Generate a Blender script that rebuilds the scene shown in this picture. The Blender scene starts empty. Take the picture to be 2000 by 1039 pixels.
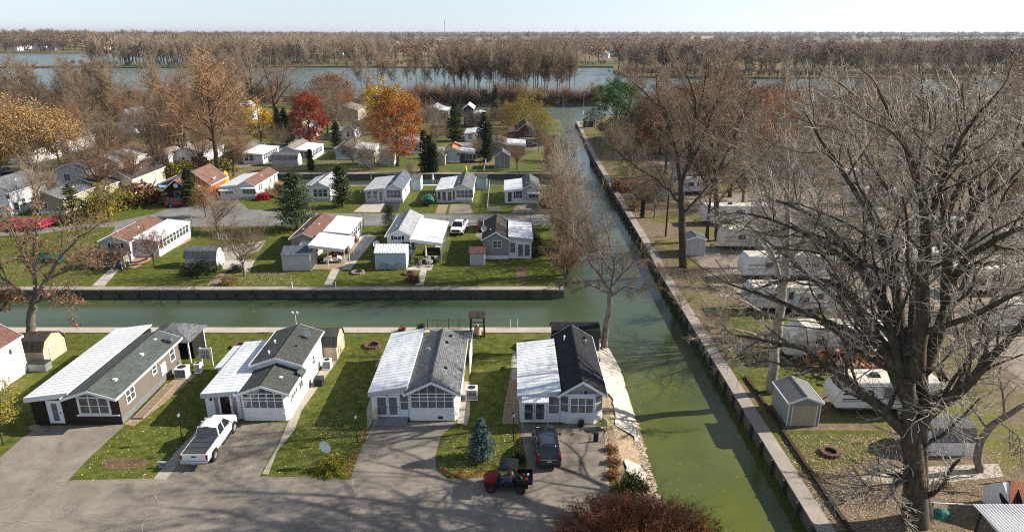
import bpy, math, random
import numpy as np
from mathutils import Vector, Matrix
R = math.radians
rng = np.random.default_rng(7)
random.seed(7)
sc = bpy.context.scene
COL = sc.collection

# ---------------------------------------------------------------- camera model
FPX, CX, CY, HCAM = 1333.0, 1000.0, 519.5, 30.0
TH = math.atan((519.5 - 62) / FPX)
def ray(px, py):
    u = (px - CX) / FPX; v = (CY - py) / FPX
    return u, math.cos(TH) + v * math.sin(TH), -math.sin(TH) + v * math.cos(TH)
def G(px, py, z=0.0):
    a, b, c = ray(px, py); t = (z - HCAM) / c
    return a * t, b * t
def PY(px, py, Y):
    a, b, c = ray(px, py); t = Y / b
    return (a * t, Y, HCAM + c * t)

cam_d = bpy.data.cameras.new('camera'); cam = bpy.data.objects.new('camera', cam_d)
COL.objects.link(cam); cam.location = (0, 0, HCAM)
cam.rotation_euler = (R(90) - TH, 0, 0)
cam_d.sensor_width = 36; cam_d.lens = 36 * FPX / 2000.0
cam_d.clip_end = 80000; cam_d.clip_start = 0.5
sc.camera = cam

# ---------------------------------------------------------------- light
SUN_EL = R(30); SUN_AZ_DIR = Vector((3.75, 0.75, 0)).normalized()
sd = Vector((SUN_AZ_DIR.x * math.cos(SUN_EL), SUN_AZ_DIR.y * math.cos(SUN_EL), math.sin(SUN_EL)))
sl = bpy.data.lights.new('sun', 'SUN'); sl.energy = 5.0; sl.angle = R(0.4); sl.color = (1.0, 0.92, 0.80)
so = bpy.data.objects.new('sun', sl); COL.objects.link(so)
so.rotation_euler = (-sd).to_track_quat('-Z', 'Y').to_euler()
w = bpy.data.worlds.new('World'); sc.world = w; w.use_nodes = True
nt = w.node_tree; bg = nt.nodes['Background']
sky = nt.nodes.new('ShaderNodeTexSky'); sky.sky_type = 'NISHITA'; sky.sun_disc = False
sky.sun_elevation = SUN_EL; sky.sun_rotation = math.atan2(sd.x, sd.y)
sky.air_density = 1.0; sky.dust_density = 0.25; sky.ozone_density = 1.4; sky.altitude = 200
hsv = nt.nodes.new('ShaderNodeHueSaturation'); hsv.inputs['Saturation'].default_value = .35; nt.links.new(sky.outputs[0], hsv.inputs['Color'])
tint = nt.nodes.new('ShaderNodeMix'); tint.data_type = 'RGBA'; tint.blend_type = 'MULTIPLY'; tint.inputs[0].default_value = 1
tint.inputs[7].default_value = (.85, .96, 1.13, 1); nt.links.new(hsv.outputs[0], tint.inputs[6]); nt.links.new(tint.outputs[2], bg.inputs[0]); bg.inputs[1].default_value = 0.080
sc.view_settings.view_transform = 'Standard'; sc.view_settings.look = 'None'
sc.view_settings.exposure = 0.86; sc.view_settings.gamma = 1.0
sc.cycles.max_bounces = 5; sc.cycles.diffuse_bounces = 2; sc.cycles.glossy_bounces = 2
sc.cycles.transmission_bounces = 2; sc.cycles.volume_bounces = 0; sc.cycles.transparent_max_bounces = 4
sc.cycles.filter_width = 1.1; sc.cycles.use_denoising = False; sc.cycles.sample_clamp_indirect = 3
sc.cycles.caustics_reflective = False; sc.cycles.caustics_refractive = False

# ---------------------------------------------------------------- materials
MATS = {}
def lin(c):  # sRGB 0-255 -> linear
    return tuple(((v / 255) / 12.92 if v / 255 <= .04045 else ((v / 255 + .055) / 1.055) ** 2.4) for v in c)
class NT:
    def __init__(s, name):
        s.m = bpy.data.materials.new(name); s.m.use_nodes = True
        s.t = s.m.node_tree; s.b = s.t.nodes['Principled BSDF']; s.x = None
    def n(s, ty, **kw):
        q = s.t.nodes.new(ty)
        for k, v in kw.items(): setattr(q, k, v)
        return q
    def l(s, a, b): s.t.links.new(a, b)
    def co(s, which='Object', scale=None):
        if not s.x: s.x = s.n('ShaderNodeTexCoord')
        if which == 'World':
            g = s.n('ShaderNodeNewGeometry'); o = g.outputs['Position']
        else: o = s.x.outputs[which]
        if scale:
            mp = s.n('ShaderNodeMapping'); mp.inputs['Scale'].default_value = scale; s.l(o, mp.inputs[0]); o = mp.outputs[0]
        return o
    def noise(s, scale, detail=4, rough=.6, co=None, dist=0):
        q = s.n('ShaderNodeTexNoise'); q.inputs['Scale'].default_value = scale; q.inputs['Detail'].default_value = detail
        q.inputs['Roughness'].default_value = rough; q.inputs['Distortion'].default_value = dist
        s.l(co if co is not None else s.co(), q.inputs['Vector']); return q.outputs['Fac']
    def ramp(s, fac, stops):
        q = s.n('ShaderNodeValToRGB'); e = q.color_ramp.elements
        while len(e) < len(stops): e.new(.5)
        for k, (p, c) in enumerate(stops): e[k].position = p; e[k].color = (*c, 1)
        s.l(fac, q.inputs[0]); return q.outputs[0]
    def mix(s, fac, a, b, mode='MIX'):
        q = s.n('ShaderNodeMix', data_type='RGBA', blend_type=mode)
        for sock, v in ((q.inputs[0], fac), (q.inputs[6], a), (q.inputs[7], b)):
            if hasattr(v, 'links'): s.l(v, sock)
            else: sock.default_value = v if isinstance(v, (int, float)) else (*v, 1)
        return q.outputs[2]
    def bump(s, h, strength=.3, dist=.02):
        q = s.n('ShaderNodeBump'); q.inputs['Strength'].default_value = strength; q.inputs['Distance'].default_value = dist
        s.l(h, q.inputs['Height']); s.l(q.outputs[0], s.b.inputs['Normal'])
    def col(s, c):
        if hasattr(c, 'links'): s.l(c, s.b.inputs['Base Color'])
        else: s.b.inputs['Base Color'].default_value = (*c, 1)
    def set(s, rough=.8, metal=0, spec=.3):
        s.b.inputs['Roughness'].default_value = rough; s.b.inputs['Metallic'].default_value = metal
        s.b.inputs['Specular IOR Level'].default_value = spec; return s.m
def M(name, c1, c2=None, scale=3, rough=.8, metal=0, spec=.3, bump=0, bscale=30, rnd=0, world=False):
    """plain two-tone procedural material; colours are linear base colours"""
    if name in MATS: return MATS[name]
    k = NT(name); co = k.co('World') if world else k.co()
    c2 = c2 or tuple(v * .82 for v in c1)
    c = k.ramp(k.noise(scale, 5, .65, co), [(.35, c1), (.68, c2)])
    if rnd:
        oi = k.n('ShaderNodeObjectInfo'); mr = k.n('ShaderNodeMapRange')
        mr.inputs[3].default_value = 1 - rnd; mr.inputs[4].default_value = 1 + rnd; k.l(oi.outputs['Random'], mr.inputs[0])
        hs = k.n('ShaderNodeHueSaturation'); k.l(mr.outputs[0], hs.inputs['Value']); k.l(c, hs.inputs['Color']); c = hs.outputs[0]
    k.col(c)
    if bump: k.bump(k.noise(bscale, 3, .6, co), bump)
    MATS[name] = k.set(rough, metal, spec); return MATS[name]
def siding(name, c, c2=None, lap=.11):
    if name in MATS: return MATS[name]
    k = NT(name); c2 = c2 or tuple(v * .86 for v in c)
    wv = k.n('ShaderNodeTexWave', wave_type='BANDS', bands_direction='Z', wave_profile='SAW'); wv.inputs['Scale'].default_value = .5 / lap * .314 * 2
    k.l(k.co(), wv.inputs['Vector'])
    base = k.ramp(k.noise(1.2, 4), [(.3, c), (.75, c2)])
    k.col(k.mix(.12, base, k.ramp(wv.outputs['Fac'], [(0, tuple(v * .5 for v in c)), (.25, c)])))
    k.bump(wv.outputs['Fac'], .5, .02); MATS[name] = k.set(.55); return MATS[name]
def shingle(name, c, c2, sc_=1.0):
    if name in MATS: return MATS[name]
    k = NT(name); b = k.n('ShaderNodeTexBrick'); b.inputs['Scale'].default_value = 1
    b.inputs['Brick Width'].default_value = .34 * sc_; b.inputs['Row Height'].default_value = .15 * sc_; b.inputs['Mortar Size'].default_value = .012
    b.inputs['Color1'].default_value = (*c, 1); b.inputs['Color2'].default_value = (*c2, 1)
    b.inputs['Mortar'].default_value = (*[v * .45 for v in c], 1); b.inputs['Bias'].default_value = 0
    mp = k.n('ShaderNodeMapping'); mp.inputs['Rotation'].default_value = (0, 0, R(90)); k.l(k.co(), mp.inputs[0]); k.l(mp.outputs[0], b.inputs['Vector'])
    st = k.ramp(k.noise(.9, 5, .7), [(.3, (.72, .72, .72)), (.7, (1.15, 1.15, 1.15))])
    gr = k.ramp(k.noise(9, 3, .8), [(.3, (.75, .75, .75)), (.7, (1.2, 1.2, 1.2))])
    k.col(k.mix(1, k.mix(1, b.outputs[0], st, 'MULTIPLY'), gr, 'MULTIPLY')); k.bump(b.outputs['Fac'], .4, .01)
    MATS[name] = k.set(.9); return MATS[name]

WHITE = siding('white_siding', (.82, .83, .84)); CREAM = siding('cream_siding', (.62, .56, .42)); TAUPE = siding('taupe_siding', (.17, .145, .12))
BROWN = siding('dark_brown_siding', (.022, .015, .012), (.03, .02, .016)); GREY = siding('grey_siding', (.28, .28, .27)); LGREY = siding('light_grey_siding', (.5, .51, .52))
BLUEW = siding('pale_blue_siding', (.45, .55, .6)); CEDAR = siding('cedar_siding', (.42, .13, .035)); DKGREY = siding('charcoal_siding', (.05, .052, .06)); TANS = siding('tan_panel', (.56, .42, .29))
BEIGE = siding('beige_siding', (.42, .36, .28)); REDB = siding('red_brown_siding', (.12, .035, .025))
TRIM = M('white_trim', (.8, .8, .8), (.7, .71, .72), rough=.4); 
def roofmetal(name, c, c2):
    if name in MATS: return MATS[name]
    k = NT(name)
    s1 = k.noise(1, 6, .7, k.co('Object', (1.6, .35, 1)))
    k.col(k.ramp(s1, [(.32, c2), (.6, c)])); k.bump(k.noise(5, 2), .1)
    MATS[name] = k.set(.42, 0, .4); return MATS[name]
MROOF = roofmetal('white_metal_roof', (.78, .79, .8), (.5, .53, .56)); MROOF2 = roofmetal('pale_grey_metal_roof', (.55, .57, .58), (.4, .41, .42)); MROOFC = roofmetal('clean_white_metal_roof', (.8, .8, .8), (.68, .69, .7))
SH_GRN = shingle('green_grey_shingles', (.075, .09, .082), (.11, .125, .115)); SH_DK = shingle('weathered_grey_shingles', (.055, .06, .055), (.09, .095, .085))
SH_GREY = shingle('mid_grey_shingles', (.10, .105, .115), (.2, .205, .215)); SH_BLK = shingle('black_shingles', (.012, .013, .017), (.025, .027, .033))
SH_BRN = shingle('brown_shingles', (.16, .085, .065), (.22, .125, .095)); SH_RED = shingle('red_brown_shingles', (.15, .072, .06), (.2, .105, .088)); SH_LT = shingle('light_grey_shingles', (.3, .31, .33), (.42, .43, .45))
SH_DBR = shingle('dark_brown_shingles', (.05, .038, .034), (.085, .066, .058)); SH_TAN = shingle('tan_shingles', (.45, .22, .09), (.55, .28, .12)); SH_BLUE = shingle('slate_blue_shingles', (.1, .125, .16), (.15, .18, .22))
SH_BEIGE = shingle('taupe_shingles', (.2, .18, .155), (.27, .245, .215))
k = NT('window_glass'); k.col(k.ramp(k.noise(2.5, 2), [(.35, (.03, .035, .042)), (.7, (.10, .11, .12))])); GLASS = k.set(.08, 0, .8)
k = NT('blind_window_glass'); k.col(k.ramp(k.noise(2.2, 2), [(.3, (.10, .11, .12)), (.75, (.17, .18, .19))])); GLASSB = k.set(.12, 0, .7)
BLACK = M('black_plastic', (.012, .012, .013), (.02, .02, .02), rough=.5); DARKMET = M('dark_metal', (.03, .03, .03), (.06, .06, .06), rough=.5, metal=.3)
GREYMET = M('grey_metal', (.32, .33, .34), (.24, .25, .26), rough=.5, metal=.4); RUBBER = M('tyre_rubber', (.018, .018, .018), rough=.85)
CHROME = M('bright_metal', (.55, .55, .56), rough=.25, metal=.9); WOOD = M('weathered_wood', (.3, .23, .16), (.18, .14, .1), scale=6, bump=.3)
REDWOOD = M('red_brown_wood', (.16, .045, .03), (.09, .03, .022), scale=6); DKWOOD = M('dark_stained_wood', (.05, .03, .02), (.03, .02, .014), scale=6)
CONC = M('pale_concrete', (.46, .42, .36), (.36, .32, .28), scale=1.2, rough=.9, bump=.1, world=True)
def concrete(name, c, c2, c3):
    k = NT(name); co = k.co('World')
    a = k.ramp(k.noise(.5, 6, .7, co), [(.3, c), (.65, c2)]); k.col(k.mix(k.ramp(k.noise(6, 4, .7, co), [(.55, (0, 0, 0)), (.75, (1, 1, 1))]), a, c3))
    k.bump(k.noise(20, 3, .6, co), .2, .01); return k.set(.9)
CAP = concrete('seawall_cap_concrete', (.5, .44, .37), (.38, .33, .28), (.28, .24, .2)); CAPD = concrete('dirty_cap_concrete', (.38, .33, .28), (.27, .235, .205), (.15, .135, .12))
WALLC = concrete('wet_seawall_concrete', (.16, .145, .12), (.09, .085, .07), (.05, .045, .035))
ROCK = M('field_stone', (.32, .27, .22), (.16, .13, .11), scale=2.5, rough=.9); REDROCK = M('red_stone_ring', (.2, .1, .07), (.1, .06, .045), scale=5, rough=.9)

def ground_mat(name, stops, patch=None, patch_scale=.05, patch_lo=.5, patch_hi=.62, fine=18, mid=1.3, bump=.5, leaf=None):
    k = NT(name); co = k.co('World')
    a = k.ramp(k.noise(mid, 6, .72, co), stops)
    f = k.ramp(k.noise(fine, 3, .75, co), [(.3, (.55, .55, .55)), (.72, (1.4, 1.4, 1.4))])
    a = k.mix(1, a, f, 'MULTIPLY')
    if patch:
        pm = k.ramp(k.noise(patch_scale, 6, .65, co), [(patch_lo, (0, 0, 0)), (patch_hi, (1, 1, 1))])
        b = k.mix(1, k.ramp(k.noise(mid * 1.7, 5, .7, co), patch), f, 'MULTIPLY')
        a = k.mix(pm, a, b)
    k.col(a); k.bump(k.noise(fine * .7, 4, .7, co), bump, .05); return k.set(.95, 0, .1)
GRASS = ground_mat('lawn_grass', [(.32, (.045, .06, .010)), (.5, (.088, .105, .018)), (.7, (.17, .16, .04))], [(.35, (.17, .15, .045)), (.7, (.28, .21, .08))], .12, .58, .75)
GRASSW = ground_mat('shore_weeds', [(.32, (.07, .06, .03)), (.5, (.13, .095, .045)), (.7, (.2, .15, .07))], [(.35, (.06, .075, .02)), (.7, (.11, .12, .035))], .04, .45, .62)
LITTER = ground_mat('leaf_littered_soil', [(.3, (.10, .075, .052)), (.5, (.18, .135, .09)), (.7, (.29, .22, .15))], [(.35, (.085, .10, .02)), (.7, (.19, .175, .05))], .09, .47, .6, fine=9)
FARL = ground_mat('far_fields', [(.3, (.11, .08, .045)), (.5, (.2, .15, .08)), (.7, (.32, .24, .13))], [(.35, (.06, .08, .03)), (.7, (.10, .13, .05))], .004, .5, .56, fine=.5, mid=.006, bump=0)
GRAV = ground_mat('white_gravel', [(.3, (.24, .21, .17)), (.5, (.38, .34, .28)), (.7, (.52, .47, .4))], fine=14, mid=5)
SANDY = ground_mat('bare_sandy_soil', [(.3, (.2, .15, .1)), (.5, (.3, .23, .15)), (.7, (.4, .32, .23))], fine=10, mid=2.5)
DIRT = ground_mat('bare_dirt', [(.3, (.09, .06, .035)), (.5, (.15, .10, .06)), (.7, (.2, .14, .09))], fine=10)
def asphalt(name, c, c2, dark=.5, cracks=True):
    k = NT(name); co = k.co('World')
    a = k.ramp(k.noise(.35, 8, .75, co, .4), [(.3, tuple(v * dark for v in c)), (.45, c), (.7, c2)])
    f = k.ramp(k.noise(25, 3, .8, co), [(.3, (.65, .65, .65)), (.7, (1.3, 1.3, 1.3))]); a = k.mix(1, a, f, 'MULTIPLY')
    if cracks:
        v = k.n('ShaderNodeTexVoronoi', feature='DISTANCE_TO_EDGE'); v.inputs['Scale'].default_value = .16
        dn = k.n('ShaderNodeVectorMath', operation='ADD'); nz = k.n('ShaderNodeTexNoise'); nz.inputs['Scale'].default_value = .6; nz.inputs['Detail'].default_value = 6
        ml = k.n('ShaderNodeVectorMath', operation='SCALE'); ml.inputs['Scale'].default_value = 2.2
        k.l(co, nz.inputs['Vector']); k.l(nz.outputs['Color'], ml.inputs[0]); k.l(co, dn.inputs[0]); k.l(ml.outputs[0], dn.inputs[1]); k.l(dn.outputs[0], v.inputs['Vector'])
        a = k.mix(k.ramp(v.outputs['Distance'], [(.0, (.55, .55, .55)), (.012, (0, 0, 0))]), a, (.22, .19, .15))
    a = k.mix(1, a, k.ramp(k.noise(.9, 6, .8, co, 1.2), [(.28, (.62, .6, .58)), (.42, (1, 1, 1)), (.62, (1.08, 1.06, 1.03))]), 'MULTIPLY')
    k.col(a); k.bump(k.noise(30, 3, .7, co), .35, .01); return k.set(.9, 0, .2)
ASPH = asphalt('worn_asphalt', (.2, .174, .148), (.3, .262, .222), .7); ASPHD = asphalt('dark_driveway_asphalt', (.16, .14, .118), (.33, .285, .23), .3)
ASPHN = asphalt('new_black_asphalt', (.035, .035, .04), (.05, .05, .055), .8, False); ROADG = asphalt('grey_road_asphalt', (.17, .165, .16), (.25, .24, .23), .8, False)
GROAD = asphalt('gravel_road', (.22, .185, .15), (.33, .28, .235), .75, False)

def water_mat():
    k = NT('canal_water'); co = k.co('World')
    sx = k.n('ShaderNodeSeparateXYZ'); k.l(co, sx.inputs[0])
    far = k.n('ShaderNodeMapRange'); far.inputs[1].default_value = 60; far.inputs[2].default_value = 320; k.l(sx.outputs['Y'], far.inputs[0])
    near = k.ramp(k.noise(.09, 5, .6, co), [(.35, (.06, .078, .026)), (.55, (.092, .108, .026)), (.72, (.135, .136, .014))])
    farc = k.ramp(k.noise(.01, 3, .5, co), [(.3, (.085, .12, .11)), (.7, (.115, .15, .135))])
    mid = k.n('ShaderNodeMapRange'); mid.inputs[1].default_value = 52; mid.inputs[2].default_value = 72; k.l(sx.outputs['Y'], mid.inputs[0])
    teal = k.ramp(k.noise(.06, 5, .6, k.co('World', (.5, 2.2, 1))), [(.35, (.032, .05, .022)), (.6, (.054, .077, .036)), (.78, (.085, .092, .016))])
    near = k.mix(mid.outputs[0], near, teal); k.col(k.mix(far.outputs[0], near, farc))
    b1 = k.noise(2.2, 4, .6, k.co('Object', (1, 1.6, 1))); b2 = k.noise(.25, 3, .6, co)
    ad = k.n('ShaderNodeMath', operation='MULTIPLY_ADD'); k.l(b2, ad.inputs[0]); ad.inputs[1].default_value = 1.5; k.l(b1, ad.inputs[2])
    k.bump(ad.outputs[0], .22, .06); k.b.inputs['IOR'].default_value = 1.33
    rr = k.n('ShaderNodeMapRange'); rr.inputs[1].default_value = 100; rr.inputs[2].default_value = 300; rr.inputs[3].default_value = .07; rr.inputs[4].default_value = .3; k.l(sx.outputs['Y'], rr.inputs[0])
    k.set(.06, 0, .5); k.l(rr.outputs[0], k.b.inputs['Roughness']); return k.m
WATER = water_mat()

# ---------------------------------------------------------------- mesh builders
class MB:
    def __init__(s): s.v = []; s.f = []; s.mi = []
    def add(s, vs, fs, mi=0):
        n = len(s.v); s.v += [tuple(p) for p in vs]; s.f += [tuple(i + n for i in f) for f in fs]; s.mi += [mi] * len(fs); return s
    def box(s, x0, x1, y0, y1, z0, z1, mi=0):
        return s.hexa([(x0, y0, z0), (x1, y0, z0), (x1, y1, z0), (x0, y1, z0), (x0, y0, z1), (x1, y0, z1), (x1, y1, z1), (x0, y1, z1)], mi)
    def hexa(s, p, mi=0):
        return s.add(p, [(3, 2, 1, 0), (4, 5, 6, 7), (0, 1, 5, 4), (1, 2, 6, 5), (2, 3, 7, 6), (3, 0, 4, 7)], mi)
    def slab(s, a, b, c, d, t, mi=0):  # four top corners ccw, thickness t downwards
        lo = [(p[0], p[1], p[2] - t) for p in (a, b, c, d)]
        return s.hexa(lo + [a, b, c, d], mi)
    def prism(s, poly, axis, a, b, mi=0):
        """poly of (u,w) extruded along axis: 'y' -> (u,*,w); 'x' -> (*,u,w); 'z' -> (u,w,*)"""
        n = len(poly); mk = {'y': lambda u, w, t: (u, t, w), 'x': lambda u, w, t: (t, u, w), 'z': lambda u, w, t: (u, w, t)}[axis]
        vs = [mk(u, w, a) for u, w in poly] + [mk(u, w, b) for u, w in poly]
        fs = [tuple(range(n)), tuple(range(2 * n - 1, n - 1, -1))] + [(i, i + n, (i + 1) % n + n, (i + 1) % n) for i in range(n)]
        return s.add(vs, fs, mi)
    def cyl(s, p, q, r, r2=None, n=8, mi=0, caps=True):
        p = Vector(p); q = Vector(q); r2 = r if r2 is None else r2
        t = (q - p).normalized(); a = t.cross(Vector((0, 0, 1)) if abs(t.z) < .9 else Vector((1, 0, 0))).normalized(); b = t.cross(a)
        vs = [p + (a * math.cos(2 * math.pi * i / n) + b * math.sin(2 * math.pi * i / n)) * r for i in range(n)]
        vs += [q + (a * math.cos(2 * math.pi * i / n) + b * math.sin(2 * math.pi * i / n)) * r2 for i in range(n)]
        fs = [(i, (i + 1) % n, (i + 1) % n + n, i + n) for i in range(n)]
        if caps: fs += [tuple(range(n - 1, -1, -1)), tuple(range(n, 2 * n))]
        return s.add(vs, fs, mi)
    def bars(s, pts, r, n=6, mi=0):
        for a, b in zip(pts, pts[1:]): s.cyl(a, b, r, n=n, mi=mi)
        return s
    def loft(s, rings, mi=0, caps=True):
        n = len(rings[0]); m = len(rings)
        vs = [p for r in rings for p in r]
        fs = [(k * n + i, k * n + (i + 1) % n, (k + 1) * n + (i + 1) % n, (k + 1) * n + i) for k in range(m - 1) for i in range(n)]
        if caps: fs += [tuple(range(n - 1, -1, -1)), tuple(range((m - 1) * n, m * n))]
        return s.add(vs, fs, mi)
    def build(s, name, mats, parent=None, smooth=False, bevel=0):
        me = bpy.data.meshes.new(name); me.from_pydata(s.v, [], s.f)
        for m in (mats if isinstance(mats, (list, tuple)) else [mats]): me.materials.append(m)
        me.polygons.foreach_set('material_index', s.mi)
        import bmesh
        bm = bmesh.new(); bm.from_mesh(me); bmesh.ops.recalc_face_normals(bm, faces=bm.faces); bm.to_mesh(me); bm.free()
        if smooth: me.polygons.foreach_set('use_smooth', [True] * len(me.polygons))
        o = bpy.data.objects.new(name, me); COL.objects.link(o)
        if parent: o.parent = parent
        if bevel:
            b = o.modifiers.new('bevel', 'BEVEL'); b.width = bevel; b.segments = 2; b.limit_method = 'ANGLE'; b.angle_limit = R(35)
        return o
def tag(o, label=None, cat=None, group=None, kind=None):
    if label: o['label'] = label
    if cat: o['category'] = cat
    if group: o['group'] = group
    if kind: o['kind'] = kind
    return o
def thing(name, label, cat, loc=(0, 0, 0), rz=0, group=None):
    o = bpy.data.objects.new(name, None); COL.objects.link(o); o.location = loc if len(loc) == 3 else (loc[0], loc[1], 0)
    o.rotation_euler = (0, 0, rz); o.empty_display_size = .3
    return tag(o, label, cat, group)
KIDS = {}
def copy_tree(o, parent=None):
    c = o.copy(); COL.objects.link(c); c.parent = parent
    for ch in o.children: copy_tree(ch, c)
    return c
def dup(root, loc, rz=0, scale=1, label=None, group=None):
    c = copy_tree(root); c.location = loc if len(loc) == 3 else (loc[0], loc[1], 0); c.rotation_euler = (0, 0, rz)
    c.scale = scale if isinstance(scale, tuple) else (scale,) * 3
    if label: c['label'] = label
    if group: c['group'] = group
    return c
def np_mesh(name, V, quads=None, tris=None, mats=(), mi=None, smooth=False):
    me = bpy.data.meshes.new(name); V = np.asarray(V, np.float32)
    fl = []; ls = []; tot = 0
    if quads is not None and len(quads): fl.append(np.asarray(quads).ravel()); ls.append(np.full(len(quads), 4))
    if tris is not None and len(tris): fl.append(np.asarray(tris).ravel()); ls.append(np.full(len(tris), 3))
    loops = np.concatenate(fl).astype(np.int32); sizes = np.concatenate(ls).astype(np.int32)
    me.vertices.add(len(V)); me.vertices.foreach_set('co', V.ravel())
    me.loops.add(len(loops)); me.loops.foreach_set('vertex_index', loops)
    me.polygons.add(len(sizes)); st = np.concatenate([[0], np.cumsum(sizes)[:-1]]).astype(np.int32)
    me.polygons.foreach_set('loop_start', st); me.polygons.foreach_set('loop_total', sizes)
    if mi is not None: me.polygons.foreach_set('material_index', np.asarray(mi, np.int32))
    if smooth: me.polygons.foreach_set('use_smooth', np.ones(len(sizes), bool))
    for m in mats: me.materials.append(m)
    me.update(calc_edges=True); me.validate(); return me
def link(name, me, parent=None):
    o = bpy.data.objects.new(name, me); COL.objects.link(o); o.parent = parent; return o
def sheet(name, poly, z, mat, kind='structure', down=0, label=None, cat=None, wall=None):
    """flat polygon sheet (world xy) with optional skirts going down"""
    n = len(poly); mb = MB(); mb.add([(x, y, z) for x, y in poly], [tuple(range(n))])
    if down:
        mb.add([(x, y, z) for x, y in poly] + [(x, y, z - down) for x, y in poly], [(i, (i + 1) % n, (i + 1) % n + n, i + n) for i in range(n)], 1)
    me = bpy.data.meshes.new(name); me.from_pydata(mb.v, [], mb.f); me.materials.append(mat)
    if down: me.materials.append(wall or WALLC)
    me.polygons.foreach_set('material_index', mb.mi)
    o = link(name, me); 
    if me.polygons[0].normal.z < 0: me.flip_normals()
    return tag(o, label, cat, None, kind)
def px(poly, z=0): return [G(a, b, z) for a, b in poly]

# ---------------------------------------------------------------- terrain
WZ = -1.15
wm = MB(); wm.add([(-9000, -400, WZ), (9000, -400, WZ), (9000, 9000, WZ), (-9000, 9000, WZ)], [(0, 1, 2, 3)])
tag(wm.build('water', WATER), kind='structure')
Apoly = [(-300, -60), (8.0, -60), (8.0, 38.7), (7.9, 48.7), (8.3, 59.8), (7.8, 65), (5.9, 67.0), (-300, 67.0)]
Bpoly = [(-300, 78.4), (6.4, 78.4), (7.2, 90), (8.4, 105), (8.7, 122), (10, 138.5), (-57, 138.5), (-300, 138.5)]
Cpoly = [(-500, 138.6), (-57, 138.6), (-57, 150.6), (11, 150.6), (13, 180), (17, 225), (17, 250), (8, 262), (-10, 277), (-42, 282), (-44, 303), (38, 306), (41, 318), (36, 334), (0, 345), (-70, 338), (-120, 322), (-260, 305), (-500, 300)]
Dpoly = [(400, -60), (20, -60), (19.5, 35), (19.5, 86), (19.8, 93), (20.1, 130), (20.5, 172), (22.6, 243), (31, 247), (34, 262), (62, 290), (120, 305), (500, 312), (900, 330), (900, -60)]
sheet('lawn', Apoly, 0, GRASS, down=2.2)
sheet('middle_lawn', Bpoly, 0, GRASS, down=2.2)
sheet('north_ground', Cpoly, 0, ground_mat('mixed_grass_and_leaves', [(.3, (.12, .085, .05)), (.5, (.19, .15, .08)), (.7, (.27, .2, .12))], [(.35, (.06, .09, .02)), (.7, (.13, .15, .04))], .06, .42, .55, fine=6), down=2.2)
sheet('campground_ground', Dpoly, 0, LITTER, down=2.2)
Fpoly = [(-470, 640), (-330, 637), (-240, 650), (-60, 640), (92, 646), (80, 560), (84, 504), (130, 492), (360, 480), (900, 470), (8500, 1500), (30000, 9000), (30000, 36000), (-30000, 36000), (-30000, 3000), (-5000, 1100), (-900, 1080), (-420, 1060), (-250, 1000), (-240, 700), (-330, 668), (-470, 660)]
sheet('far_ground', Fpoly, 0, FARL, down=2.2, wall=DIRT)
# low wooded rise beyond the left lake shore
def hill(name, x0, x1, y0, y1, h, nx, ny, mat):
    xs = np.linspace(x0, x1, nx); ys = np.linspace(y0, y1, ny); V = []
    for y in ys:
        for x in xs:
            u = (x - x0) / (x1 - x0); t = (y - y0) / (y1 - y0)
            V.append((x, y, h * min(1, t * 1.6) * math.sin(min(1, (1 - t) * 4) * math.pi / 2) * min(1, (1 - u) * 2.2) * min(1, u * 6) + math.sin(x * .011 + y * .007) * 1.2 * min(1, t * 5) * min(1, (1 - t) * 5) - .2))
    q = [(j * nx + i, j * nx + i + 1, (j + 1) * nx + i + 1, (j + 1) * nx + i) for j in range(ny - 1) for i in range(nx - 1)]
    return tag(link(name, np_mesh(name, V, quads=q, mats=[mat], smooth=True)), kind='structure')
hill('hill', -3200, -180, 1110, 3000, 16, 30, 20, FARL)
def hill_z(x, y):
    u = (x + 3200) / 3020; t = (y - 1110) / 1890
    if not (0 < u < 1 and 0 < t < 1): return 0
    return max(0, 16 * min(1, t * 1.6) * math.sin(min(1, (1 - t) * 4) * math.pi / 2) * min(1, (1 - u) * 2.2) * min(1, u * 6))

# seawall caps and footpaths
def strip(name, pts, wdt, z, mat, thick=.12, side=1):
    """ribbon along pts, widened to one side"""
    mb = MB(); q = []
    for i, p in enumerate(pts):
        a = Vector(pts[max(0, i - 1)]); b = Vector(pts[min(len(pts) - 1, i + 1)]); d = (b - a).normalized(); n = Vector((-d.y, d.x)) * wdt * side
        q.append((Vector(p), Vector(p) + n))
    for (a, b), (c, d) in zip(q, q[1:]):
        mb.slab((a.x, a.y, z), (c.x, c.y, z), (d.x, d.y, z), (b.x, b.y, z), thick)
    return tag(mb.build(name, mat), kind='structure')
strip('seawall_cap', [(-120, 67.05), (5.9, 67.05)], 1.35, .06, CAP, side=-1)
strip('seawall_cap', [(-120, 78.3), (6.4, 78.3)], 1.15, .05, CAPD)
strip('seawall_cap', [(19.4, 20), (19.4, 86), (19.7, 93), (20.0, 130), (20.4, 172), (22.5, 243)], 1.12, .06, CAPD, side=-1)
strip('seawall_cap', [(22.5, 243.2), (31, 247.2)], 1.0, .062, CAP, side=-1)
strip('seawall_cap', [(10, 138.6), (-57, 138.6)], .8, .06, CAPD, side=1)
strip('seawall_cap', [(-57, 150.5), (11, 150.5)], 1.0, .06, CAP)
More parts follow.
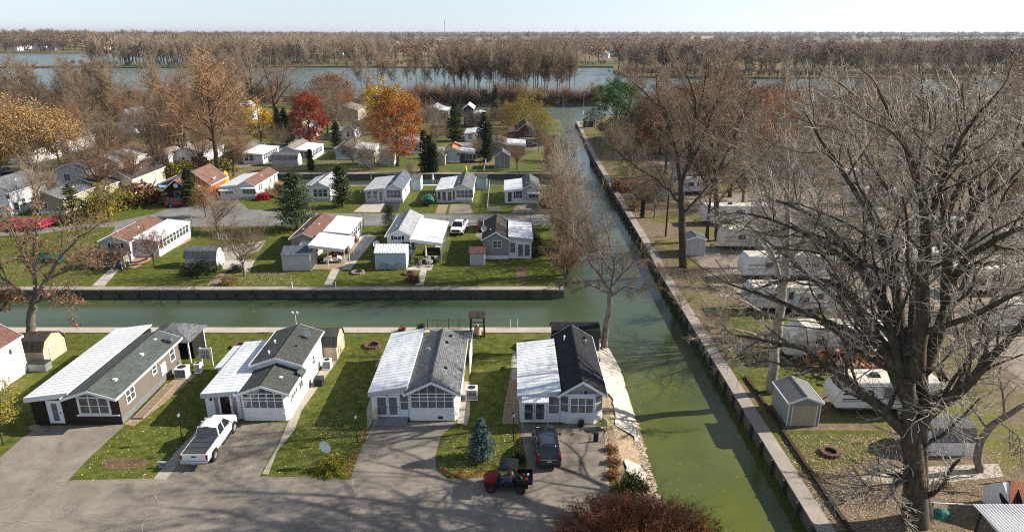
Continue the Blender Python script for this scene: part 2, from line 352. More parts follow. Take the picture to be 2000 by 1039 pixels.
# timber waler and fender posts on the faces of the seawalls: real ledges
mb = MB(); 
for x in np.arange(-70, 6.3, 2.4): mb.box(x - .09, x + .09, 78.18, 78.33, -1.6, .0)
mb.box(-120, 6.3, 78.16, 78.3, -.42, -.25)
tag(mb.build('seawall_planking', M('wet_piling', (.09, .075, .06), (.05, .045, .04))), kind='structure')
mb = MB()
for y in np.arange(36, 86, 2.4): mb.box(19.2, 19.42, y - .1, y + .1, -1.7, 0)
for y in np.arange(95, 240, 3): 
    x = 20.0 + (y - 93) / 150 * 2.4 - .35 if y > 172 else 19.62
    mb.box(x - .15, x + .2, y - .1, y + .1, -1.7, 0)
tag(mb.build('seawall_planking', MATS['wet_piling']), kind='structure')
# inner timber edging along the campground path
mb = MB(); mb.box(21.35, 21.6, 30, 56, 0, .22); tag(mb.build('path_edging', DKWOOD), kind='structure')
# sloping bank of the point
rows = [(20, 8.0, 10.6), (34, 8.0, 10.6), (38.7, 8.0, 10.9), (43, 7.9, 10.8), (48.7, 7.9, 11.0), (54, 8.1, 11.1), (59.8, 8.3, 11.1), (64, 7.9, 10.6), (66.6, 6.4, 9.1)]
V = []
for i, (y, a, b) in enumerate(rows):
    for j in range(7):
        t = j / 6; V.append((a + (b - a) * t + (rng.normal() * .06 if 0 < j < 6 else 0), y, .01 - (1.5) * t ** 1.25 + (rng.normal() * .05 if 0 < j < 6 else 0)))
tag(link('riverbank', np_mesh('riverbank', V, quads=[(j * 7 + i, j * 7 + i + 1, j * 7 + i + 8, j * 7 + i + 7) for j in range(8) for i in range(6)], mats=[SANDY], smooth=True)), kind='structure')
def bank_sheet(rows2, name, mat):
    V = []; 
    for (y, t0, t1) in rows2:
        a = np.interp(y, [r[0] for r in rows], [r[1] for r in rows]); b = np.interp(y, [r[0] for r in rows], [r[2] for r in rows])
        for j in range(9):
            t = t0 + (t1 - t0) * j / 8 + rng.normal() * .008; V.append((a + (b - a) * t, y, .12 - 1.5 * t ** 1.25 + rng.normal() * .025 if t > 0 else .09))
    n = len(rows2)
    return tag(link(name, np_mesh(name, V, quads=[(j * 9 + i, j * 9 + i + 1, j * 9 + i + 10, j * 9 + i + 9) for j in range(n - 1) for i in range(8)], mats=[mat], smooth=True)), kind='structure')
LINER = M('white_bank_liner', (.62, .57, .49), (.36, .31, .25), scale=1.6, rough=.85, bump=.4, bscale=6)
ys = np.linspace(46.2, 66.0, 34)
bank_sheet([(y, (.62 if y < 48 else .22 if y < 53 else .05) + rng.normal() * .04 - (.1 if y > 60 else 0), .80 + rng.normal() * .015) for y in ys], 'bank_liner', LINER)
bank_sheet([(y, .12 + .06 * abs(y - 42.3) + rng.normal() * .03, .66 - .1 * abs(y - 42.3) + rng.normal() * .03) for y in np.linspace(41.2, 43.4, 7)], 'bank_liner', LINER)
sheet('sandy_ground', [(7.45, 36), (8.2, 36), (8.1, 48.7), (8.4, 59), (8.2, 64.5), (7.45, 64.5)], .004, SANDY)

# roads, drives, gravel (sheets 4 mm apart)
G1 = lambda L: px(L)
sheet('road', [(-110, 20)] + G1([(-760, 965), (-300, 945), (0, 938), (130, 938), (305, 934), (515, 930), (590, 931), (683, 937), (760, 937), (890, 934), (1020, 928), (1185, 958)]) + [(7.4, 39), (7.4, 20)], .004, ASPH)
sheet('driveway', G1([(0, 893), (40, 858), (76, 832), (244, 829), (222, 850), (170, 898), (130, 941), (60, 945), (-120, 942), (-60, 915)]), .008, ASPH)
sheet('driveway', G1([(350, 905), (402, 836), (412, 826), (560, 826), (545, 860), (515, 915), (505, 934), (320, 937)]), .008, ASPHD)
sheet('driveway', G1([(683, 940), (700, 890), (722, 840), (730, 824), (893, 824), (862, 850), (850, 890), (853, 918), (880, 940)]), .008, ASPH)
sheet('driveway', G1([(1012, 828), (1180, 829), (1188, 965), (1020, 935), (1030, 905), (1020, 860)]), .0082, ASPHD)
sheet('gravel_strip', G1([(300, 934), (345, 880), (376, 850), (398, 822), (414, 826), (400, 838), (348, 905), (325, 936)]), .012, GRAV)
sheet('gravel_strip', G1([(512, 925), (545, 865), (562, 826), (566, 815), (640, 700), (662, 700), (590, 800), (575, 840), (542, 880), (524, 926)]), .012, GRAV)
sheet('gravel_strip', G1([(893, 826), (912, 831), (918, 808), (918, 745), (903, 745), (897, 800)]), .0125, GRAV)
sheet('gravel_strip', G1([(718, 838), (716, 800), (730, 755), (737, 755), (727, 826)]), .0125, GRAV)
sheet('gravel_strip', G1([(242, 828), (345, 735), (380, 735), (318, 790), (262, 832)]), .012, SANDY)
sheet('dirt_bed', G1([(196, 905), (205, 897), (240, 893), (280, 895), (294, 903), (280, 912), (235, 918), (205, 916)]), .012, DIRT)
sheet('dirt_bed', G1([(980, 828), (985, 790), (995, 742), (1000, 690), (1015, 690), (1013, 828)]), .012, SANDY)
sheet('garden_path', G1([(1000, 742), (1002, 690), (1014, 690), (1013, 742)]), .016, CONC)
sheet('patio', G1([(732, 716), (747, 690), (760, 690), (752, 716)]), .012, M('pink_paving', (.42, .3, .23), (.34, .25, .2), world=True))
sheet('garden_path', G1([(783, 666), (790, 647), (808, 647), (802, 666)]), .012, CONC)
sheet('kerb_gravel', G1([(1183, 958), (1181, 828), (1186, 828), (1190, 958)]), .02, GRAV)
# middle block
sheet('road', [(-70, 106.8)] + [(-52, 107), (-40, 107.6), (6.5, 107.8), (6.5, 114.8), (-33, 115.8), (-47, 118.5), (-52, 126), (-52.5, 134), (-57.5, 134), (-57, 122), (-60, 114), (-66, 110), (-72, 107.5), (-95, 101), (-95, 98), (-74, 103)], .004, ROADG)
sheet('driveway', G1([(232, 432), (300, 418), (358, 396), (375, 404), (330, 425), (290, 445), (210, 470)]), .008, ROADG)
sheet('driveway', G1([(690, 414), (714, 396), (752, 396), (742, 415)]), .008, CONC)
sheet('driveway', G1([(742, 415), (752, 396), (782, 396), (777, 415)]), .008, ASPHN)
sheet('driveway', G1([(876, 417), (880, 400), (918, 400), (924, 417)]), .008, GROAD)
sheet('driveway', G1([(1000, 417), (1010, 400), (1060, 400), (1075, 417)]), .008, GROAD)
sheet('driveway', G1([(850, 417), (856, 399), (876, 400), (870, 417)]), .009, SANDY)
sheet('driveway', G1([(928, 462), (934, 441), (960, 441), (958, 470)]), .009, GROAD)
sheet('garden_path', G1([(180, 558), (216, 524), (235, 524), (204, 559)]), .012, CONC)
sheet('patio', G1([(228, 515), (262, 500), (375, 462), (372, 470), (300, 505), (262, 525)]), .008, M('tan_pavers', (.4, .25, .17), (.33, .2, .14), world=True))
sheet('garden_path', G1([(403, 557), (428, 532), (440, 535), (424, 558)]), .012, M('worn_stepping_stones', (.25, .2, .15), (.17, .13, .1), world=True))
sheet('patio', G1([(432, 525), (440, 508), (498, 508), (488, 530)]), .008, CONC)
sheet('garden_path', G1([(633, 556), (648, 525), (664, 525), (648, 557)]), .012, CONC)
sheet('garden_path', G1([(664, 527), (684, 527), (724, 476), (736, 463), (722, 456), (703, 460), (700, 475)]), .008, CONC)
sheet('gravel_strip', G1([(605, 526), (664, 527), (700, 475), (703, 460), (690, 460), (640, 500)]), .006, SANDY)
sheet('garden_path', G1([(811, 557), (822, 527), (834, 527), (827, 557)]), .012, CONC)
sheet('patio', G1([(792, 527), (830, 505), (862, 468), (869, 468), (842, 528)]), .008, CONC)
sheet('garden_path', G1([(1010, 554), (1008, 520), (1032, 520), (1025, 554)]), .012, DIRT)
sheet('dirt_bed', G1([(410, 520), (440, 480), (520, 470), (505, 492), (470, 500), (440, 520)]), .006, GRAV)
# north block lanes
sheet('road', [(-56, 186), (-20, 184), (9, 186), (9, 190.5), (-22, 188.5), (-56, 190.5)], .004, ROADG)
sheet('road', [(-200, 145), (-75, 148), (-62, 160), (-62, 240), (-67, 240), (-67, 165), (-80, 153), (-200, 150)], .0045, GROAD)
sheet('road', [(-16, 190), (-12, 190), (-10, 262), (-14, 262)], .0085, GROAD)
# campground lanes and pads
sheet('campground_road', [(48, 40)] + [(46, 62), (41, 82), (36, 100), (33, 122), (34, 150), (38, 180), (44, 180), (41, 150), (41, 124), (48, 112), (110, 120), (110, 96), (62, 88), (54, 78), (54, 60), (60, 40)], .004, GROAD)
sheet('campground_pad', [(25, 76), (38, 76), (37, 96), (26, 96)], .008, GROAD)
sheet('campground_pad', [(44, 100), (70, 108), (60, 140), (36, 126)], .009, GROAD)
sheet('campground_pad', px([(1600, 530), (1750, 530), (1740, 640), (1620, 640)]), .0095, GROAD)
sheet('campground_pad', px([(1690, 560), (2050, 560), (2050, 640), (1850, 660), (1700, 640)]), .0105, asphalt('pink_gravel', (.26, .2, .16), (.36, .29, .23), .8, False))
sheet('campground_patio', px([(1680, 935), (1720, 915), (1950, 905), (1960, 930), (1770, 950)]), .008, CONC)
sheet('grass_patch', px([(1430, 720), (1520, 715), (1600, 735), (1620, 735), (1560, 790), (1530, 810), (1440, 740)]), .006, GRASS)
sheet('grass_patch', px([(1500, 845), (1560, 840), (1740, 840), (1745, 870), (1660, 915), (1560, 920)]), .006, GRASS)
sheet('grass_patch', px([(1400, 600), (1450, 600), (1500, 660), (1440, 665)]), .006, GRASS)
sheet('grass_patch', px([(1860, 595), (1960, 590), (1960, 620), (1870, 622)]), .006, GRASS)
sheet('grass_patch', px([(1940, 390), (2100, 390), (2120, 425), (1950, 420)]), .006, GRASS)
# fields far away
for i, (a, col) in enumerate([(((1150, 86), (1400, 82), (1450, 94), (1160, 97)), (.34, .27, .16)), (((1170, 100), (1330, 98), (1340, 108), (1180, 110)), (.26, .2, .12)), (((1390, 71), (1990, 70), (2300, 76), (1390, 79)), (.12, .17, .06)), (((700, 78), (1000, 76), (1040, 79), (700, 81)), (.3, .25, .17)), (((1260, 72), (1390, 71), (1400, 76), (1260, 77)), (.36, .3, .2)), (((770, 104), (960, 104), (960, 110), (770, 110)), (.3, .27, .22))]):
    sheet('field', px(a), .05 + .05 * i, M('field_%d' % i, col, tuple(v * .8 for v in col), scale=.01, world=True, rough=.95))

def crack(pts, w=.07, z=.0165):
    q = []; g = np.random.default_rng(len(pts) * 7 + int(pts[0][0])); P = [Vector(p) for p in px(pts)]; R2 = []
    for a, b in zip(P, P[1:]):
        n = max(2, int((b - a).length / .5))
        for i in range(n): R2.append(a.lerp(b, i / n) + Vector((g.normal() * .07, g.normal() * .07)))
    R2.append(P[-1]); mb = MB()
    for a, b in zip(R2, R2[1:]):
        d = (b - a).normalized(); n = Vector((-d.y, d.x)) * w * .5 * g.uniform(.4, 1.3); mb.add([(a.x - n.x, a.y - n.y, z), (b.x - n.x, b.y - n.y, z), (b.x + n.x, b.y + n.y, z), (a.x + n.x, a.y + n.y, z)], [(0, 1, 2, 3)])
    return tag(mb.build('pavement_crack', MATS['crack_filler']), kind='structure')
M('crack_filler', (.38, .33, .25), (.2, .17, .12), scale=3, world=True, rough=.95)
crack([(305, 936), (303, 965), (309, 985), (285, 1012), (278, 1039)], .1); crack([(684, 938), (693, 960), (695, 990), (686, 1008), (668, 1039)], .1); crack([(130, 940), (70, 962), (30, 985), (0, 1012)]); crack([(515, 930), (490, 948), (462, 967)])
crack([(0, 1019), (130, 1014), (300, 1015), (420, 1012)], .05); crack([(690, 1010), (800, 1008), (1000, 1005)], .04); crack([(130, 940), (300, 935)], .06); crack([(345, 912), (520, 905)], .05)
# ================================================================ trees
def unit(v): return v / np.maximum(np.linalg.norm(v, axis=-1, keepdims=True), 1e-9)
def children(P, Rr, m, ratio, ang, K, tmin=.2, trop=.05, gn=.12, rr=.55, g=rng, shape=None, tip=False, rend=.35, droop=0):
    """grow m children along every parent polyline; all arrays vectorised"""
    N, KP, _ = P.shape; L = np.linalg.norm(np.diff(P, axis=1), axis=2).sum(1)
    t = (np.arange(m)[None, :] + g.random((N, m))) / m; t = tmin + (1 - tmin) * t
    if tip: t[:, -1] = 1
    s = t * (KP - 1); i = np.minimum(s.astype(int), KP - 2); fr = (s - i)[..., None]; n = np.arange(N)[:, None]
    base = P[n, i] * (1 - fr) + P[n, i + 1] * fr; tan = unit(P[n, i + 1] - P[n, i])
    rad = Rr[n, i] * (1 - fr[..., 0]) + Rr[n, i + 1] * fr[..., 0]
    rv = unit(np.cross(tan, g.normal(size=tan.shape))); a = R(1) * (ang[0] + (ang[1] - ang[0]) * g.random((N, m)))[..., None]
    if tip: a[:, -1] *= .3
    d = unit(np.cos(a) * tan + np.sin(a) * rv)
    ln = (L[:, None] * ratio * (.65 + .7 * g.random((N, m))))
    if shape is not None: ln = ln * shape(t)
    M_ = N * m; d = d.reshape(M_, 3); p = base.reshape(M_, 3); ln = ln.reshape(M_); r0 = rad.reshape(M_) * rr * (.7 + .4 * g.random(M_))
    out = np.empty((M_, K, 3)); out[:, 0] = p
    for k in range(1, K):
        d = d + gn * g.normal(size=d.shape); d[:, 2] += trop - droop * k / K; d = unit(d)
        p = p + d * (ln / (K - 1))[:, None]; out[:, k] = p
    rads = r0[:, None] * np.linspace(1, rend, K)[None, :]
    return out, rads
def tubes(P, Rr, sides):
    N, K, _ = P.shape; T = np.empty_like(P); T[:, 1:-1] = P[:, 2:] - P[:, :-2]; T[:, 0] = P[:, 1] - P[:, 0]; T[:, -1] = P[:, -1] - P[:, -2]
    T = unit(T); ref = np.where(np.abs(T[:, :1, 2:3]) > .9, np.array([1., 0, 0]), np.array([0., 0, 1.])); ref = np.broadcast_to(ref, T.shape)
    A = unit(np.cross(T, ref)); B = np.cross(T, A); th = np.arange(sides) * 2 * math.pi / sides
    V = P[:, :, None, :] + Rr[:, :, None, None] * (np.cos(th)[None, None, :, None] * A[:, :, None, :] + np.sin(th)[None, None, :, None] * B[:, :, None, :])
    idx = np.arange(N * K * sides).reshape(N, K, sides)
    a = idx[:, :-1]; b = np.roll(idx, -1, 2)[:, :-1]; c = np.roll(idx, -1, 2)[:, 1:]; d = idx[:, 1:]
    return V.reshape(-1, 3), np.stack([a, b, c, d], -1).reshape(-1, 4)
def merge(parts):
    Vs = []; Q = []; M_ = []; off = 0
    for V, q, mi in parts:
        Vs.append(V); Q.append(q + off); M_.append(np.full(len(q), mi)); off += len(V)
    return np.concatenate(Vs), np.concatenate(Q), np.concatenate(M_)
def leaf_quads(C, size, g=rng, flat=0.0, var=.4, aspect=.7):
    n = len(C); a = unit(g.normal(size=(n, 3))); 
    nrm = g.normal(size=(n, 3)); nrm[:, 2] = np.abs(nrm[:, 2]) + flat; nrm = unit(nrm)
    a = unit(np.cross(nrm, a)); b = np.cross(nrm, a); s = size * (1 + var * g.normal(size=(n, 1))).clip(.3, 2)
    V = np.stack([C - a * s * .5, C + b * s * aspect * .5, C + a * s * .5, C - b * s * aspect * .5], 1).reshape(-1, 3)
    return V, np.arange(n * 4).reshape(n, 4)
def bark(name, c, c2, rnd=.15, scale=4):
    if name in MATS: return MATS[name]
    k = NT(name); co = k.co('Object', (1, 1, .35))
    a = k.ramp(k.noise(scale, 5, .7, co), [(.35, c), (.65, c2)]); oi = k.n('ShaderNodeObjectInfo'); mr = k.n('ShaderNodeMapRange')
    mr.inputs[3].default_value = 1 - rnd; mr.inputs[4].default_value = 1 + rnd; k.l(oi.outputs['Random'], mr.inputs[0])
    hs = k.n('ShaderNodeHueSaturation'); k.l(mr.outputs[0], hs.inputs['Value']); k.l(a, hs.inputs['Color']); k.col(hs.outputs[0])
    k.bump(k.noise(scale * 4, 4, .7, co), .6, .04); MATS[name] = k.set(.9, 0, .15); return MATS[name]
BARK = bark('dark_bark', (.042, .032, .023), (.10, .08, .06)); BARKG = bark('grey_bark', (.13, .11, .085), (.25, .215, .175)); 
TWIG = bark('grey_tan_twigs', (.2, .145, .095), (.35, .27, .19), .12, .6); TWIGP = bark('pale_twigs', (.14, .112, .082), (.56, .5, .42), .12, 1.3)
TWIGR = bark('reddish_brown_twigs', (.2, .115, .07), (.33, .2, .13), .15, .6); TWIGD = bark('brown_grey_twigs', (.13, .092, .062), (.25, .185, .13), .15, .6)
WHITEB = bark('white_sycamore_bark', (.15, .12, .09), (.46, .42, .35), .05, 1.5)
def leafm(name, cols, scale=.8, rnd=.12, tr=.25):
    k = NT(name); n1 = k.noise(scale, 3, .7); g_ = k.n('ShaderNodeNewGeometry')
    a = k.ramp(n1, [(.3 + .4 * i / max(1, len(cols) - 1), c) for i, c in enumerate(cols)])
    v = k.n('ShaderNodeMapRange'); v.inputs[3].default_value = .6; v.inputs[4].default_value = 1.4; k.l(g_.outputs['Random Per Island'], v.inputs[0])
    oi = k.n('ShaderNodeObjectInfo'); mr = k.n('ShaderNodeMapRange'); mr.inputs[3].default_value = 1 - rnd; mr.inputs[4].default_value = 1 + rnd; k.l(oi.outputs['Random'], mr.inputs[0])
    mm = k.n('ShaderNodeMath', operation='MULTIPLY'); k.l(v.outputs[0], mm.inputs[0]); k.l(mr.outputs[0], mm.inputs[1])
    hs = k.n('ShaderNodeHueSaturation'); k.l(mm.outputs[0], hs.inputs['Value']); k.l(a, hs.inputs['Color']); k.col(hs.outputs[0])
    return k.set(.7, 0, .2)
L_GOLD = leafm('golden_brown_leaves', [(.2, .115, .045), (.31, .19, .075), (.4, .28, .13)]); L_ORNG = leafm('orange_leaves', [(.24, .065, .016), (.37, .12, .022), (.44, .19, .04)], .35)
L_GOLDO = leafm('orange_gold_leaves', [(.3, .15, .02), (.42, .22, .035)], .35)
L_RED = leafm('red_leaves', [(.13, .018, .009), (.25, .038, .013), (.32, .08, .02)], .4); L_YEL = leafm('yellow_leaves', [(.32, .17, .012), (.5, .3, .02), (.55, .38, .04)], .5)
L_RUST = leafm('rust_brown_leaves', [(.16, .065, .03), (.25, .11, .05), (.33, .17, .09)]); L_WILL = leafm('olive_gold_leaves', [(.16, .125, .02), (.27, .205, .034), (.36, .27, .055)], .35)
L_GRN = leafm('dark_green_needles', [(.012, .026, .008), (.03, .048, .014), (.05, .07, .02)], 1.2); L_PINE = leafm('grey_green_needles', [(.035, .055, .028), (.065, .09, .04), (.1, .12, .055)], 1.0)
L_BLUE = leafm('blue_green_needles', [(.04, .065, .06), (.08, .12, .115), (.14, .19, .18)], 1.5); L_WPINE = leafm('bright_green_needles', [(.02, .05, .01), (.05, .11, .012), (.1, .17, .02)], .5)
L_YG = leafm('yellow_green_leaves', [(.12, .11, .02), (.22, .19, .03), (.3, .24, .04)], 1); L_BUSH = leafm('green_shrub_leaves', [(.03, .045, .012), (.06, .08, .02), (.11, .12, .035)], 2)
L_BURG = leafm('burgundy_leaves', [(.15, .04, .02), (.24, .07, .03), (.36, .14, .06)], 1.2); L_STRAW = leafm('straw_grass', [(.33, .21, .1), (.45, .31, .17)], 1.5); L_CRIM = leafm('crimson_leaves', [(.35, .01, .02), (.5, .02, .03)], 1)
L_PURP = leafm('dull_purple_red_leaves', [(.09, .035, .028), (.15, .06, .045)], .2)

def trunk_poly(H, K, lean=.03, g=rng, r=.2, rtop=.25, wob=.03):
    P = np.zeros((1, K, 3)); z = np.linspace(0, H, K); P[0, :, 2] = z
    P[0, :, 0] = np.cumsum(g.normal(size=K)) * wob * H / K + z * lean * g.normal(); P[0, :, 1] = np.cumsum(g.normal(size=K)) * wob * H / K
    P[0, 0] = 0; rad = r * np.linspace(1, rtop, K)[None, :]; rad[0, 0] *= 1.45
    return P, rad
def bare(seed, H=10, kind='spread', m=(8, 8, 7, 5), r=None, twr=.012, matt=None, matw=None, leaf=None, leafn=0, leafs=.12):
    """returns (trunk mesh, crown mesh)"""
    g = np.random.default_rng(seed); r = r or H * .02
    if kind == 'spread':
        P0, R0 = trunk_poly(H * .42, 6, .05, g, r, .7)
        P1, R1 = children(P0, R0, m[0], 1.28, (18, 58), 7, .42, .06, .10, .68, g, tip=True)
        a2 = (22, 60); tr = (.04, .03, .02); rat = (.5, .48, .5)
    elif kind == 'tall':
        P0, R0 = trunk_poly(H * .8, 9, .02, g, r * .8, .3)
        P1, R1 = children(P0, R0, m[0], .42, (22, 50), 6, .3, .10, .09, .55, g, lambda t: 1.25 - .65 * t, tip=True)
        a2 = (20, 50); tr = (.07, .05, .03); rat = (.5, .48, .5)
    elif kind == 'vase':
        P0, R0 = trunk_poly(H * .14, 4, .0, g, r * 1.2, .9)
        P1, R1 = children(P0, R0, m[0], 5.0, (6, 30), 8, .3, .09, .05, .55, g)
        a2 = (12, 36); tr = (.10, .08, .05); rat = (.42, .45, .5)
    elif kind == 'stem':   # slender lake-edge tree
        P0, R0 = trunk_poly(H * .85, 9, .03, g, r * .5, .35)
        P1, R1 = children(P0, R0, m[0], .3, (22, 55), 6, .45, .10, .1, .5, g, tip=True)
        a2 = (20, 50); tr = (.07, .05, .03); rat = (.5, .5, .5)
    else:                  # shrub
        P0, R0 = trunk_poly(H * .06, 3, 0, g, r * .8, .9)
        P1, R1 = children(P0, R0, m[0], 12, (5, 52), 6, .1, .05, .08, .45, g)
        a2 = (15, 45); tr = (.03, .02, 0); rat = (.42, .45, .5)
    P2, R2 = children(P1, R1, m[1], rat[0], a2, 6, .22, tr[0], .17, .55, g, tip=True); R2 = np.maximum(R2, twr * 1.3)
    P3, R3 = children(P2, R2, m[2], rat[1], a2, 4, .15, tr[1], .22, .55, g, tip=True); R3 = np.maximum(R3, twr)
    parts = [(*tubes(P2, R2, 4), 0), (*tubes(P3, R3, 3), 0)]; last = P3
    if m[3]:
        P4, R4 = children(P3, R3, m[3], rat[2], (20, 60), 3, .15, tr[2], .16, .6, g, tip=True); R4 = np.maximum(R4, twr * .75)
        parts.append((*tubes(P4, R4, 3), 0)); last = P4
    mats = [matw or TWIG]
    if leaf:
        e = last[:, -1] if leafn <= 1 else np.concatenate([last[:, -1]] + [last[:, 1] + g.normal(size=(len(last), 3)) * leafs for _ in range(int(leafn))])
        if 0 < leafn < 1: e = e[g.random(len(e)) < leafn]
        parts.append((*leaf_quads(e + g.normal(size=e.shape) * leafs, leafs, g), 1)); mats.append(leaf)
    tv = merge([(*tubes(P0, R0, 9), 0), (*tubes(P1, R1, 6), 0)]); cv = merge(parts)
    return (np_mesh('trunk', tv[0], quads=tv[1], mats=[matt or BARK], smooth=True), np_mesh('crown', cv[0], quads=cv[1], mi=cv[2], mats=mats))
def leafy(seed, H, W, leaf, n=9000, ls=.22, base=.22, shape=1.0, trunk_r=None, matt=None, clump=60, top=1.0, gap=.5, droopy=0):
    """leaf clumps over a branching frame inside an uneven envelope"""
    g = np.random.default_rng(seed); r = trunk_r or H * .02
    P0, R0 = trunk_poly(H * .62, 7, .03, g, r, .4)
    P1, R1 = children(P0, R0, 12, .55 * W / H * 1.3, (30, 70), 6, .32, .07, .1, .5, g)
    P2, R2 = children(P1, R1, 7, .5, (25, 60), 4, .3, .05, .12, .5, g, tip=True)
    # clumps
    u = unit(g.normal(size=(clump, 3))); rad = g.random((clump, 1)) ** .33
    C = u * (.55 + .45 * rad); zc = C[:, 2:3] * .5 + .5
    wid = W / 2 * (np.sin(np.clip((zc * .88 + .12), 0, 1) * math.pi) ** (.55 / shape) * .9 + .12)
    C = np.concatenate([C[:, :2] / np.maximum(np.linalg.norm(C[:, :2], axis=1, keepdims=True), .35) * wid * np.linalg.norm(C[:, :2], axis=1, keepdims=True).clip(0, 1) ** .6, base * H + zc * H * (1 - base) * top], 1)
    C += g.normal(size=C.shape) * W * .03
    k = g.integers(0, clump, n); sz = (W * .085) * (.6 + .8 * g.random((clump, 1)))[k]
    d = g.normal(size=(n, 3)); d = unit(d) * (g.random((n, 1)) ** .5); d[:, 2] *= .75
    Pn = C[k] + d * sz * 1.7
    if droopy: Pn[:, 2] -= droopy * g.random(n) ** 2 * H * .25
    tips = P2[:, -1]; kk = g.integers(0, len(tips), n // 5); Pt = tips[kk] + g.normal(size=(n // 5, 3)) * W * .03
    Lf = leaf_quads(np.concatenate([Pn, Pt]), ls, g)
    if isinstance(leaf, (list, tuple)):
        z = Lf[0][:, 2].reshape(-1, 4).mean(1) + g.normal(size=len(Lf[1])) * H * .06; mi = np.where(z > H * leaf[2], 2, 1); mats = [TWIG, leaf[0], leaf[1]]
    else: mi = np.ones(len(Lf[1]), int); mats = [TWIG, leaf]
    q = tubes(P2, np.maximum(R2, .015), 3); cv = merge([(*q, 0), (*Lf, 1)]); cv = (cv[0], cv[1], np.concatenate([np.zeros(len(q[1]), int), mi]))
    tv = merge([(*tubes(P0, R0, 8), 0), (*tubes(P1, R1, 5), 0)])
    return (np_mesh('trunk', tv[0], quads=tv[1], mats=[matt or BARK], smooth=True), np_mesh('crown', cv[0], quads=cv[1], mi=cv[2], mats=mats))
def conifer(seed, H, W, leaf, layers=22, br=12, n=14, ls=.22, pw=1.0, base=.06, gapv=.12, trunk_r=None, open_=False):
    g = np.random.default_rng(seed); P0, R0 = trunk_poly(H, 6, .0, g, trunk_r or H * .016, .15, .008); C = []; D = []
    for i in range(layers):
        t = base + (1 - base) * (i + .5 * g.random()) / layers; rad = W / 2 * (1 - t) ** pw * (1 + gapv * g.normal()) + .04 * W
        if t < base + .1: rad *= .8
        for j in range(br):
            a = g.random() * 2 * math.pi; rr = rad * (.75 + .35 * g.random()); s = np.linspace(.15, 1, n)
            z = t * H + (-.25 * s + .28 * s ** 2.2) * rr * (1.0 if not open_ else .5) + .05 * rr
            c = np.stack([np.cos(a) * s * rr, np.sin(a) * s * rr, z], 1); sp = (.22 * rr * (1 - s * .75) + .02)[:, None]
            for _ in range(2): C.append(c + g.normal(size=c.shape) * sp * np.array([1, 1, .35]))
    C = np.concatenate(C); Lf = leaf_quads(C, ls, g, flat=.8, aspect=.45); cv = merge([(*Lf, 0)])
    tv = tubes(P0, R0, 7)
    return (np_mesh('trunk', tv[0], quads=tv[1], mats=[BARK], smooth=True), np_mesh('crown', cv[0], quads=cv[1], mats=[leaf]))
def bush(seed, H, W, leaf, n=2500, ls=.1, twig=None, spiky=0):
    g = np.random.default_rng(seed); cl = 26; u = unit(g.normal(size=(cl, 3))); u[:, 2] = np.abs(u[:, 2])
    C = u * np.array([W / 2, W / 2, H * .8]) * (.45 + .4 * g.random((cl, 1))); k = g.integers(0, cl, n)
    Pn = C[k] + unit(g.normal(size=(n, 3))) * (g.random((n, 1)) ** .5) * min(W, H) * .26; Pn[:, 2] = np.abs(Pn[:, 2])
    Lf = leaf_quads(Pn, ls, g); parts = [(*Lf, 0)]; mats = [leaf]
    P0 = np.zeros((14, 4, 3)); a = g.random(14) * 6.28; 
    for j in range(4): P0[:, j, 0] = np.cos(a) * W * .38 * (j / 3) ** .8; P0[:, j, 1] = np.sin(a) * W * .38 * (j / 3) ** .8; P0[:, j, 2] = H * .85 * j / 3 * (.7 + .3 * g.random(14))
    st = tubes(P0, np.full((14, 4), max(.008, H * .008)), 4)
    if twig:
        P1, R1 = children(P0, np.full((14, 4), max(.01, H * .008)), 26, .5, (10, 40), 4, .2, .05, .1, .7, g); P2, R2 = children(P1, R1, 5, .45, (12, 40), 3, .3, .03, .1, .8, g)
        parts += [(*tubes(P1, R1, 3), 1), (*tubes(P2, R2, 3), 1)]; mats.append(twig)
    cv = merge(parts)
    return (np_mesh('stems', st[0], quads=st[1], mats=[BARK]), np_mesh('foliage', cv[0], quads=cv[1], mi=cv[2], mats=mats))

PROTO = {}
REAL = {}
def proto(key):
    if key not in REAL:
        v = np.empty(len(PROTO[key][0][1].vertices) * 3, np.float32); PROTO[key][0][1].vertices.foreach_get('co', v); v = v.reshape(-1, 3); REAL[key] = float(np.percentile(v[:, 2], 99.7))
    return PROTO[key][0], REAL[key]
def plant(key, name, label, cat, loc, H, rz=None, w=1.0, group=None, names=('trunk', 'crown'), z=0, lean=(0, 0)):
    """one tree or shrub: an Empty at its foot > trunk, crown; meshes shared between copies of one kind"""
    (ma, mb_), H0 = proto(key); s = H / H0; x, y = loc[0], loc[1]
    o = thing(name, label, cat, (x, y, loc[2] if len(loc) > 2 else z), random.random() * 6.28 if rz is None else rz, group)
    o.rotation_euler[0] = lean[0]; o.rotation_euler[1] = lean[1]; o.scale = (s * w, s * w, s)
    link(names[0], ma, o); link(names[1], mb_, o); return o
def top_of(loc, py_):   # height that reaches image row py_ from a foot at loc
    a, b, c = ray(1000, py_); return HCAM + c * loc[1] / b
PROTO['spread'] = (bare(1, 10, 'spread', (9, 9, 7, 3)), 10); PROTO['spread2'] = (bare(2, 10, 'spread', (8, 9, 7, 3)), 10)
PROTO['spreadr'] = (bare(3, 10, 'spread', (9, 9, 7, 3), matw=TWIGR, leaf=L_RUST, leafn=.8, leafs=.13), 10)
PROTO['round'] = (bare(4, 8, 'spread', (10, 9, 7, 3), matt=BARKG, matw=TWIGD, twr=.014, r=.13), 8); PROTO['round2'] = (bare(5, 8, 'spread', (10, 9, 7, 3), matt=BARK, matw=TWIG, twr=.014, r=.13), 8)
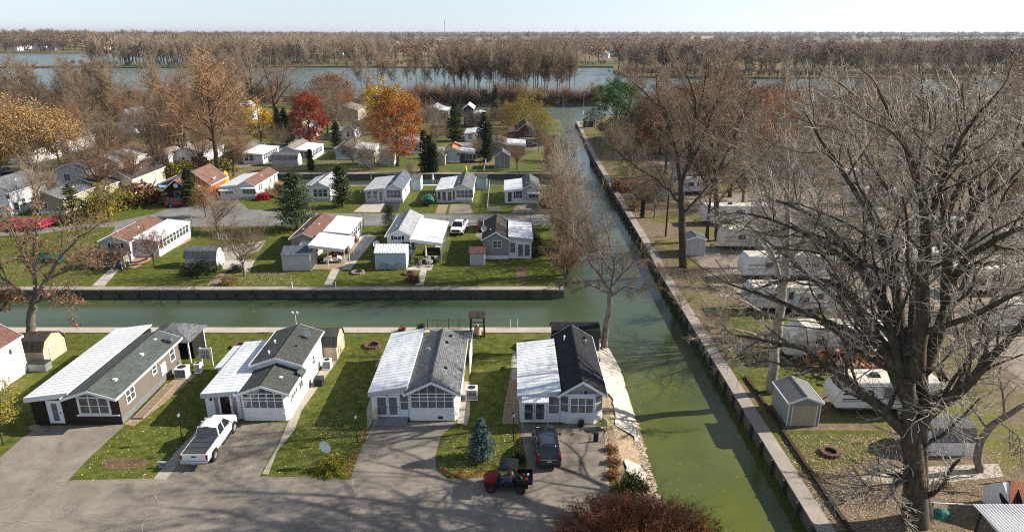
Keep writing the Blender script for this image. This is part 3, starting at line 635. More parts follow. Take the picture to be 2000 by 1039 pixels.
PROTO['tall'] = (bare(6, 20, 'tall', (15, 8, 6, 3), matt=BARK, twr=.028), 20); PROTO['tall2'] = (bare(7, 20, 'tall', (14, 8, 6, 3), matt=BARKG, matw=TWIGD, twr=.028), 20)
PROTO['tallt'] = (bare(8, 20, 'tall', (15, 8, 6, 3), matt=BARK, twr=.03, matw=bark('tan_orange_twigs', (.3, .17, .09), (.44, .27, .15), .1, .6)), 20)
PROTO['vase'] = (bare(9, 20, 'vase', (13, 10, 6, 3), matt=BARKG, twr=.028, matw=TWIGD), 20); PROTO['vase2'] = (bare(10, 20, 'vase', (9, 10, 6, 3), matt=BARKG, twr=.028, matw=TWIGP), 20)
PROTO['vaser'] = (bare(11, 20, 'vase', (14, 10, 6, 3), matt=BARK, twr=.03, matw=TWIGR), 20)
PROTO['big'] = (bare(12, 22, 'spread', (9, 9, 7, 3), matt=BARK, twr=.02, matw=TWIG, r=.5), 22); PROTO['big2'] = (bare(13, 22, 'spread', (7, 9, 7, 4), matt=BARK, twr=.02, matw=TWIGD, r=.5), 22)
PROTO['stem'] = (bare(14, 20, 'stem', (9, 7, 6, 3), matt=BARK, twr=.04, matw=TWIGD), 20); PROTO['stem2'] = (bare(15, 20, 'stem', (11, 7, 6, 3), matt=BARKG, twr=.04, matw=TWIG), 20)
PROTO['stem3'] = (bare(16, 20, 'stem', (8, 7, 6, 3), matt=BARK, twr=.04, matw=TWIG), 20)
PROTO['shrub'] = (bare(17, 5, 'shrub', (13, 8, 5, 3), matt=BARK, twr=.014, matw=TWIGR, r=.12), 5); PROTO['shrub2'] = (bare(18, 5, 'shrub', (11, 8, 5, 3), matt=BARKG, twr=.014, matw=TWIG, r=.12), 5)
PROTO['gold'] = (leafy(20, 12, 13, L_GOLD, 27000, .17, .35, gap=.6, clump=90), 12); PROTO['orange'] = (leafy(21, 18, 11, (L_ORNG, L_GOLDO, .84), 28000, .21, .12, 1.0, clump=130), 18)
PROTO['red'] = (leafy(22, 14, 9, L_RED, 22000, .19, .1, 1.5, clump=110), 14); PROTO['yellow'] = (leafy(23, 12, 7, L_YEL, 9000, .18, .2, clump=45), 12)
PROTO['willow'] = (leafy(24, 14, 24, L_WILL, 50000, .24, .12, 1.6, clump=150, droopy=.6), 14); PROTO['rust'] = (leafy(25, 14, 13, L_RUST, 12000, .18, .25, clump=90), 14)
PROTO['oranges'] = (leafy(26, 14, 13, (L_ORNG, L_RUST, .55), 14000, .19, .2, clump=90), 14)
PROTO['wpine'] = (leafy(27, 16, 13, L_WPINE, 36000, .2, .15, 1.2, clump=60), 16); PROTO['yg'] = (leafy(28, 7, 5.5, L_YG, 3500, .16, .2, clump=40), 7)
PROTO['maple'] = (bare(29, 6, 'spread', (8, 7, 6, 4), matw=TWIGR, leaf=leafm('dark_red_brown_leaves', [(.10, .035, .02), (.17, .06, .035)], 1), leafn=1, leafs=.16), 6)
PROTO['crab'] = (bare(30, 6, 'spread', (9, 9, 8, 5), matw=TWIGR, leaf=L_ORNG, leafn=1, leafs=.13, r=.1), 6)
PROTO['pine'] = (conifer(31, 9.2, 7.2, L_PINE, 28, 18, 18, .26, .48, .12, .2), 9.2); PROTO['spruce'] = (conifer(32, 10, 5.4, L_GRN, 28, 15, 15, .32, .8, .06), 10)
PROTO['blue'] = (conifer(33, 3.4, 2.4, L_BLUE, 26, 18, 14, .13, .75, .05, .1), 3.4); PROTO['arbor'] = (conifer(34, 9, 2.4, L_GRN, 40, 16, 7, .28, .28, .02, .05), 9)
PROTO['fir'] = (conifer(35, 7, 3.9, leafm('deep_green_needles', [(.02, .035, .01), (.045, .06, .015), (.08, .095, .03)], 1.2), 24, 16, 14, .25, .55, .1, .15), 7)
PROTO['yewcone'] = (conifer(36, 4.4, 3.2, L_GRN, 26, 18, 10, .13, .5, .0, .06), 4.4); PROTO['openspruce'] = (conifer(37, 8, 6, leafm('olive_needles', [(.05, .055, .012), (.09, .09, .022), (.16, .14, .04)], 1), 15, 15, 16, .3, .8, .1, .3, open_=True), 8)
PROTO['bush'] = (bush(38, 1.6, 2.4, L_BUSH, 3500, .1), 1.6); PROTO['brownbush'] = (bush(39, 1.3, 1.7, leafm('brown_bush_leaves', [(.12, .055, .03), (.2, .1, .05)], 1), 2200, .09), 1.3)
PROTO['yellowbush'] = (bush(40, 1.5, 3.2, leafm('yellow_green_shrub_leaves', [(.11, .12, .015), (.25, .22, .025), (.42, .34, .04)], 2.5), 4200, .1), 1.5)
PROTO['straw'] = (bush(41, 1.8, 2.2, L_STRAW, 2500, .12, twig=L_STRAW), 1.8); PROTO['crim'] = (bush(42, 1.4, 1.6, L_CRIM, 1800, .12), 1.4)
PROTO['olive'] = (bush(43, 3, 4, L_YG, 3500, .17), 3); PROTO['brush'] = (bush(44, 4, 7, leafm('brush_twig_tips', [(.10, .06, .04), (.17, .11, .07)], .6), 2600, .26, twig=TWIGR), 4)
PROTO['rustbush'] = (bush(45, .9, 1.6, L_RUST, 1600, .09), .9); PROTO['darkbush'] = (bush(46, 1.3, 1.6, leafm('near_black_green_leaves', [(.015, .022, .01), (.04, .05, .02)], 2), 1800, .09), 1.3)
PROTO['litgreen'] = (bush(47, 1.7, 2.2, L_BUSH, 3800, .09), 1.7)

# ---- the burgundy shrub cut by the bottom of the view
g0 = np.random.default_rng(99); N = 330; P0 = np.zeros((N, 5, 3)); a = g0.random(N) * 6.28; rr = g0.random(N) ** .6
for j in range(5):
    P0[:, j, 0] = np.cos(a) * (rr * 2.6 + rr * 2.4 * (j / 4) ** .9); P0[:, j, 1] = np.sin(a) * (rr * 1.6 + rr * 1.6 * (j / 4) ** .9); P0[:, j, 2] = (3.2 - 1.7 * rr ** 2.2) * (j / 4) ** .85
R0_ = np.full((N, 5), .02); Pb, Rb = children(P0, R0_, 9, .3, (10, 40), 4, .25, .06, .08, .6, g0); Pc, Rc = children(Pb, Rb, 5, .5, (10, 40), 3, .2, .04, .1, .7, g0); Rc = np.maximum(Rc, .005)
e = np.concatenate([Pc[:, -1], Pc[:, 1], Pb[:, -1]]); e = e[g0.random(len(e)) < .85]
cv = merge([(*tubes(Pb, Rb, 3), 0), (*tubes(Pc, Rc, 3), 0), (*leaf_quads(e + g0.normal(size=e.shape) * .06, .085, g0), 1)])
sv = tubes(P0, R0_, 5); x_, y_ = G(1225, 1039, 1.2)
o = thing('shrub', 'large burgundy red twiggy shrub between the end of the asphalt and the canal', 'shrub', (7.5, 34.0, 0)); o.scale = (1.0, .85, .8)
link('stems', np_mesh('stems', sv[0], quads=sv[1], mats=[TWIGR]), o)
link('foliage', np_mesh('foliage', cv[0], quads=cv[1], mi=cv[2], mats=[bark('russet_twigs', (.2, .075, .04), (.36, .16, .09), .1, 2), L_BURG]), o)

# ---- the giant bare tree at the right: limbs traced in the photo, each at its own distance, plus unseen rear limbs added for their shadows
def limb_tree(name, label, limbs, base_r, loc, twl=(13, 11, 9, 4), seed=5, twr=.017, matt=None, matw=None, extra=None, zmax=1e9):
    g = np.random.default_rng(seed); o = thing(name, label, 'tree', (loc[0], loc[1], 0)); org = np.array([loc[0], loc[1], 0])
    tp = []; P1s = []; R1s = []
    for pts, r0, r1 in limbs:
        W_ = np.array([PY(*p) if len(p) == 3 else p[:3] for p in pts]) - org; seg = np.linalg.norm(np.diff(W_, axis=0), axis=1); cs = np.concatenate([[0], np.cumsum(seg)]); K = 10
        s = np.linspace(0, cs[-1], K); P = np.stack([np.interp(s, cs, W_[:, i]) for i in range(3)], 1); P[1:-1] += g.normal(size=(K - 2, 3)) * cs[-1] * .006
        rad = (r0 + (r1 - r0) * np.linspace(0, 1, K)) * 1.15; P1s.append(P); R1s.append(rad)
    P1 = np.stack(P1s); R1 = np.stack(R1s); plain = np.array([len(l[0][0]) == 4 for l in limbs]); big = (R1[:, 0] > base_r * .8) | plain
    if plain.any(): q2 = children(P1[plain], R1[plain], 6, .34, (25, 55), 6, .3, .03, .14, .55, g, tip=True); tp.append((*tubes(q2[0], np.maximum(q2[1], .035), 5), 0))
    tp.append((*tubes(P1, R1, 9), 0)); Pl = P1[~big]; Rl = R1[~big]
    P2, R2 = children(Pl, Rl, twl[0], .34, (22, 62), 7, .15, .03, .14, .5, g, lambda t: 1.3 - .9 * t, tip=True); P2n = P2; R2n = np.maximum(R2, .03)
    P3, R3 = children(P2n, R2n, twl[1], .42, (25, 65), 5, .12, .02, .17, .5, g, tip=True, droop=.03); R3 = np.maximum(R3, twr)
    keep = P3[:, -1, 2] < zmax; P3 = P3[keep]; R3 = R3[keep]
    P4, R4 = children(P3, R3, twl[2], .45, (25, 65), 4, .1, .01, .2, .6, g, tip=True, droop=.03); R4 = np.maximum(R4, twr * .7)
    keep = P4[:, -1, 2] < zmax + .3; P4 = P4[keep]; R4 = R4[keep]
    parts = [(*tubes(P3, R3, 4), 0), (*tubes(P4, R4, 3), 0)]
    if twl[3]:
        P5, R5 = children(P4, R4, twl[3], .45, (25, 65), 2, .2, 0, .2, .7, g); R5 = np.maximum(R5, twr * .5); parts.append((*tubes(P5, R5, 3), 0))
    mats = [matw or TWIGP]
    if extra:
        e = P4[:, -1][g.random(len(P4)) < extra[1]]; parts.append((*leaf_quads(e + g.normal(size=e.shape) * .1, extra[2], g), 1)); mats.append(extra[0])
    tp.append((*tubes(P2, R2n, 6), 0)); tv = merge(tp); cv = merge(parts)
    link('trunk', np_mesh('trunk', tv[0], quads=tv[1], mats=[matt or BARK], smooth=True), o)
    link('crown', np_mesh('crown', cv[0], quads=cv[1], mi=cv[2], mats=mats), o); return o
B = 36.4
tx, ty = G(1790, 1026)
L = [([(26.1, 36.6, 8, 0), (24, 40, 11, 0), (21.5, 44, 13.5, 0), (18, 48, 16, 0)], .3, .05), ([(26.3, 37, 10, 0), (26.5, 42, 14, 0), (27, 47, 18, 0), (26, 52, 21, 0)], .28, .05), ([(26.1, 36.7, 8.5, 0), (22.5, 39.5, 11.5, 0), (18, 42, 13, 0), (14.5, 43, 14, 0)], .26, .05), ([(26.1, 37, 6.5, 0), (25, 41, 9.5, 0), (22, 45.5, 10.5, 0), (18.5, 47.5, 11.5, 0)], .24, .05),  # untraced rear limbs hidden behind the crown, added to throw branch shadows on the asphalt
     ([(1790, 1040, B), (1786, 960, B), (1780, 880, B), (1776, 810, B), (1770, 735, B)], .78, .26),
     ([(1802, 1035, B + .3), (1800, 900, B + .6), (1800, 790, B + .6), (1803, 690, B + .6)], .42, .2),
     ([(1780, 850, B), (1750, 832, B + .3), (1670, 752, B + 1.5), (1628, 718, B + 2.4), (1565, 678, B + 3.5), (1490, 662, B + 4.5), (1440, 655, B + 5)], .34, .06),
     ([(1776, 790, B), (1733, 693, B + 1), (1700, 640, B + 2.5), (1640, 560, B + 4), (1560, 540, B + 5.5), (1490, 560, B + 6.5)], .32, .06),
     ([(1772, 770, B), (1740, 650, B + 1.5), (1726, 583, B + 2.5), (1694, 539, B + 3.5), (1641, 470, B + 5.5), (1581, 417, B + 7.5), (1500, 385, B + 9)], .36, .07),
     ([(1775, 780, B), (1765, 640, B + 1.5), (1739, 520, B + 3), (1702, 430, B + 5), (1650, 340, B + 7), (1600, 270, B + 9), (1570, 215, B + 10)], .36, .06),
     ([(1790, 740, B), (1800, 640, B), (1806, 530, B), (1811, 450, B - .3), (1795, 349, B - .6), (1763, 280, B - 1), (1735, 215, B - 1), (1715, 175, B - 1)], .42, .06),
     ([(1803, 720, B + .6), (1840, 644, B + 1), (1852, 583, B + 1), (1848, 482, B + 1), (1845, 397, B + 1.4), (1830, 310, B + 2), (1815, 235, B + 2), (1800, 170, B + 3)], .38, .06),
     ([(1848, 490, B + 1), (1872, 454, B + 1), (1912, 389, B + 1.4), (1957, 340, B + 2), (2000, 280, B + 3), (2040, 220, B + 4)], .25, .05),
     ([(1850, 570, B + 1), (1880, 515, B), (1937, 470, B - 1), (2000, 442, B - 2), (2100, 400, B - 3)], .24, .05),
     ([(1790, 850, B), (1814, 810, B - .5), (1860, 770, B - 1.5), (1902, 735, B - 2.5), (1940, 690, B - 3), (2000, 630, B - 4), (2080, 560, B - 5)], .36, .07),
     ([(1800, 720, B + .5), (1850, 690, B + 2), (1900, 640, B + 4), (1960, 570, B + 7), (2010, 500, B + 9)], .28, .05),
     ([(1778, 700, B), (1790, 600, B + 3), (1780, 500, B + 5.5), (1760, 400, B + 8), (1700, 310, B + 10), (1660, 240, B + 11), (1640, 190, B + 12)], .3, .05),
     ([(1845, 430, B + 1), (1880, 350, B + 3), (1900, 270, B + 5), (1920, 210, B + 7), (1930, 165, B + 8)], .21, .05),
     ([(1694, 539, B + 3.5), (1640, 500, B + 4), (1560, 450, B + 4.5), (1480, 420, B + 5), (1440, 415, B + 5)], .19, .04),
     ([(1811, 450, B), (1850, 330, B - 1), (1890, 250, B - 2), (1950, 180, B - 3)], .18, .04),
     ([(1785, 900, B), (1740, 960, B - 1), (1690, 955, B - 1.6), (1640, 985, B - 2)], .1, .03)]
limb_tree('giant_tree', 'giant bare tree with many forking limbs, the largest and nearest on the campground bank', L, .7, (tx, ty), zmax=28.3, twl=(14, 9, 8, 0), seed=5, matw=TWIGP, twr=.0185, matt=bark('grey_brown_bark', (.045, .036, .027), (.13, .105, .08)))
bx, by = G(1507, 766); B = by
L = [([(1507, 768, B), (1512, 700, B), (1518, 640, B), (1530, 560, B), (1537, 500, B)], .4, .3),
     ([(1537, 500, B), (1537, 420, B), (1535, 350, B), (1537, 280, B), (1530, 200, B), (1535, 160, B)], .26, .03),
     ([(1534, 520, B), (1560, 480, B), (1590, 430, B - 1), (1600, 380, B - 1), (1630, 320, B - 1), (1640, 250, B)], .19, .03),
     ([(1530, 560, B), (1510, 500, B + 1), (1480, 450, B + 2), (1440, 430, B + 2), (1400, 425, B + 3)], .2, .04),
     ([(1520, 620, B), (1470, 600, B - 1), (1420, 570, B - 2), (1370, 560, B - 2)], .13, .03), ([(1515, 680, B), (1470, 650, B - 2), (1420, 640, B - 3), (1360, 660, B - 4)], .13, .03),
     ([(1536, 460, B), (1500, 390, B), (1470, 300, B + 1), (1450, 220, B + 1)], .13, .03), ([(1536, 420, B), (1570, 330, B + 1), (1590, 240, B + 2), (1600, 170, B + 2)], .13, .03), ([(1520, 630, B), (1580, 590, B - 1), (1640, 590, B - 1), (1690, 560, B - 2)], .12, .03)]
limb_tree('sycamore', 'pale white barked sycamore beside the canal path, left of the giant tree', L, .4, (bx, by), twl=(10, 9, 6, 2), seed=8, matt=WHITEB, matw=TWIGP, twr=.012)
bx, by = G(1335, 522); B = by
L = [([(1335, 524, B), (1333, 460, B), (1332, 400, B), (1330, 365, B)], .48, .36),
     ([(1330, 380, B), (1326, 320, B), (1312, 260, B), (1300, 215, B), (1260, 185, B), (1235, 160, B)], .24, .05), ([(1330, 365, B), (1352, 300, B), (1358, 230, B), (1350, 160, B), (1320, 120, B)], .26, .05),
     ([(1345, 330, B), (1380, 260, B), (1400, 200, B), (1420, 140, B), (1440, 110, B)], .22, .05), ([(1331, 400, B), (1300, 365, B - 1), (1265, 340, B - 1), (1230, 320, B - 2), (1200, 290, B - 2)], .17, .04),
     ([(1358, 240, B), (1375, 180, B), (1380, 120, B)], .14, .04), ([(1333, 420, B), (1370, 380, B - 1), (1410, 330, B - 1), (1450, 300, B - 1)], .15, .04), ([(1310, 260, B), (1285, 190, B + 1), (1280, 140, B + 1)], .13, .04)]
limb_tree('cottonwood', 'tall dark bare tree with upswept forks at the jog in the canal wall', L, .44, (bx, by), twl=(11, 9, 6, 2), seed=9, matt=BARK, matw=TWIG, twr=.018, extra=(L_RUST, .04, .2))
bx, by = G(1402, 470); B = by
L = [([(1402, 472, B), (1400, 400, B), (1398, 340, B)], .4, .3), ([(1398, 350, B), (1390, 280, B), (1405, 200, B), (1395, 140, B)], .22, .05), ([(1398, 340, B), (1430, 280, B), (1455, 210, B), (1475, 150, B)], .2, .05),
     ([(1399, 380, B), (1360, 330, B), (1340, 280, B), (1330, 230, B)], .16, .04), ([(1400, 400, B), (1440, 350, B), (1490, 310, B), (1520, 260, B)], .15, .04)]
limb_tree('cottonwood', 'tall bare tree with a few rusty leaves, standing just behind the dark forked tree', L, .38, (bx, by), twl=(11, 9, 6, 2), seed=10, matt=BARK, matw=TWIGD, twr=.018, extra=(L_RUST, .2, .25))
# leaning bare tree on the tip of the point, spreading over the water
bx, by = G(1180, 675); B = by
L = [([(1180, 678, B), (1184, 640, B), (1191, 600, B), (1193, 570, B)], .3, .22), ([(1193, 575, B), (1165, 560, B), (1120, 545, B - 1), (1080, 560, B - 1)], .12, .03), ([(1193, 570, B), (1200, 520, B + 1), (1190, 470, B + 1), (1180, 430, B + 2)], .15, .03),
     ([(1192, 570, B), (1150, 510, B + 1), (1130, 470, B + 1), (1100, 430, B + 2)], .13, .03), ([(1192, 580, B), (1220, 560, B), (1250, 565, B - 1), (1285, 555, B - 1)], .11, .03), ([(1193, 560, B), (1230, 520, B), (1255, 490, B), (1275, 480, B)], .11, .03), ([(1195, 530, B), (1160, 480, B), (1150, 440, B)], .09, .03)]
limb_tree('leaning_tree', 'bare tree rooted in the white bank at the tip of the point', L, .27, (bx, by), twl=(10, 9, 7, 3), seed=11, matt=BARKG, matw=TWIGD, twr=.011)
# left foreground tree with clinging brown leaves
bx, by = G(60, 655); B = by
L = [([(60, 656, B), (60, 620, B), (66, 590, B), (72, 575, B)], .4, .3), ([(72, 580, B), (90, 545, B), (120, 500, B), (150, 465, B), (190, 440, B)], .2, .04), ([(70, 585, B), (66, 530, B), (68, 470, B), (75, 420, B)], .2, .04),
     ([(68, 590, B), (30, 560, B), (0, 540, B), (-50, 500, B)], .16, .04), ([(70, 590, B), (100, 575, B - 1), (130, 570, B - 1), (140, 610, B - 2)], .12, .03), ([(66, 600, B), (40, 575, B - 1), (15, 580, B - 2), (5, 600, B - 2)], .1, .03),
     ([(68, 540, B), (40, 490, B + 1), (20, 440, B + 1), (0, 410, B + 2)], .14, .03), ([(90, 545, B), (130, 530, B + 1), (170, 510, B + 1), (215, 500, B + 1)], .12, .03)]
limb_tree('maple_tree', 'half bare tree with brown curled leaves at the left end of the near seawall', L, .38, (bx, by), twl=(10, 9, 7, 2), seed=12, matt=BARKG, matw=TWIG, twr=.012, extra=(L_RUST, .8, .2))
# small crooked tree lower right
bx, by = G(1912, 918); B = by
L = [([(1912, 920, B), (1908, 890, B), (1920, 850, B), (1945, 825, B)], .26, .2), ([(1945, 825, B), (1975, 805, B), (2010, 785, B), (2060, 760, B)], .19, .08), ([(1930, 838, B), (1900, 800, B + 1), (1890, 760, B + 1), (1880, 720, B + 2)], .09, .03), ([(1960, 815, B), (1960, 770, B), (1950, 730, B + 1), (1960, 690, B + 2)], .09, .03), ([(1950, 822, B), (1990, 850, B - 1), (1995, 900, B - 2)], .05, .02)]
limb_tree('crooked_tree', 'small crooked bare tree bending right on bare soil beside the low grey shed', L, .24, (bx, by), twl=(8, 7, 6, 2), seed=13, matt=BARKG, matw=TWIGP, twr=.01)
# ================================================================ buildings
CT, ST = math.cos(TH), math.sin(TH)
def XA(p, Y): return (p - CX) / FPX * (Y * CT + HCAM * ST)
def YG(py, z=0): return G(1000, py, z)[1]
class F:
    """a wall's own frame: a along the wall, b up, c outward"""
    def __init__(s, o, u, n): s.o = Vector(o); s.u = Vector(u).normalized(); s.n = Vector(n).normalized()
    def p(s, a, b, c): return tuple(s.o + s.u * a + Vector((0, 0, b)) + s.n * c)
    def box(s, mb, a0, a1, b0, b1, c0, c1, mi=0):
        return mb.hexa([s.p(a0, b0, c0), s.p(a1, b0, c0), s.p(a1, b0, c1), s.p(a0, b0, c1), s.p(a0, b1, c0), s.p(a1, b1, c0), s.p(a1, b1, c1), s.p(a0, b1, c1)], mi)
def front(x, y=0): return F((x, y, 0), (1, 0, 0), (0, -1, 0))
def right(x, y=0): return F((x, y, 0), (0, 1, 0), (1, 0, 0))
def left(x, y=0): return F((x, y, 0), (0, -1, 0), (-1, 0, 0))
def window(par, f, a, b, w, h, cols=1, rows=2, glass=None, fr=.07, frm=None):
    mb = MB(); f.box(mb, a - fr, a, b - fr, b + h + fr, -.01, .06); f.box(mb, a + w, a + w + fr, b - fr, b + h + fr, -.01, .06)
    f.box(mb, a, a + w, b - fr, b, -.01, .06); f.box(mb, a, a + w, b + h, b + h + fr, -.01, .06)
    for i in range(1, cols): f.box(mb, a + w * i / cols - fr * .45, a + w * i / cols + fr * .45, b, b + h, 0, .055)
    for i in range(1, rows): f.box(mb, a, a + w, b + h * i / rows - .025, b + h * i / rows + .025, 0, .05)
    wn = mb.build('window', frm or TRIM, par); g = MB(); f.box(g, a, a + w, b, b + h, -.01, .02); g.build('pane', glass or GLASS, wn); return wn
def shutters(par, f, a, b, w, h, mat, sw=.3):
    for x in (a - sw - .08, a + w + .08):
        mb = MB(); f.box(mb, x, x + sw, b - .05, b + h + .05, -.01, .04)
        for k in range(6): f.box(mb, x + .04, x + sw - .04, b + h * k / 6, b + h * k / 6 + .05, .03, .055)
        mb.build('shutter', mat, par)
def door(par, f, a, w=.9, h=2.0, b=.25, mat=None, glass=None, gl=(.18, .35, .82, .9)):
    mb = MB(); f.box(mb, a, a + w, b, b + h, -.01, .05); f.box(mb, a - .07, a, b, b + h + .07, -.01, .07); f.box(mb, a + w, a + w + .07, b, b + h + .07, -.01, .07); f.box(mb, a, a + w, b + h, b + h + .07, -.01, .07)
    d = mb.build('door', mat or TRIM, par)
    g = MB(); f.box(g, a + w * gl[0], a + w * gl[2], b + h * gl[1] - h * .2, b + h * gl[3], .04, .06); g.build('glass', glass or GLASS, d)
    h_ = MB(); f.box(h_, a + w * .88, a + w * .94, b + h * .45, b + h * .5, .05, .11); h_.build('handle', DARKMET, d); return d
def gable_roof(par, x0, x1, y0, y1, ze, zr, mat, ov=.25, ovf=.35, t=.12, fascia=True, xr=None, nm='roof', fmat=None):
    xr = (x0 + x1) / 2 if xr is None else xr; sl = (zr - ze) / (xr - x0); sr = (zr - ze) / (x1 - xr)
    mb = MB(); a, b = y0 - ovf, y1 + ovf * .6; t_ = .04
    mb.slab((x0 - ov, a, ze - sl * ov + t), (xr, a, zr + t), (xr, b, zr + t), (x0 - ov, b, ze - sl * ov + t), t)
    mb.slab((xr, a, zr + t), (x1 + ov, a, ze - sr * ov + t), (x1 + ov, b, ze - sr * ov + t), (xr, b, zr + t), t)
    mb.prism([(xr - .09, zr + t + .0), (xr, zr + t + .035), (xr + .09, zr + t)], 'y', a, b)
    r = mb.build(nm, mat, par)
    if fascia:
        f = MB()
        for (ya, yb) in ((a - .03, a - .002), (b + .002, b + .03)):
            f.hexa([(x0 - ov, ya, ze - sl * ov - .09), (xr, ya, zr - .09), (xr, yb, zr - .09), (x0 - ov, yb, ze - sl * ov - .09), (x0 - ov, ya, ze - sl * ov + t + .015), (xr, ya, zr + t + .015), (xr, yb, zr + t + .015), (x0 - ov, yb, ze - sl * ov + t + .015)])
            f.hexa([(xr, ya, zr - .09), (x1 + ov, ya, ze - sr * ov - .09), (x1 + ov, yb, ze - sr * ov - .09), (xr, yb, zr - .09), (xr, ya, zr + t + .015), (x1 + ov, ya, ze - sr * ov + t + .015), (x1 + ov, yb, ze - sr * ov + t + .015), (xr, yb, zr + t + .015)])
        f.box(x1 + ov + .002, x1 + ov + .05, a, b, ze - sr * ov - .03, ze - sr * ov + t + .03); f.box(x0 - ov - .05, x0 - ov - .002, a, b, ze - sl * ov - .03, ze - sl * ov + t + .03)
        f.build('fascia', fmat or TRIM, r)
    return r
def gable_wall(par, x0, x1, y0, y1, ze, zr, mat, foot=None, xr=None, z0=0):
    xr = (x0 + x1) / 2 if xr is None else xr
    mb = MB(); mb.prism([(x0, z0), (x1, z0), (x1, ze), (xr, zr), (x0, ze)], 'y', y0, y1)
    if foot: mb.prism(foot, 'z', z0, ze - .01)
    return mb.build('wall', mat, par)
def shed_roof(par, x0, x1, y0, y1, zl, zh, mat, high='right', ov=.2, t=.1, ribs=.5, nm='addition_roof', flute=True):
    """single slope, ribs run down the slope"""
    zl0, zr0 = (zl, zh) if high == 'right' else (zh, zl); mb = MB(); a, b = y0 - .25, y1 + .15; o0 = ov if high == 'right' else 0; o1 = 0 if high == 'right' else ov
    s = (zr0 - zl0) / (x1 - x0); mb.slab((x0 - o0, a, zl0 - s * o0 + t), (x1 + o1, a, zr0 + s * o1 + t), (x1 + o1, b, zr0 + s * o1 + t), (x0 - o0, b, zl0 - s * o0 + t), t)
    if ribs:
        n = int((b - a) / ribs)
        for i in range(n + 1):
            y = a + (b - a) * i / n; mb.slab((x0 - o0, y - .015, zl0 - s * o0 + t + .025), (x1 + o1, y - .015, zr0 + s * o1 + t + .025), (x1 + o1, y + .015, zr0 + s * o1 + t + .025), (x0 - o0, y + .015, zl0 - s * o0 + t + .025), .03)
    r = mb.build(nm, mat, par)
    if flute:
        f = MB(); xa, xb = x0 - o0, x1 + o1; n = max(6, int((xb - xa) / .12))
        for i in range(n):
            u0 = i / n; u1 = u0 + .55 / n; za = zl0 - s * o0 + (xb - xa) * s * u0; zb = zl0 - s * o0 + (xb - xa) * s * u1
            f.hexa([(xa + (xb - xa) * u0, a - .03, za - .3), (xa + (xb - xa) * u1, a - .03, zb - .3), (xa + (xb - xa) * u1, a - .002, zb - .3), (xa + (xb - xa) * u0, a - .002, za - .3), (xa + (xb - xa) * u0, a - .03, za + .08), (xa + (xb - xa) * u1, a - .03, zb + .08), (xa + (xb - xa) * u1, a - .002, zb + .08), (xa + (xb - xa) * u0, a - .002, za + .08)])
        f.hexa([(xa, a - .002, zl0 - s * o0 - .28), (xb, a - .002, zr0 + s * o1 - .28), (xb, a + .03, zr0 + s * o1 - .28), (xa, a + .03, zl0 - s * o0 - .28), (xa, a - .002, zl0 - s * o0 - .0), (xb, a - .002, zr0 + s * o1 - .0), (xb, a + .03, zr0 + s * o1), (xa, a + .03, zl0 - s * o0)])
        f.build('fluted_fascia', MROOF2 if mat is not MROOFC else MROOFC, r)
    return r
def shed_wall(par, x0, x1, y0, y1, zl, zh, mat, high='right'):
    a, b = (zl, zh) if high == 'right' else (zh, zl); mb = MB(); mb.prism([(x0, 0), (x1, 0), (x1, b), (x0, a)], 'y', y0, y1); return mb.build('addition_wall', mat, par)
def vent(par, x, y, z, mat=None, s=1.0, stack=False):
    mb = MB()
    if stack: mb.cyl((x, y, z - .1), (x, y, z + .38), .06, n=8); mb.cyl((x, y, z + .36), (x, y, z + .46), .12, .05, n=8)
    else: mb.hexa([(x - .2 * s, y - .2 * s, z - .05), (x + .2 * s, y - .2 * s, z - .05), (x + .2 * s, y + .2 * s, z - .05), (x - .2 * s, y + .2 * s, z - .05), (x - .14 * s, y - .14 * s, z + .14), (x + .14 * s, y - .14 * s, z + .14), (x + .14 * s, y + .14 * s, z + .14), (x - .14 * s, y + .14 * s, z + .14)])
    mb.build('roof_vent', mat or TRIM, par)
def awning(par, f, a, w, b, d=.7, mat=None, drop=.3, nm='awning'):
    mb = MB(); n = max(5, int(w / .13))
    for i in range(n):
        a0 = a + w * i / n; a1 = a0 + w / n * .96; h = .012 * (i % 2)
        mb.hexa([f.p(a0, b + h, .02), f.p(a1, b + h, .02), f.p(a1, b - drop + h, d), f.p(a0, b - drop + h, d), f.p(a0, b + .03 + h, .02), f.p(a1, b + .03 + h, .02), f.p(a1, b - drop + .03 + h, d), f.p(a0, b - drop + .03 + h, d)])
    f.box(mb, a, a + w, b - drop - .1, b - drop, d - .02, d); mb.build(nm, mat or MROOFC, par)
def skirt(par, x0, x1, y0, y1, mat, h=.55, foot=None):
    mb = MB()
    if foot: mb.prism([(x * 1 + (.02 if x > (x0 + x1) / 2 else -.02), y - .02) for x, y in foot], 'z', 0, h)
    else: mb.box(x0 - .02, x1 + .02, y0 - .02, y1 + .02, 0, h)
    mb.build('skirting', mat, par)
def text(par, s, f, a, b, size, mat, c=.03, nm='lettering'):
    cu = bpy.data.curves.new(nm, 'FONT'); cu.body = s; cu.size = size; cu.extrude = .004; cu.align_x = 'CENTER'
    t = bpy.data.objects.new(nm, cu); COL.objects.link(t); bpy.context.view_layer.update()
    me = bpy.data.meshes.new_from_object(t.evaluated_get(bpy.context.evaluated_depsgraph_get())); bpy.data.objects.remove(t)
    me.materials.clear(); me.materials.append(mat); o = link(nm, me, par)
    nn = f.n; m = Matrix(((f.u.x, 0, nn.x), (f.u.y, 0, nn.y), (0, 1, 0))).to_4x4(); m.translation = Vector(f.p(a, b, c)); o.matrix_local = m; return o

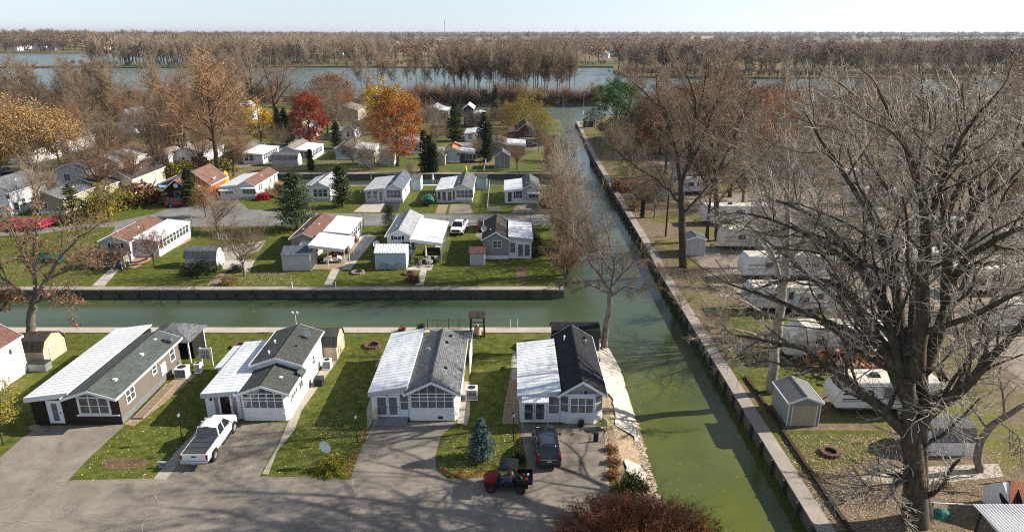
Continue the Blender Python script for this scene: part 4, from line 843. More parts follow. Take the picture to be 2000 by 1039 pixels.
# ---------- house 1: dark brown front, taupe side
YF = 48.1; x0, xm, x1 = XA(70, YF), XA(148, YF), XA(240, YF)
h = thing('house', 'long mobile home with near-black front, taupe side wall and green-grey shingles', 'house', (x0, YF, 0))
a, m_, L_ = 0, xm - x0, 11.2; b_ = x1 - x0
gable_wall(h, m_, b_, 0, 10.4, 2.62, 3.25, TAUPE)
mb = MB(); front(0).box(mb, m_ + .01, b_ + .03, 0, 2.75, 0, .03); mb.prism([(m_ + .02, 2.6), (b_ - .02, 2.6), ((m_ + b_) / 2, 3.22)], 'y', -.03, .0); mb.build('front_wall', BROWN, h)
mb = MB(); front(0).box(mb, 0, m_ - .002, 0, 2.5, 0, .03); mb.build('front_wall', BROWN, h)
shed_wall(h, 0, m_, 0, 13, 2.35, 2.6, BROWN); shed_roof(h, -.1, m_ + .1, 0, 13, 2.4, 2.85, MROOFC)
gable_roof(h, m_, b_, 0, 10.4, 2.62, 3.25, SH_GRN, ov=.28, ovf=.7)
window(h, front(0, -.03), m_ + .72, 1.02, 2.25, 1.35, 3, 2, GLASS, .1); window(h, front(0, -.03), m_ + .8, 2.5, 2.1, .26, 3, 1, GLASS, .06)
mb = MB(); front(0, -.03).box(mb, m_ + .3, b_ - .05, .78, .88, 0, .08); front(0, -.03).box(mb, m_ + .55, m_ + .64, .88, 2.6, 0, .07); front(0, -.03).box(mb, m_ + 3.05, m_ + 3.14, .88, 2.6, 0, .07); mb.build('trim_board', TRIM, h)
door(h, front(0, -.03), 1.35, 1.05, 2.0, .12, TRIM, GLASSB, (.28, .3, .72, .9)); skirt(h, m_, b_, 0, 10.4, M('grey_stone_skirting', (.2, .2, .2), (.1, .1, .105), scale=7))
for yy, zz, ww, hh, cc in ((1.1, 1.25, 1.15, 1.05, 2), (5.4, 1.55, .6, .75, 1), (8.6, 1.2, .75, 1.25, 1)): window(h, right(b_), yy, zz, ww, hh, cc, 2, GLASS, .09)
door(h, right(b_), 6.8, .75, 1.0, .7, TRIM, TRIM)
for yy, xx in ((1.6, .75), (6.2, .7), (9.2, .62)): vent(h, m_ + (b_ - m_) * xx, yy, 3.1, s=.9)
mb = MB(); 
for xx in (1.0, 2.75): mb = MB(); mb.box(xx - .07, xx + .07, -.14, -.03, 1.65, 1.95); mb.build('wall_lamp', BLACK, h)
o = thing('gazebo', 'grey shingled shelter with dark screened side at the back of the brown home', 'gazebo', (x0 + m_ + .6, YF + 10.75, 0))
mb = MB(); 
for (xx, yy) in ((0.1, .1), (3.9, .1), (.1, 3.4), (3.9, 3.4)): mb = MB(); mb.box(xx - .06, xx + .06, yy - .06, yy + .06, 0, 2.35); mb.build('post', TRIM, o)
mb = MB(); mb.box(.15, 3.85, 3.36, 3.4, 0, 2.3); mb.box(3.86, 3.9, .9, 3.35, 0, 1.9); mb.build('screen', BLACK, o)
mb = MB(); mb.hexa([(-.3, -.3, 2.25), (4.3, -.3, 2.25), (4.3, 3.8, 2.25), (-.3, 3.8, 2.25), (1.5, 1.2, 3.1), (2.5, 1.2, 3.1), (2.5, 2.4, 3.1), (1.5, 2.4, 3.1)]); mb.build('roof', SH_GREY, o)

# ---------- generic satellite dish, AC unit, lamp post
def dish(label, loc, rz=0, pole=1.2, s=1.0, group=None):
    o = thing('satellite_dish', label, 'dish', loc, rz, group); mb = MB(); mb.cyl((0, 0, 0), (0, 0, pole), .03, n=6); mb.bars([(0, 0, pole), (0, -.12, pole + .05)], .025); mb.build('pole', GREYMET, o)
    rings = []
    for k in range(6):
        r = .38 * s * k / 5; rings.append([(r * math.cos(t) * 1.0, -.12 - .1 * s + .22 * (1 - (k / 5) ** 2) * s * .4 + .0, pole + .08 + r * math.sin(t)) for t in np.linspace(0, 2 * math.pi, 17)[:-1]])
    mb = MB(); mb.loft(rings[::-1], caps=False); mb.loft([[(x, y + .02, z) for x, y, z in r] for r in rings], caps=False); d = mb.build('dish', TRIM, o, smooth=True)
    mb = MB(); mb.bars([(0, -.1, pole - .25 * s), (0, -.5 * s, pole + .0)], .015); mb.box(-.05, .05, -.56 * s, -.46 * s, pole - .03, pole + .07); mb.build('receiver_arm', GREYMET, o); return o
def ac_unit(label, loc, kind='cube', rz=0, s=1.0, h=.8):
    o = thing('air_conditioner', label, 'air conditioner', loc, rz); mb = MB(); mb.box(-.45 * s, .45 * s, -.45 * s, .45 * s, .06, h); mb.box(-.5 * s, .5 * s, -.5 * s, .5 * s, 0, .06); mb.build('cabinet', TRIM if kind != 'round' else DARKMET, o, bevel=.02)
    mb = MB(); 
    for k in range(7): mb.box(-.4 * s, .4 * s, -.47 * s, -.452 * s, .12 + k * (h - .2) / 7, .12 + (k + .6) * (h - .2) / 7); mb.box(-.47 * s, -.452 * s, -.4 * s, .4 * s, .12 + k * (h - .2) / 7, .12 + (k + .6) * (h - .2) / 7)
    mb.build('grille', BLACK, o); mb = MB(); mb.cyl((0, 0, h), (0, 0, h + .025), .33 * s, n=16); mb.cyl((0, 0, h + .02), (0, 0, h + .06), .12 * s, n=10); mb.build('fan_cover', DARKMET, o); return o
def lamp_post(label, loc, H=2.1, white=False):
    o = thing('lamp_post', label, 'lamp post', loc); mb = MB(); mb.cyl((0, 0, 0), (0, 0, H), .04, .03, n=8); mb.cyl((0, 0, 0), (0, 0, .25), .07, .05, n=8); mb.build('post', BLACK, o)
    mb = MB(); mb.cyl((0, 0, H), (0, 0, H + .3), .07, .13, n=6); mb.build('lantern', M('frosted_lamp_glass', (.5, .5, .48), rough=.2), o); mb = MB(); mb.cyl((0, 0, H + .3), (0, 0, H + .42), .16, .02, n=6); mb.build('lantern_cap', BLACK, o)
    return o
dish('grey satellite dish on the back corner of the taupe-walled home', (XA(345, 57.6), 57.7, 2.0), R(-40), 1.0, 1.1)
o = ac_unit('large white boxy air conditioner beside the taupe wall', (-30.3, 56.2, 0), rz=0, s=1.15, h=.95); ac_unit('smaller white unit behind the large white air conditioner', (-29.2, 57.0, 0), s=.6, h=.95)

# ---------- houses 2, 3, 4 of the near row
def near_home(label, xl, xm, xr, YF, Lm, ze, zr, roofm, bayc, nwin, La, zla, zha, seg=None, addmat=WHITE, glass=GLASSB, gable=True, ovf=1.0):
    x0, xm, x1 = XA(xl, YF), XA(xm, YF), XA(xr, YF); h = thing('house', label, 'house', (x0, YF, 0)); m_ = xm - x0; b_ = x1 - x0
    foot = [(m_, .9), (m_, .35), (m_ + bayc, 0), (b_ - bayc, 0), (b_, .35 if bayc < .4 else .6), (b_, .9)]
    if seg: ze2, zr2, ys = seg; gable_wall(h, m_, b_, .8, ys, ze, zr, WHITE, foot); gable_wall(h, m_, b_, ys, Lm, ze2, zr2, WHITE)
    else: gable_wall(h, m_, b_, .8, Lm, ze, zr, WHITE, foot)
    yb = ys if seg else Lm
    gable_roof(h, m_, b_, .8, yb - (.25 if seg else 0), ze, zr, roofm, ov=.25, ovf=ovf)
    if seg: gable_roof(h, m_, b_, ys, Lm, ze2, zr2, SH_DK, ov=.3, ovf=.3)
    mb = MB(); mb.prism([(m_ + .03, ze - .02), (b_ - .03, ze - .02), ((m_ + b_) / 2, zr - .06)], 'y', .55 if bayc > .4 else .02, .79); mb.build('gable_panel', LGREY, h)
    skirt(h, m_, b_, .8, Lm, TRIM, .6, None); skirt(h, m_, b_, .8, Lm, TRIM, .62, foot)
    f = front(0, 0); wtot = b_ - m_ - 2 * bayc - .2; 
    if bayc > .4:
        window(h, f, m_ + bayc + .1, 1.05, wtot, 1.4, 3, 2, glass, .08)
        for s_, (pa, pb) in ((0, ((m_, .35), (m_ + bayc, 0))), (1, ((b_ - bayc, 0), (b_, .6)))):
            u = Vector((pb[0] - pa[0], pb[1] - pa[1], 0)); n = Vector((u.y, -u.x, 0)); ff = F((pa[0], pa[1], 0), u, n); window(h, ff, .1, 1.05, u.length - .2, 1.4, 1, 2, glass, .06)
    else: window(h, f, m_ + bayc + .1, 1.2, wtot, 1.25, nwin, 2, glass, .08)
    if gable:
        mb = MB(); g = MB(); xc = (m_ + b_) / 2; sl = (zr - ze) / (xc - m_)
        for k in range(5):
            a0 = m_ + .35 + (b_ - m_ - .7) * k / 5 + .06; a1 = m_ + .35 + (b_ - m_ - .7) * (k + 1) / 5 - .06; t0 = ze - .12 + sl * min(a0 - m_, b_ - a0) ; t1 = ze - .12 + sl * min(a1 - m_, b_ - a1)
            g.prism([(a0, ze - .27), (a1, ze - .27), (a1, t1), (a0, t0)], 'y', -.0, -.03)
        g.build('gable_window', GLASS, h)
    mb = MB(); 
    for zz in (.62, ze - .36): front(0).box(mb, m_ + bayc, b_ - bayc, zz, zz + .07, 0, .05)
    mb.build('trim_board', TRIM, h)
    shed_wall(h, 0, m_ - .003, .25, La, zla, zha, addmat); shed_roof(h, 0, m_ + .05, .25, La, zla, zha, MROOF)
    return h, m_, b_
h, m_, b_ = near_home('white mobile home with stepped dark grey roofs, behind the white pickup', 404, 472, 566, 48.6, 10.4, 2.45, 3.15, SH_DK, .3, 5, 9.6, 2.35, 2.6, seg=(3.15, 3.8, 3.8))
door(h, front(0, .25), 1.15, .95, 2.0, .2, TRIM, M('dark_brown_door_glass', (.035, .012, .008), rough=.2), (.1, .25, .9, .96)); shutters(h, front(0, .25), 1.1, .25, 1.05, 1.95, GREYMET, .28)
mb = MB(); mb.box(.75, 2.6, -.5, .24, 0, .12); mb.build('front_step', CONC, h); mb = MB(); mb.box(.45, .58, .1, .25, 1.75, 2.0); mb.build('wall_lamp', BLACK, h)
f = right(b_)
window(h, f, .95, 1.35, 1.5, .95, 3, 2, GLASSB, .08); window(h, f, 3.0, 1.05, .9, 1.45, 2, 2, GLASS, .08); awning(h, f, 2.85, 1.2, 2.85, .45, SH_GRN, .35); window(h, f, 4.3, 2.7, 2.6, .3, 4, 1, GLASS, .05); window(h, f, 7.2, 1.3, .6, .8, 1, 2, GLASS)
shed_wall(h, -.95, -.003, 5.2, 9.2, 2.05, 2.2, WHITE); shed_roof(h, -.95, -.003, 5.2, 9.2, 2.1, 2.25, MROOF, flute=False)
vent(h, m_ + 1.0, 4.9, 3.45, stack=True); vent(h, m_ + .75, 7.2, 3.4, stack=True); vent(h, m_ + 2.9, 6.4, 3.55, BLACK, .7); vent(h, m_ + 2.9, 1.9, 2.85, TRIM, .8)
dish('white satellite dish on the rear ridge of the home with stepped roofs', (h.location.x + b_ - .5, 57.2, 3.4), R(-25), .35, .95)
hx2 = h.location.x + b_
ac_unit('dark round-topped air conditioner on the gravel strip, beside a white side wall', (hx2 + .8, 54.6, 0), 'round', s=.85, h=.75); ac_unit('pale heat pump on the gravel strip between a white home and a tan shed', (hx2 + .75, 57.8, 0), s=.8, h=.9)
h, m_, b_ = near_home('white mobile home with mid-grey shingles and five front windows, third of the near row', 727, 797, 894, 48.6, 9.7, 2.5, 3.5, SH_GREY, .25, 5, 11.2, 2.5, 3.0)
f = front(0, .25); door(h, f, .35, .95, 1.9, .25, TRIM, GLASSB, (.12, .3, .88, .93)); door(h, f, 1.32, .85, 1.9, .25, TRIM, GLASSB, (.12, .3, .88, .93)); window(h, f, 2.35, .9, .62 if m_ < 3.1 else .7, 1.4, 1, 2, GLASSB, .06)
mb = MB(); mb.box(.2, m_, -.75, .24, 0, .2); mb.build('porch_step', GREYMET, h); f = right(b_); window(h, f, 2.4, 1.3, 1.0, 1.0, 1, 2); window(h, f, 7, 1.3, .8, .9, 1, 2)
mb = MB(); mb.box(m_ + .5, b_ + .6, 9.95, 12.3, 2.35, 2.5); mb.build('rear_roof', SH_GREY, h); mb = MB(); mb.box(b_ + .55, b_ + .62, 7.0, 12.3, .5, 2.45); mb.build('side_screen', TRIM, h)
mb = MB(); 
for xx in (m_ + .6, b_ + .5): mb.box(xx - .06, xx + .06, 12.8, 12.92, 0, 2.35)
mb.build('rear_post', TRIM, h)
vent(h, m_ + 2.9, 3.0, 3.2, BLACK, .7); vent(h, m_ + 2.8, 9.2, 3.3, BLACK, .7); vent(h, m_ + 2.6, 7.7, 3.35, BLACK, .7); vent(h, m_ + 1.1, 5.9, 3.55, GREYMET, .9)
mb = MB(); mb.box(b_ - 1.6, b_ - 1.2, -.06, -.02, .18, .42); mb.build('foundation_vent', DARKMET, h)
ac_unit('beige air conditioner on a pad beside the right wall of the mid-grey roofed home', (h.location.x + b_ + .95, 52.3, 0), s=1.05, h=1.0)
h, m_, b_ = near_home('white mobile home with steep black roof and chamfered bay, beside the white bank', 1015, 1093, 1177, 48.1, 10.3, 2.7, 3.8, SH_BLK, .75, 3, 9.6, 2.5, 2.9, gable=False)
f = front(0, .25); door(h, f, .3, .85, 1.95, .2, TRIM, GLASS, (.12, .25, .88, .96)); door(h, f, 1.2, .85, 1.95, .2, TRIM, GLASS, (.12, .25, .88, .96)); window(h, f, 2.35, .85, .8, 1.5, 1, 2, GLASSB, .06)
awning(h, f, .15, 2.15, 2.55, .95, MROOFC, .22); mb = MB(); 
for xx in (.2, 2.25): mb.cyl((xx, -.62, 0), (xx, -.62, 2.25), .025, n=6)
mb.build('awning_post', TRIM, h); vent(h, m_ + .9, 8.6, 3.4, stack=True); vent(h, m_ + 2.75, 8.9, 3.5, BLACK, .6); vent(h, m_ + 2.85, 8.1, 3.5, TRIM, .45)
mb = MB(); mb.cyl((m_ + 2.0, -.22, 2.98), (m_ + 2.0, -.16, 2.98), .14, n=10); mb.build('wall_ornament', DARKMET, h); mb = MB(); mb.box(m_ + .45, m_ + .75, .2, .3, .2, .5); mb.build('meter_box', GREYMET, h)
HX4 = h.location.x
# ---------- left cut house and sheds
Y = 51.5
h = thing('house', 'white sided house with dark red shingles cut by the left edge of the view', 'house', (-45.2, 47.6, 0)); gable_wall(h, -4.5, 0, 0, 9.6, 3.6, 5.0, WHITE); gable_roof(h, -4.5, 0, 0, 9.6, 3.6, 5.0, SH_RED, ov=.2, ovf=.2); skirt(h, -4.5, 0, 0, 9.6, TRIM, .5)
mb = MB(); mb.box(.0, .09, 9.3, 9.42, .3, 3.55); mb.build('downspout', TRIM, h); window(h, right(0), 7.8, 2.5, .35, .5, 1, 1, GLASS, .05); window(h, right(0), 2.5, 1.3, .9, 1.1, 1, 2, GLASS, .07)
ac_unit('grey condenser at the foot of the white house with red shingles', (-44.4, 50.4, 0), s=.8, h=1.0); 
def gambrel(label, x, y, w, d, h, wall, roof, axis='x', trim=None, doorside=None, group=None, flat=.55, face='gable', doorm=None):
    """barn-shaped shed; ridge along axis; origin at its front left corner"""
    o = thing('shed', label, 'shed', (x, y, 0), 0, group); L, W = (w, d) if axis == 'x' else (d, w)
    he = h * flat; hk = h * .84; prof = [(0, 0), (W, 0), (W, he), (W * .86, hk), (W * .5, h), (W * .14, hk), (0, he)]
    mb = MB(); ax = 'x' if axis == 'x' else 'y'; mb.prism(prof, ax, 0, L); mb.build('wall', wall, o)
    mb = MB(); e = .12
    rp = [(-e, he - .05), (W * .14 - .03, hk), (W * .5, h), (W * .86 + .03, hk), (W + e, he - .05)]
    for (u0, z0), (u1, z1) in zip(rp, rp[1:]):
        q = [(u0, z0 + .012), (u1, z1 + .012), (u1, z1 + .08), (u0, z0 + .08)]; mb.prism(q, ax, -e, L + e)
    mb.build('roof', roof, o)
    if axis == 'x' :
        fL = right(L); fl = left(0)
        dm = MB(); (fL).box(dm, W * .28, W * .72, .08, he * 1.05, -.01, .04); dm.build('door', doorm or wall, o)
        tm = MB(); fL.box(tm, W * .26, W * .28, .05, he * 1.08, 0, .06); fL.box(tm, W * .72, W * .74, .05, he * 1.08, 0, .06); fL.box(tm, W * .26, W * .74, he * 1.06, he * 1.1, 0, .06); fL.box(tm, 0, .08, 0, he, 0, .05); fL.box(tm, W - .08, W, 0, he, 0, .05); tm.build('trim_board', trim or TRIM, o)
    else:
        ff = front(0); dm = MB(); ff.box(dm, W * .22, W * .78, .08, he * 1.1, -.01, .04); dm.build('door', doorm or wall, o)
        tm = MB(); ff.box(tm, W * .2, W * .22, .05, he * 1.14, 0, .06); ff.box(tm, W * .78, W * .8, .05, he * 1.14, 0, .06); ff.box(tm, W * .2, W * .8, he * 1.1, he * 1.15, 0, .06); tm.build('trim_board', trim or TRIM, o)
    return o
X_, Y_ = G(50, 712)
gambrel('tan barn-shaped shed with dark brown shingles behind the white house at far left', X_, Y_ - .2, 2.05, 3.2, 2.7, TANS, SH_DBR, 'x')
o = thing('storage_box', 'grey plastic deck box in front of the tan shed at far left', 'box', (-45.1, 57.0, 0)); mb = MB(); mb.box(0, 1.7, 0, .9, 0, .75); mb.build('body', GREYMET, o, bevel=.04); mb = MB(); mb.box(-.04, 1.74, -.04, .94, .75, .86); mb.build('lid', DARKMET, o, bevel=.03)
X_, Y_ = G(620, 704); gambrel('tan barn-shaped shed with grey shingles behind the stepped-roof home', X_ - .7, Y_, 2.6, 3.0, 2.7, TANS, SH_DK, 'x')
X_, Y_ = G(1079, 668); gambrel('low black shingled shed behind the steep black-roofed home', X_ - .1, 61.4, 4.6, 3.0, 2.35, DKGREY, SH_BLK, 'x', flat=.6)

# ---------- the rest of the homes: one generator
def home(label, xl, xm, xr, py0, L, wall=WHITE, roof=SH_GREY, aroof=MROOFC, awall=None, ze=2.6, zr=3.5, side='left', La=None, front_=(), sides=(), zla=2.3, zha=2.7, addf='windows', group=None, y0a=0, rz=0, shut=None, ovf=.3, sk=True, cat='house', nv=2):
    """xl, xm, xr: image columns of the left corner, the joint and the right corner at its foot row py0"""
    Y = YG(py0); X0, XM, X1 = XA(xl, Y), XA(xm, Y), XA(xr, Y); h = thing('house', label, cat, (X0, Y, 0), rz, group); La = La or L * .9
    if side == 'left': g0, g1, a0, a1 = XM - X0, X1 - X0, 0, XM - X0
    else: g0, g1, a0, a1 = 0, XM - X0, XM - X0, X1 - X0
    gable_wall(h, g0, g1, 0, L, ze, zr, wall); gable_roof(h, g0, g1, 0, L, ze, zr, roof, ovf=ovf, t=.1)
    if sk: skirt(h, g0, g1, 0, L, TRIM if wall is not WHITE else LGREY, .5)
    if a1 - a0 > .6:
        if side == 'left': shed_wall(h, a0, a1 - .003, y0a, y0a + La, zla, zha, awall or wall, 'right'); shed_roof(h, a0, a1 + .05, y0a, y0a + La, zla, zha, aroof, 'right', ribs=.8)
        else: shed_wall(h, a0 + .003, a1, y0a, y0a + La, zla, zha, awall or wall, 'left'); shed_roof(h, a0 - .05, a1, y0a, y0a + La, zla, zha, aroof, 'left', ribs=.8)
    for it in front_:
        k = it[0]; f = front(0, y0a if (it[1] >= a0 and it[1] < a1 and a1 > a0) else 0)
        if k == 'w': window(h, f, it[1], it[2], it[3], it[4], it[5], it[6], it[7] if len(it) > 7 else GLASS)
        if k == 'd': door(h, f, it[1], .85, 1.95, .2, TRIM, GLASSB if len(it) > 2 else GLASS, (.12, .28, .88, .94))
        if k == 's': shutters(h, f, it[1], it[2], it[3], it[4], it[5])
        if k == 'a': awning(h, f, it[1], it[2], it[3], .8, MROOFC, .35)
    for it in sides:
        f = right(max(g1, a1)) if it[0] == 'r' else left(0)
        window(h, f, it[1], it[2], it[3], it[4], it[5], it[6])
    for i in range(nv): vent(h, g0 + (g1 - g0) * (.28 + .42 * (i % 2)), L * (.25 + .5 * i / max(1, nv)), ze + (zr - ze) * .6 + .05, s=.7)
    return h
DKB = M('dark_blue_shutter', (.03, .045, .08), rough=.6)
# middle row, backs towards the near canal
home('pale home with brown roof and glazed sunroom, leftmost across the near canal', 200, 258, 304, 507, 10.2, LGREY, SH_BRN, MROOFC, WHITE, side='right', La=10, y0a=1.2, front_=(('w', 1.6, 1.55, 1.3, .75, 1, 2), ('s', 1.6, 1.55, 1.3, .75, BLACK)), sides=[('r', 1.7 + 1.0 * i, 1.0, .8, 1.35, 1, 2) for i in range(9)])
home('beige home with red-brown shingles and long white sunroom, shaded golf carts in its carport', 572, 621, 672, 502, 11, BEIGE, SH_RED, MROOF, WHITE, side='right', La=8.6, y0a=3.6, ze=2.7, front_=(('w', 1.6, 1.3, 1.2, .8, 1, 1), ('a', 1.35, 1.7, 2.35)), sides=[('r', 4.2 + i * 1.25, 1.0, .9, 1.3, 1, 2) for i in range(6)])
home('white home with pale grey shingles and an open furnished patio under a white roof', 758, 806, 806, 502, 11, WHITE, SH_LT, side='right', ze=3.1, zr=4.0, front_=(('w', 1.0, 2.55, 1.0, .5, 2, 1), ('s', 1.0, 2.55, 1.0, .5, BLACK), ('w', 2.5, 1.1, .9, 1.1, 1, 2), ('s', 2.5, 1.1, .9, 1.1, DKB)))
home('brown-roofed home with grey gable wall and white sunroom with french doors', 944, 993, 1038, 506, 9.6, GREY, SH_DBR, MROOF, WHITE, side='right', La=8.4, y0a=.3, ze=2.9, zr=3.9, zla=2.8, zha=3.2, front_=(('w', 1.4, 1.7, 1.1, .9, 2, 2), ('w', 3.75, .9, .7, 1.4, 1, 2, GLASSB), ('d', 4.75, 1), ('d', 5.7, 1)))
# row above the lane, fronts towards the viewer
home('white home with brown shingles and window awning, left end above the lane', 432, 466, 500, 389, 13, WHITE, SH_BRN, MROOFC, front_=(('w', 4.3, 1.0, 2.4, 1.1, 4, 2), ('a', 4.1, 2.8, 2.5), ('a', .0, 3.0, 2.1), ('w', 1.0, 1.0, 1.4, 1.1, 2, 2)), sides=(('r', 2, 1.1, .6, 1.3, 1, 2), ('r', 3.1, 1.1, .6, 1.3, 1, 2), ('r', 8.2, 1.4, .7, .9, 1, 2), ('r', 11, 1.4, .7, .9, 1, 2)))
home('pale home with light grey gable roof half hidden between the pine and the fir', 590, 606, 646, 393, 12, WHITE, SH_LT, MROOF2, front_=[('w', 2.3 + .9 * i, .9, .7, 1.4, 1, 2) for i in range(3)] + [('w', .3, .9, .9, 1.4, 1, 2)])
home('white home with slate blue shingles at the half pale, half black driveway', 714, 752, 787, 396, 12.5, WHITE, SH_BLUE, MROOF2, BLUEW, front_=(('w', .4, .8, .8, 1.4, 1, 2, GLASSB), ('w', 1.5, .8, .8, 1.4, 1, 2, GLASSB), ('d', 2.5, 1), ('w', 4.0, .95, 2.6, 1.4, 4, 2, GLASSB)), sides=(('r', 3, 1.2, .8, 1.1, 1, 2), ('r', 8, 1.2, .8, 1.1, 1, 2)))
home('white home with grey shingles and a yellow kayak standing behind it', 853, 885, 922, 396, 12, WHITE, SH_GREY, MROOF, front_=(('w', .25, .6, .5, 1.7, 1, 1), ('d', 1.0), ('d', 2.0), ('w', 3.0, .6, .4, 1.7, 1, 1), ('w', 3.7, 1.0, 3.0, 1.3, 4, 2, GLASSB)), sides=(('r', 5, 1.2, .8, 1.1, 1, 2),))
home('white home with grey roof and small awning window, right end above the lane', 986, 1020, 1052, 397, 10, LGREY, SH_GREY, MROOFC, WHITE, front_=(('d', .5), ('w', 2.05, 1.0, .7, 1.2, 1, 2), ('s', 2.05, 1.0, .7, 1.2, DKB), ('w', 4.4, 1.0, 1.8, .9, 3, 1), ('a', 4.1, 2.3, 2.3)))
# row beyond the middle canal
home('grey home with taupe roof and long white glazed porch behind the middle canal', 444, 482, 520, 318, 13, GREY, SH_BEIGE, MROOFC, WHITE, side='right', La=12, y0a=-2.0, front_=(('w', 5.1, .8, .9, 1.5, 1, 2), ('w', 6.3, .8, .9, 1.5, 1, 2)), sides=[('r', -1.4 + 1.3 * i, .9, 1.0, 1.4, 1, 2) for i in range(8)])
home('pale home with light roof and white glazed porch beside the grey-roofed barn shed', 551, 578, 610, 314, 12.5, BLUEW, SH_BEIGE, MROOFC, WHITE, side='right', La=11, y0a=0, front_=(('w', 4.6, .6, .8, 1.7, 1, 2), ('w', 5.6, .6, .8, 1.7, 1, 2)), sides=[('r', 1.2 + 1.2 * i, .9, .9, 1.4, 1, 2) for i in range(7)])
home('light blue-grey home seen through the bare round tree beyond the middle canal', 656, 690, 728, 311, 12, BLUEW, SH_BEIGE, MROOFC, WHITE, side='right', La=9, front_=(('w', 1.6, 1.1, 1.2, 1.0, 2, 2),))
home('small pale home with white porch roof between the tall arborvitae and the orange maple', 776, 782, 822, 300, 11, LGREY, SH_LT, MROOFC, front_=(('w', 2.2, .7, .8, 1.6, 1, 2), ('w', 4.5, .7, .8, 1.6, 1, 2)))
home('pale grey home with an orange-tan roof facing the middle canal', 868, 898, 926, 318, 10, BLUEW, SH_TAN, MROOF, DKGREY, side='right', La=9, front_=(('w', 3.0, 1.8, .9, .6, 1, 1), ('w', 5.1, .8, 2.6, 1.4, 3, 1)))
home('taupe home with a pale patio roof half hidden by the reddish bare tree', 956, 990, 1026, 303, 11, BEIGE, SH_BEIGE, MROOF, side='right', front_=(('w', 1.2, 1.0, 1.2, 1.1, 2, 2), ('w', 5.5, .9, 1.4, 1.3, 2, 2)))
home('white home with pale blue-grey roof just left of the dark spruce near the basin', 836, 858, 876, 240, 14, LGREY, SH_LT, MROOFC, WHITE, side='right', ze=4.4, zr=5.4, zla=4.0, zha=4.4, front_=(('w', 1.0, 2.6, .8, 1.2, 2, 2), ('w', 5.5, 1.6, 1.0, 1.6, 2, 2), ('w', 2.5, 2.6, .8, 1.2, 1, 2)))
home('white roofed cottage with porch in front of the dark two storey cabin', 908, 932, 948, 277, 11, WHITE, MROOF, MROOF, WHITE, side='left', front_=(('w', 1.0, .7, 1.2, 1.5, 2, 2), ('w', 4.5, 1.0, 1.0, 1.2, 1, 2)))
home('dark two storey cabin with pale metal roof by the basin shore', 905, 906, 925, 250, 9, DKGREY, MROOF, ze=6.2, zr=7.4, side='left', sk=False, front_=(('w', 1.6, 4.2, 1.4, 1.2, 2, 2), ('w', 1.2, 1.0, 1.8, 1.6, 2, 2)))
home('white and black annex with flat pale roof to the right of the dark cabin', 925, 926, 945, 248, 8, WHITE, MROOF, ze=4.2, zr=4.7, side='left', sk=False, front_=(('w', 1.0, 2.4, 2.0, 1.0, 2, 1), ('w', .8, .5, 2.6, 1.3, 3, 1)))
home('dark brown cabin with brown roof beside the willow', 994, 1014, 1040, 272, 12, REDB, SH_DBR, SH_BRN, side='left', ze=3, zr=4.4, front_=(('w', 5.0, 1.0, 2.2, 1.2, 2, 2),))
home('small white home with dark blue roof behind a conical spruce', 645, 672, 692, 274, 12, WHITE, SH_BLUE, MROOF, side='left', ze=3, zr=4.1, front_=(('w', 5.0, 1.0, .8, 1.4, 1, 2), ('w', 6.4, 1.0, .8, 1.4, 1, 2)), sides=(('r', 3, 1.2, .9, 1.2, 1, 2), ('r', 8, 1.2, .9, 1.2, 1, 2)))
home('white home tucked under the red maple', 576, 592, 612, 272, 12, WHITE, SH_LT, MROOFC, side='left', ze=3, zr=4.0, front_=(('w', 4.0, .9, .9, 1.5, 1, 2), ('w', 5.4, .9, .9, 1.5, 1, 2)))
home('low house with wide dull brown roof left of the red maple', 536, 537, 592, 258, 14, BEIGE, SH_DBR, ze=3, zr=5.6, side='left', front_=(('w', 2, 1, 1.5, 1.2, 2, 2), ('w', 6, 1, 1.5, 1.2, 2, 2)))
home('beige house behind the crossing bare trees right of the red maple', 636, 637, 700, 236, 14, BEIGE, SH_BEIGE, ze=3.5, zr=5.2, side='left', front_=(('w', 2, 1, 1.5, 1.4, 2, 2), ('w', 8, 1, 1.5, 1.4, 2, 2)))
# far left block
home('long low home with charcoal roof, nearest the pink deck at the far left', 66, 67, 128, 418, 12, BEIGE, SH_GREY, ze=2.7, zr=3.9, side='left', front_=(('w', 1.5, 1, 1.2, 1, 2, 1),))
home('long low home with dark plum roof right behind the dark spruce', 132, 133, 210, 392, 11, CREAM, SH_DBR, ze=2.7, zr=4.0, side='left', front_=(('w', 2, 1, 1.2, 1, 2, 1), ('w', 7, 1, 1.2, 1, 2, 1)))
home('cream walled home with plum shingles left of the log cabin', 214, 215, 262, 380, 13, CREAM, SH_DBR, ze=3, zr=4.5, side='left', front_=(('w', 1.5, 1.0, 1.2, 1.3, 2, 2), ('w', 4.5, 1.0, 1.2, 1.3, 2, 2)), sides=(('r', 3, 1.2, .9, 1.2, 1, 2),))
home('grey roofed home behind the reddish bare trees', 176, 177, 236, 345, 13, LGREY, SH_LT, ze=3, zr=4.6, side='left', front_=(('w', 2, 1, 1.4, 1.2, 2, 2),))
home('white home with grey roof and a red chair on its porch, mid left', 286, 312, 332, 330, 13, WHITE, SH_BEIGE, MROOFC, side='left', ze=3.2, zr=4.4, front_=(('w', 1.2, 1.0, 1.4, 1.4, 2, 2), ('w', 4.5, 1, 1, 1.3, 1, 2)))
home('long white home with dull roof between tall upright trees', 335, 336, 400, 325, 12, WHITE, SH_BEIGE, ze=3.2, zr=4.4, side='left', front_=(('w', 2, 1, 1.3, 1.2, 2, 2), ('w', 5, 1, 1.3, 1.2, 2, 2), ('w', 7.6, 1, 1.0, 1.2, 1, 2)))
home('tall white house with steep gable showing between bare trees at upper left', 236, 237, 266, 262, 12, WHITE, SH_LT, ze=3.8, zr=7.4, side='left', front_=(('w', 2, 1.5, 1.4, 1.6, 2, 2), ('w', 4, 4.2, 1.2, 1.4, 2, 2)))
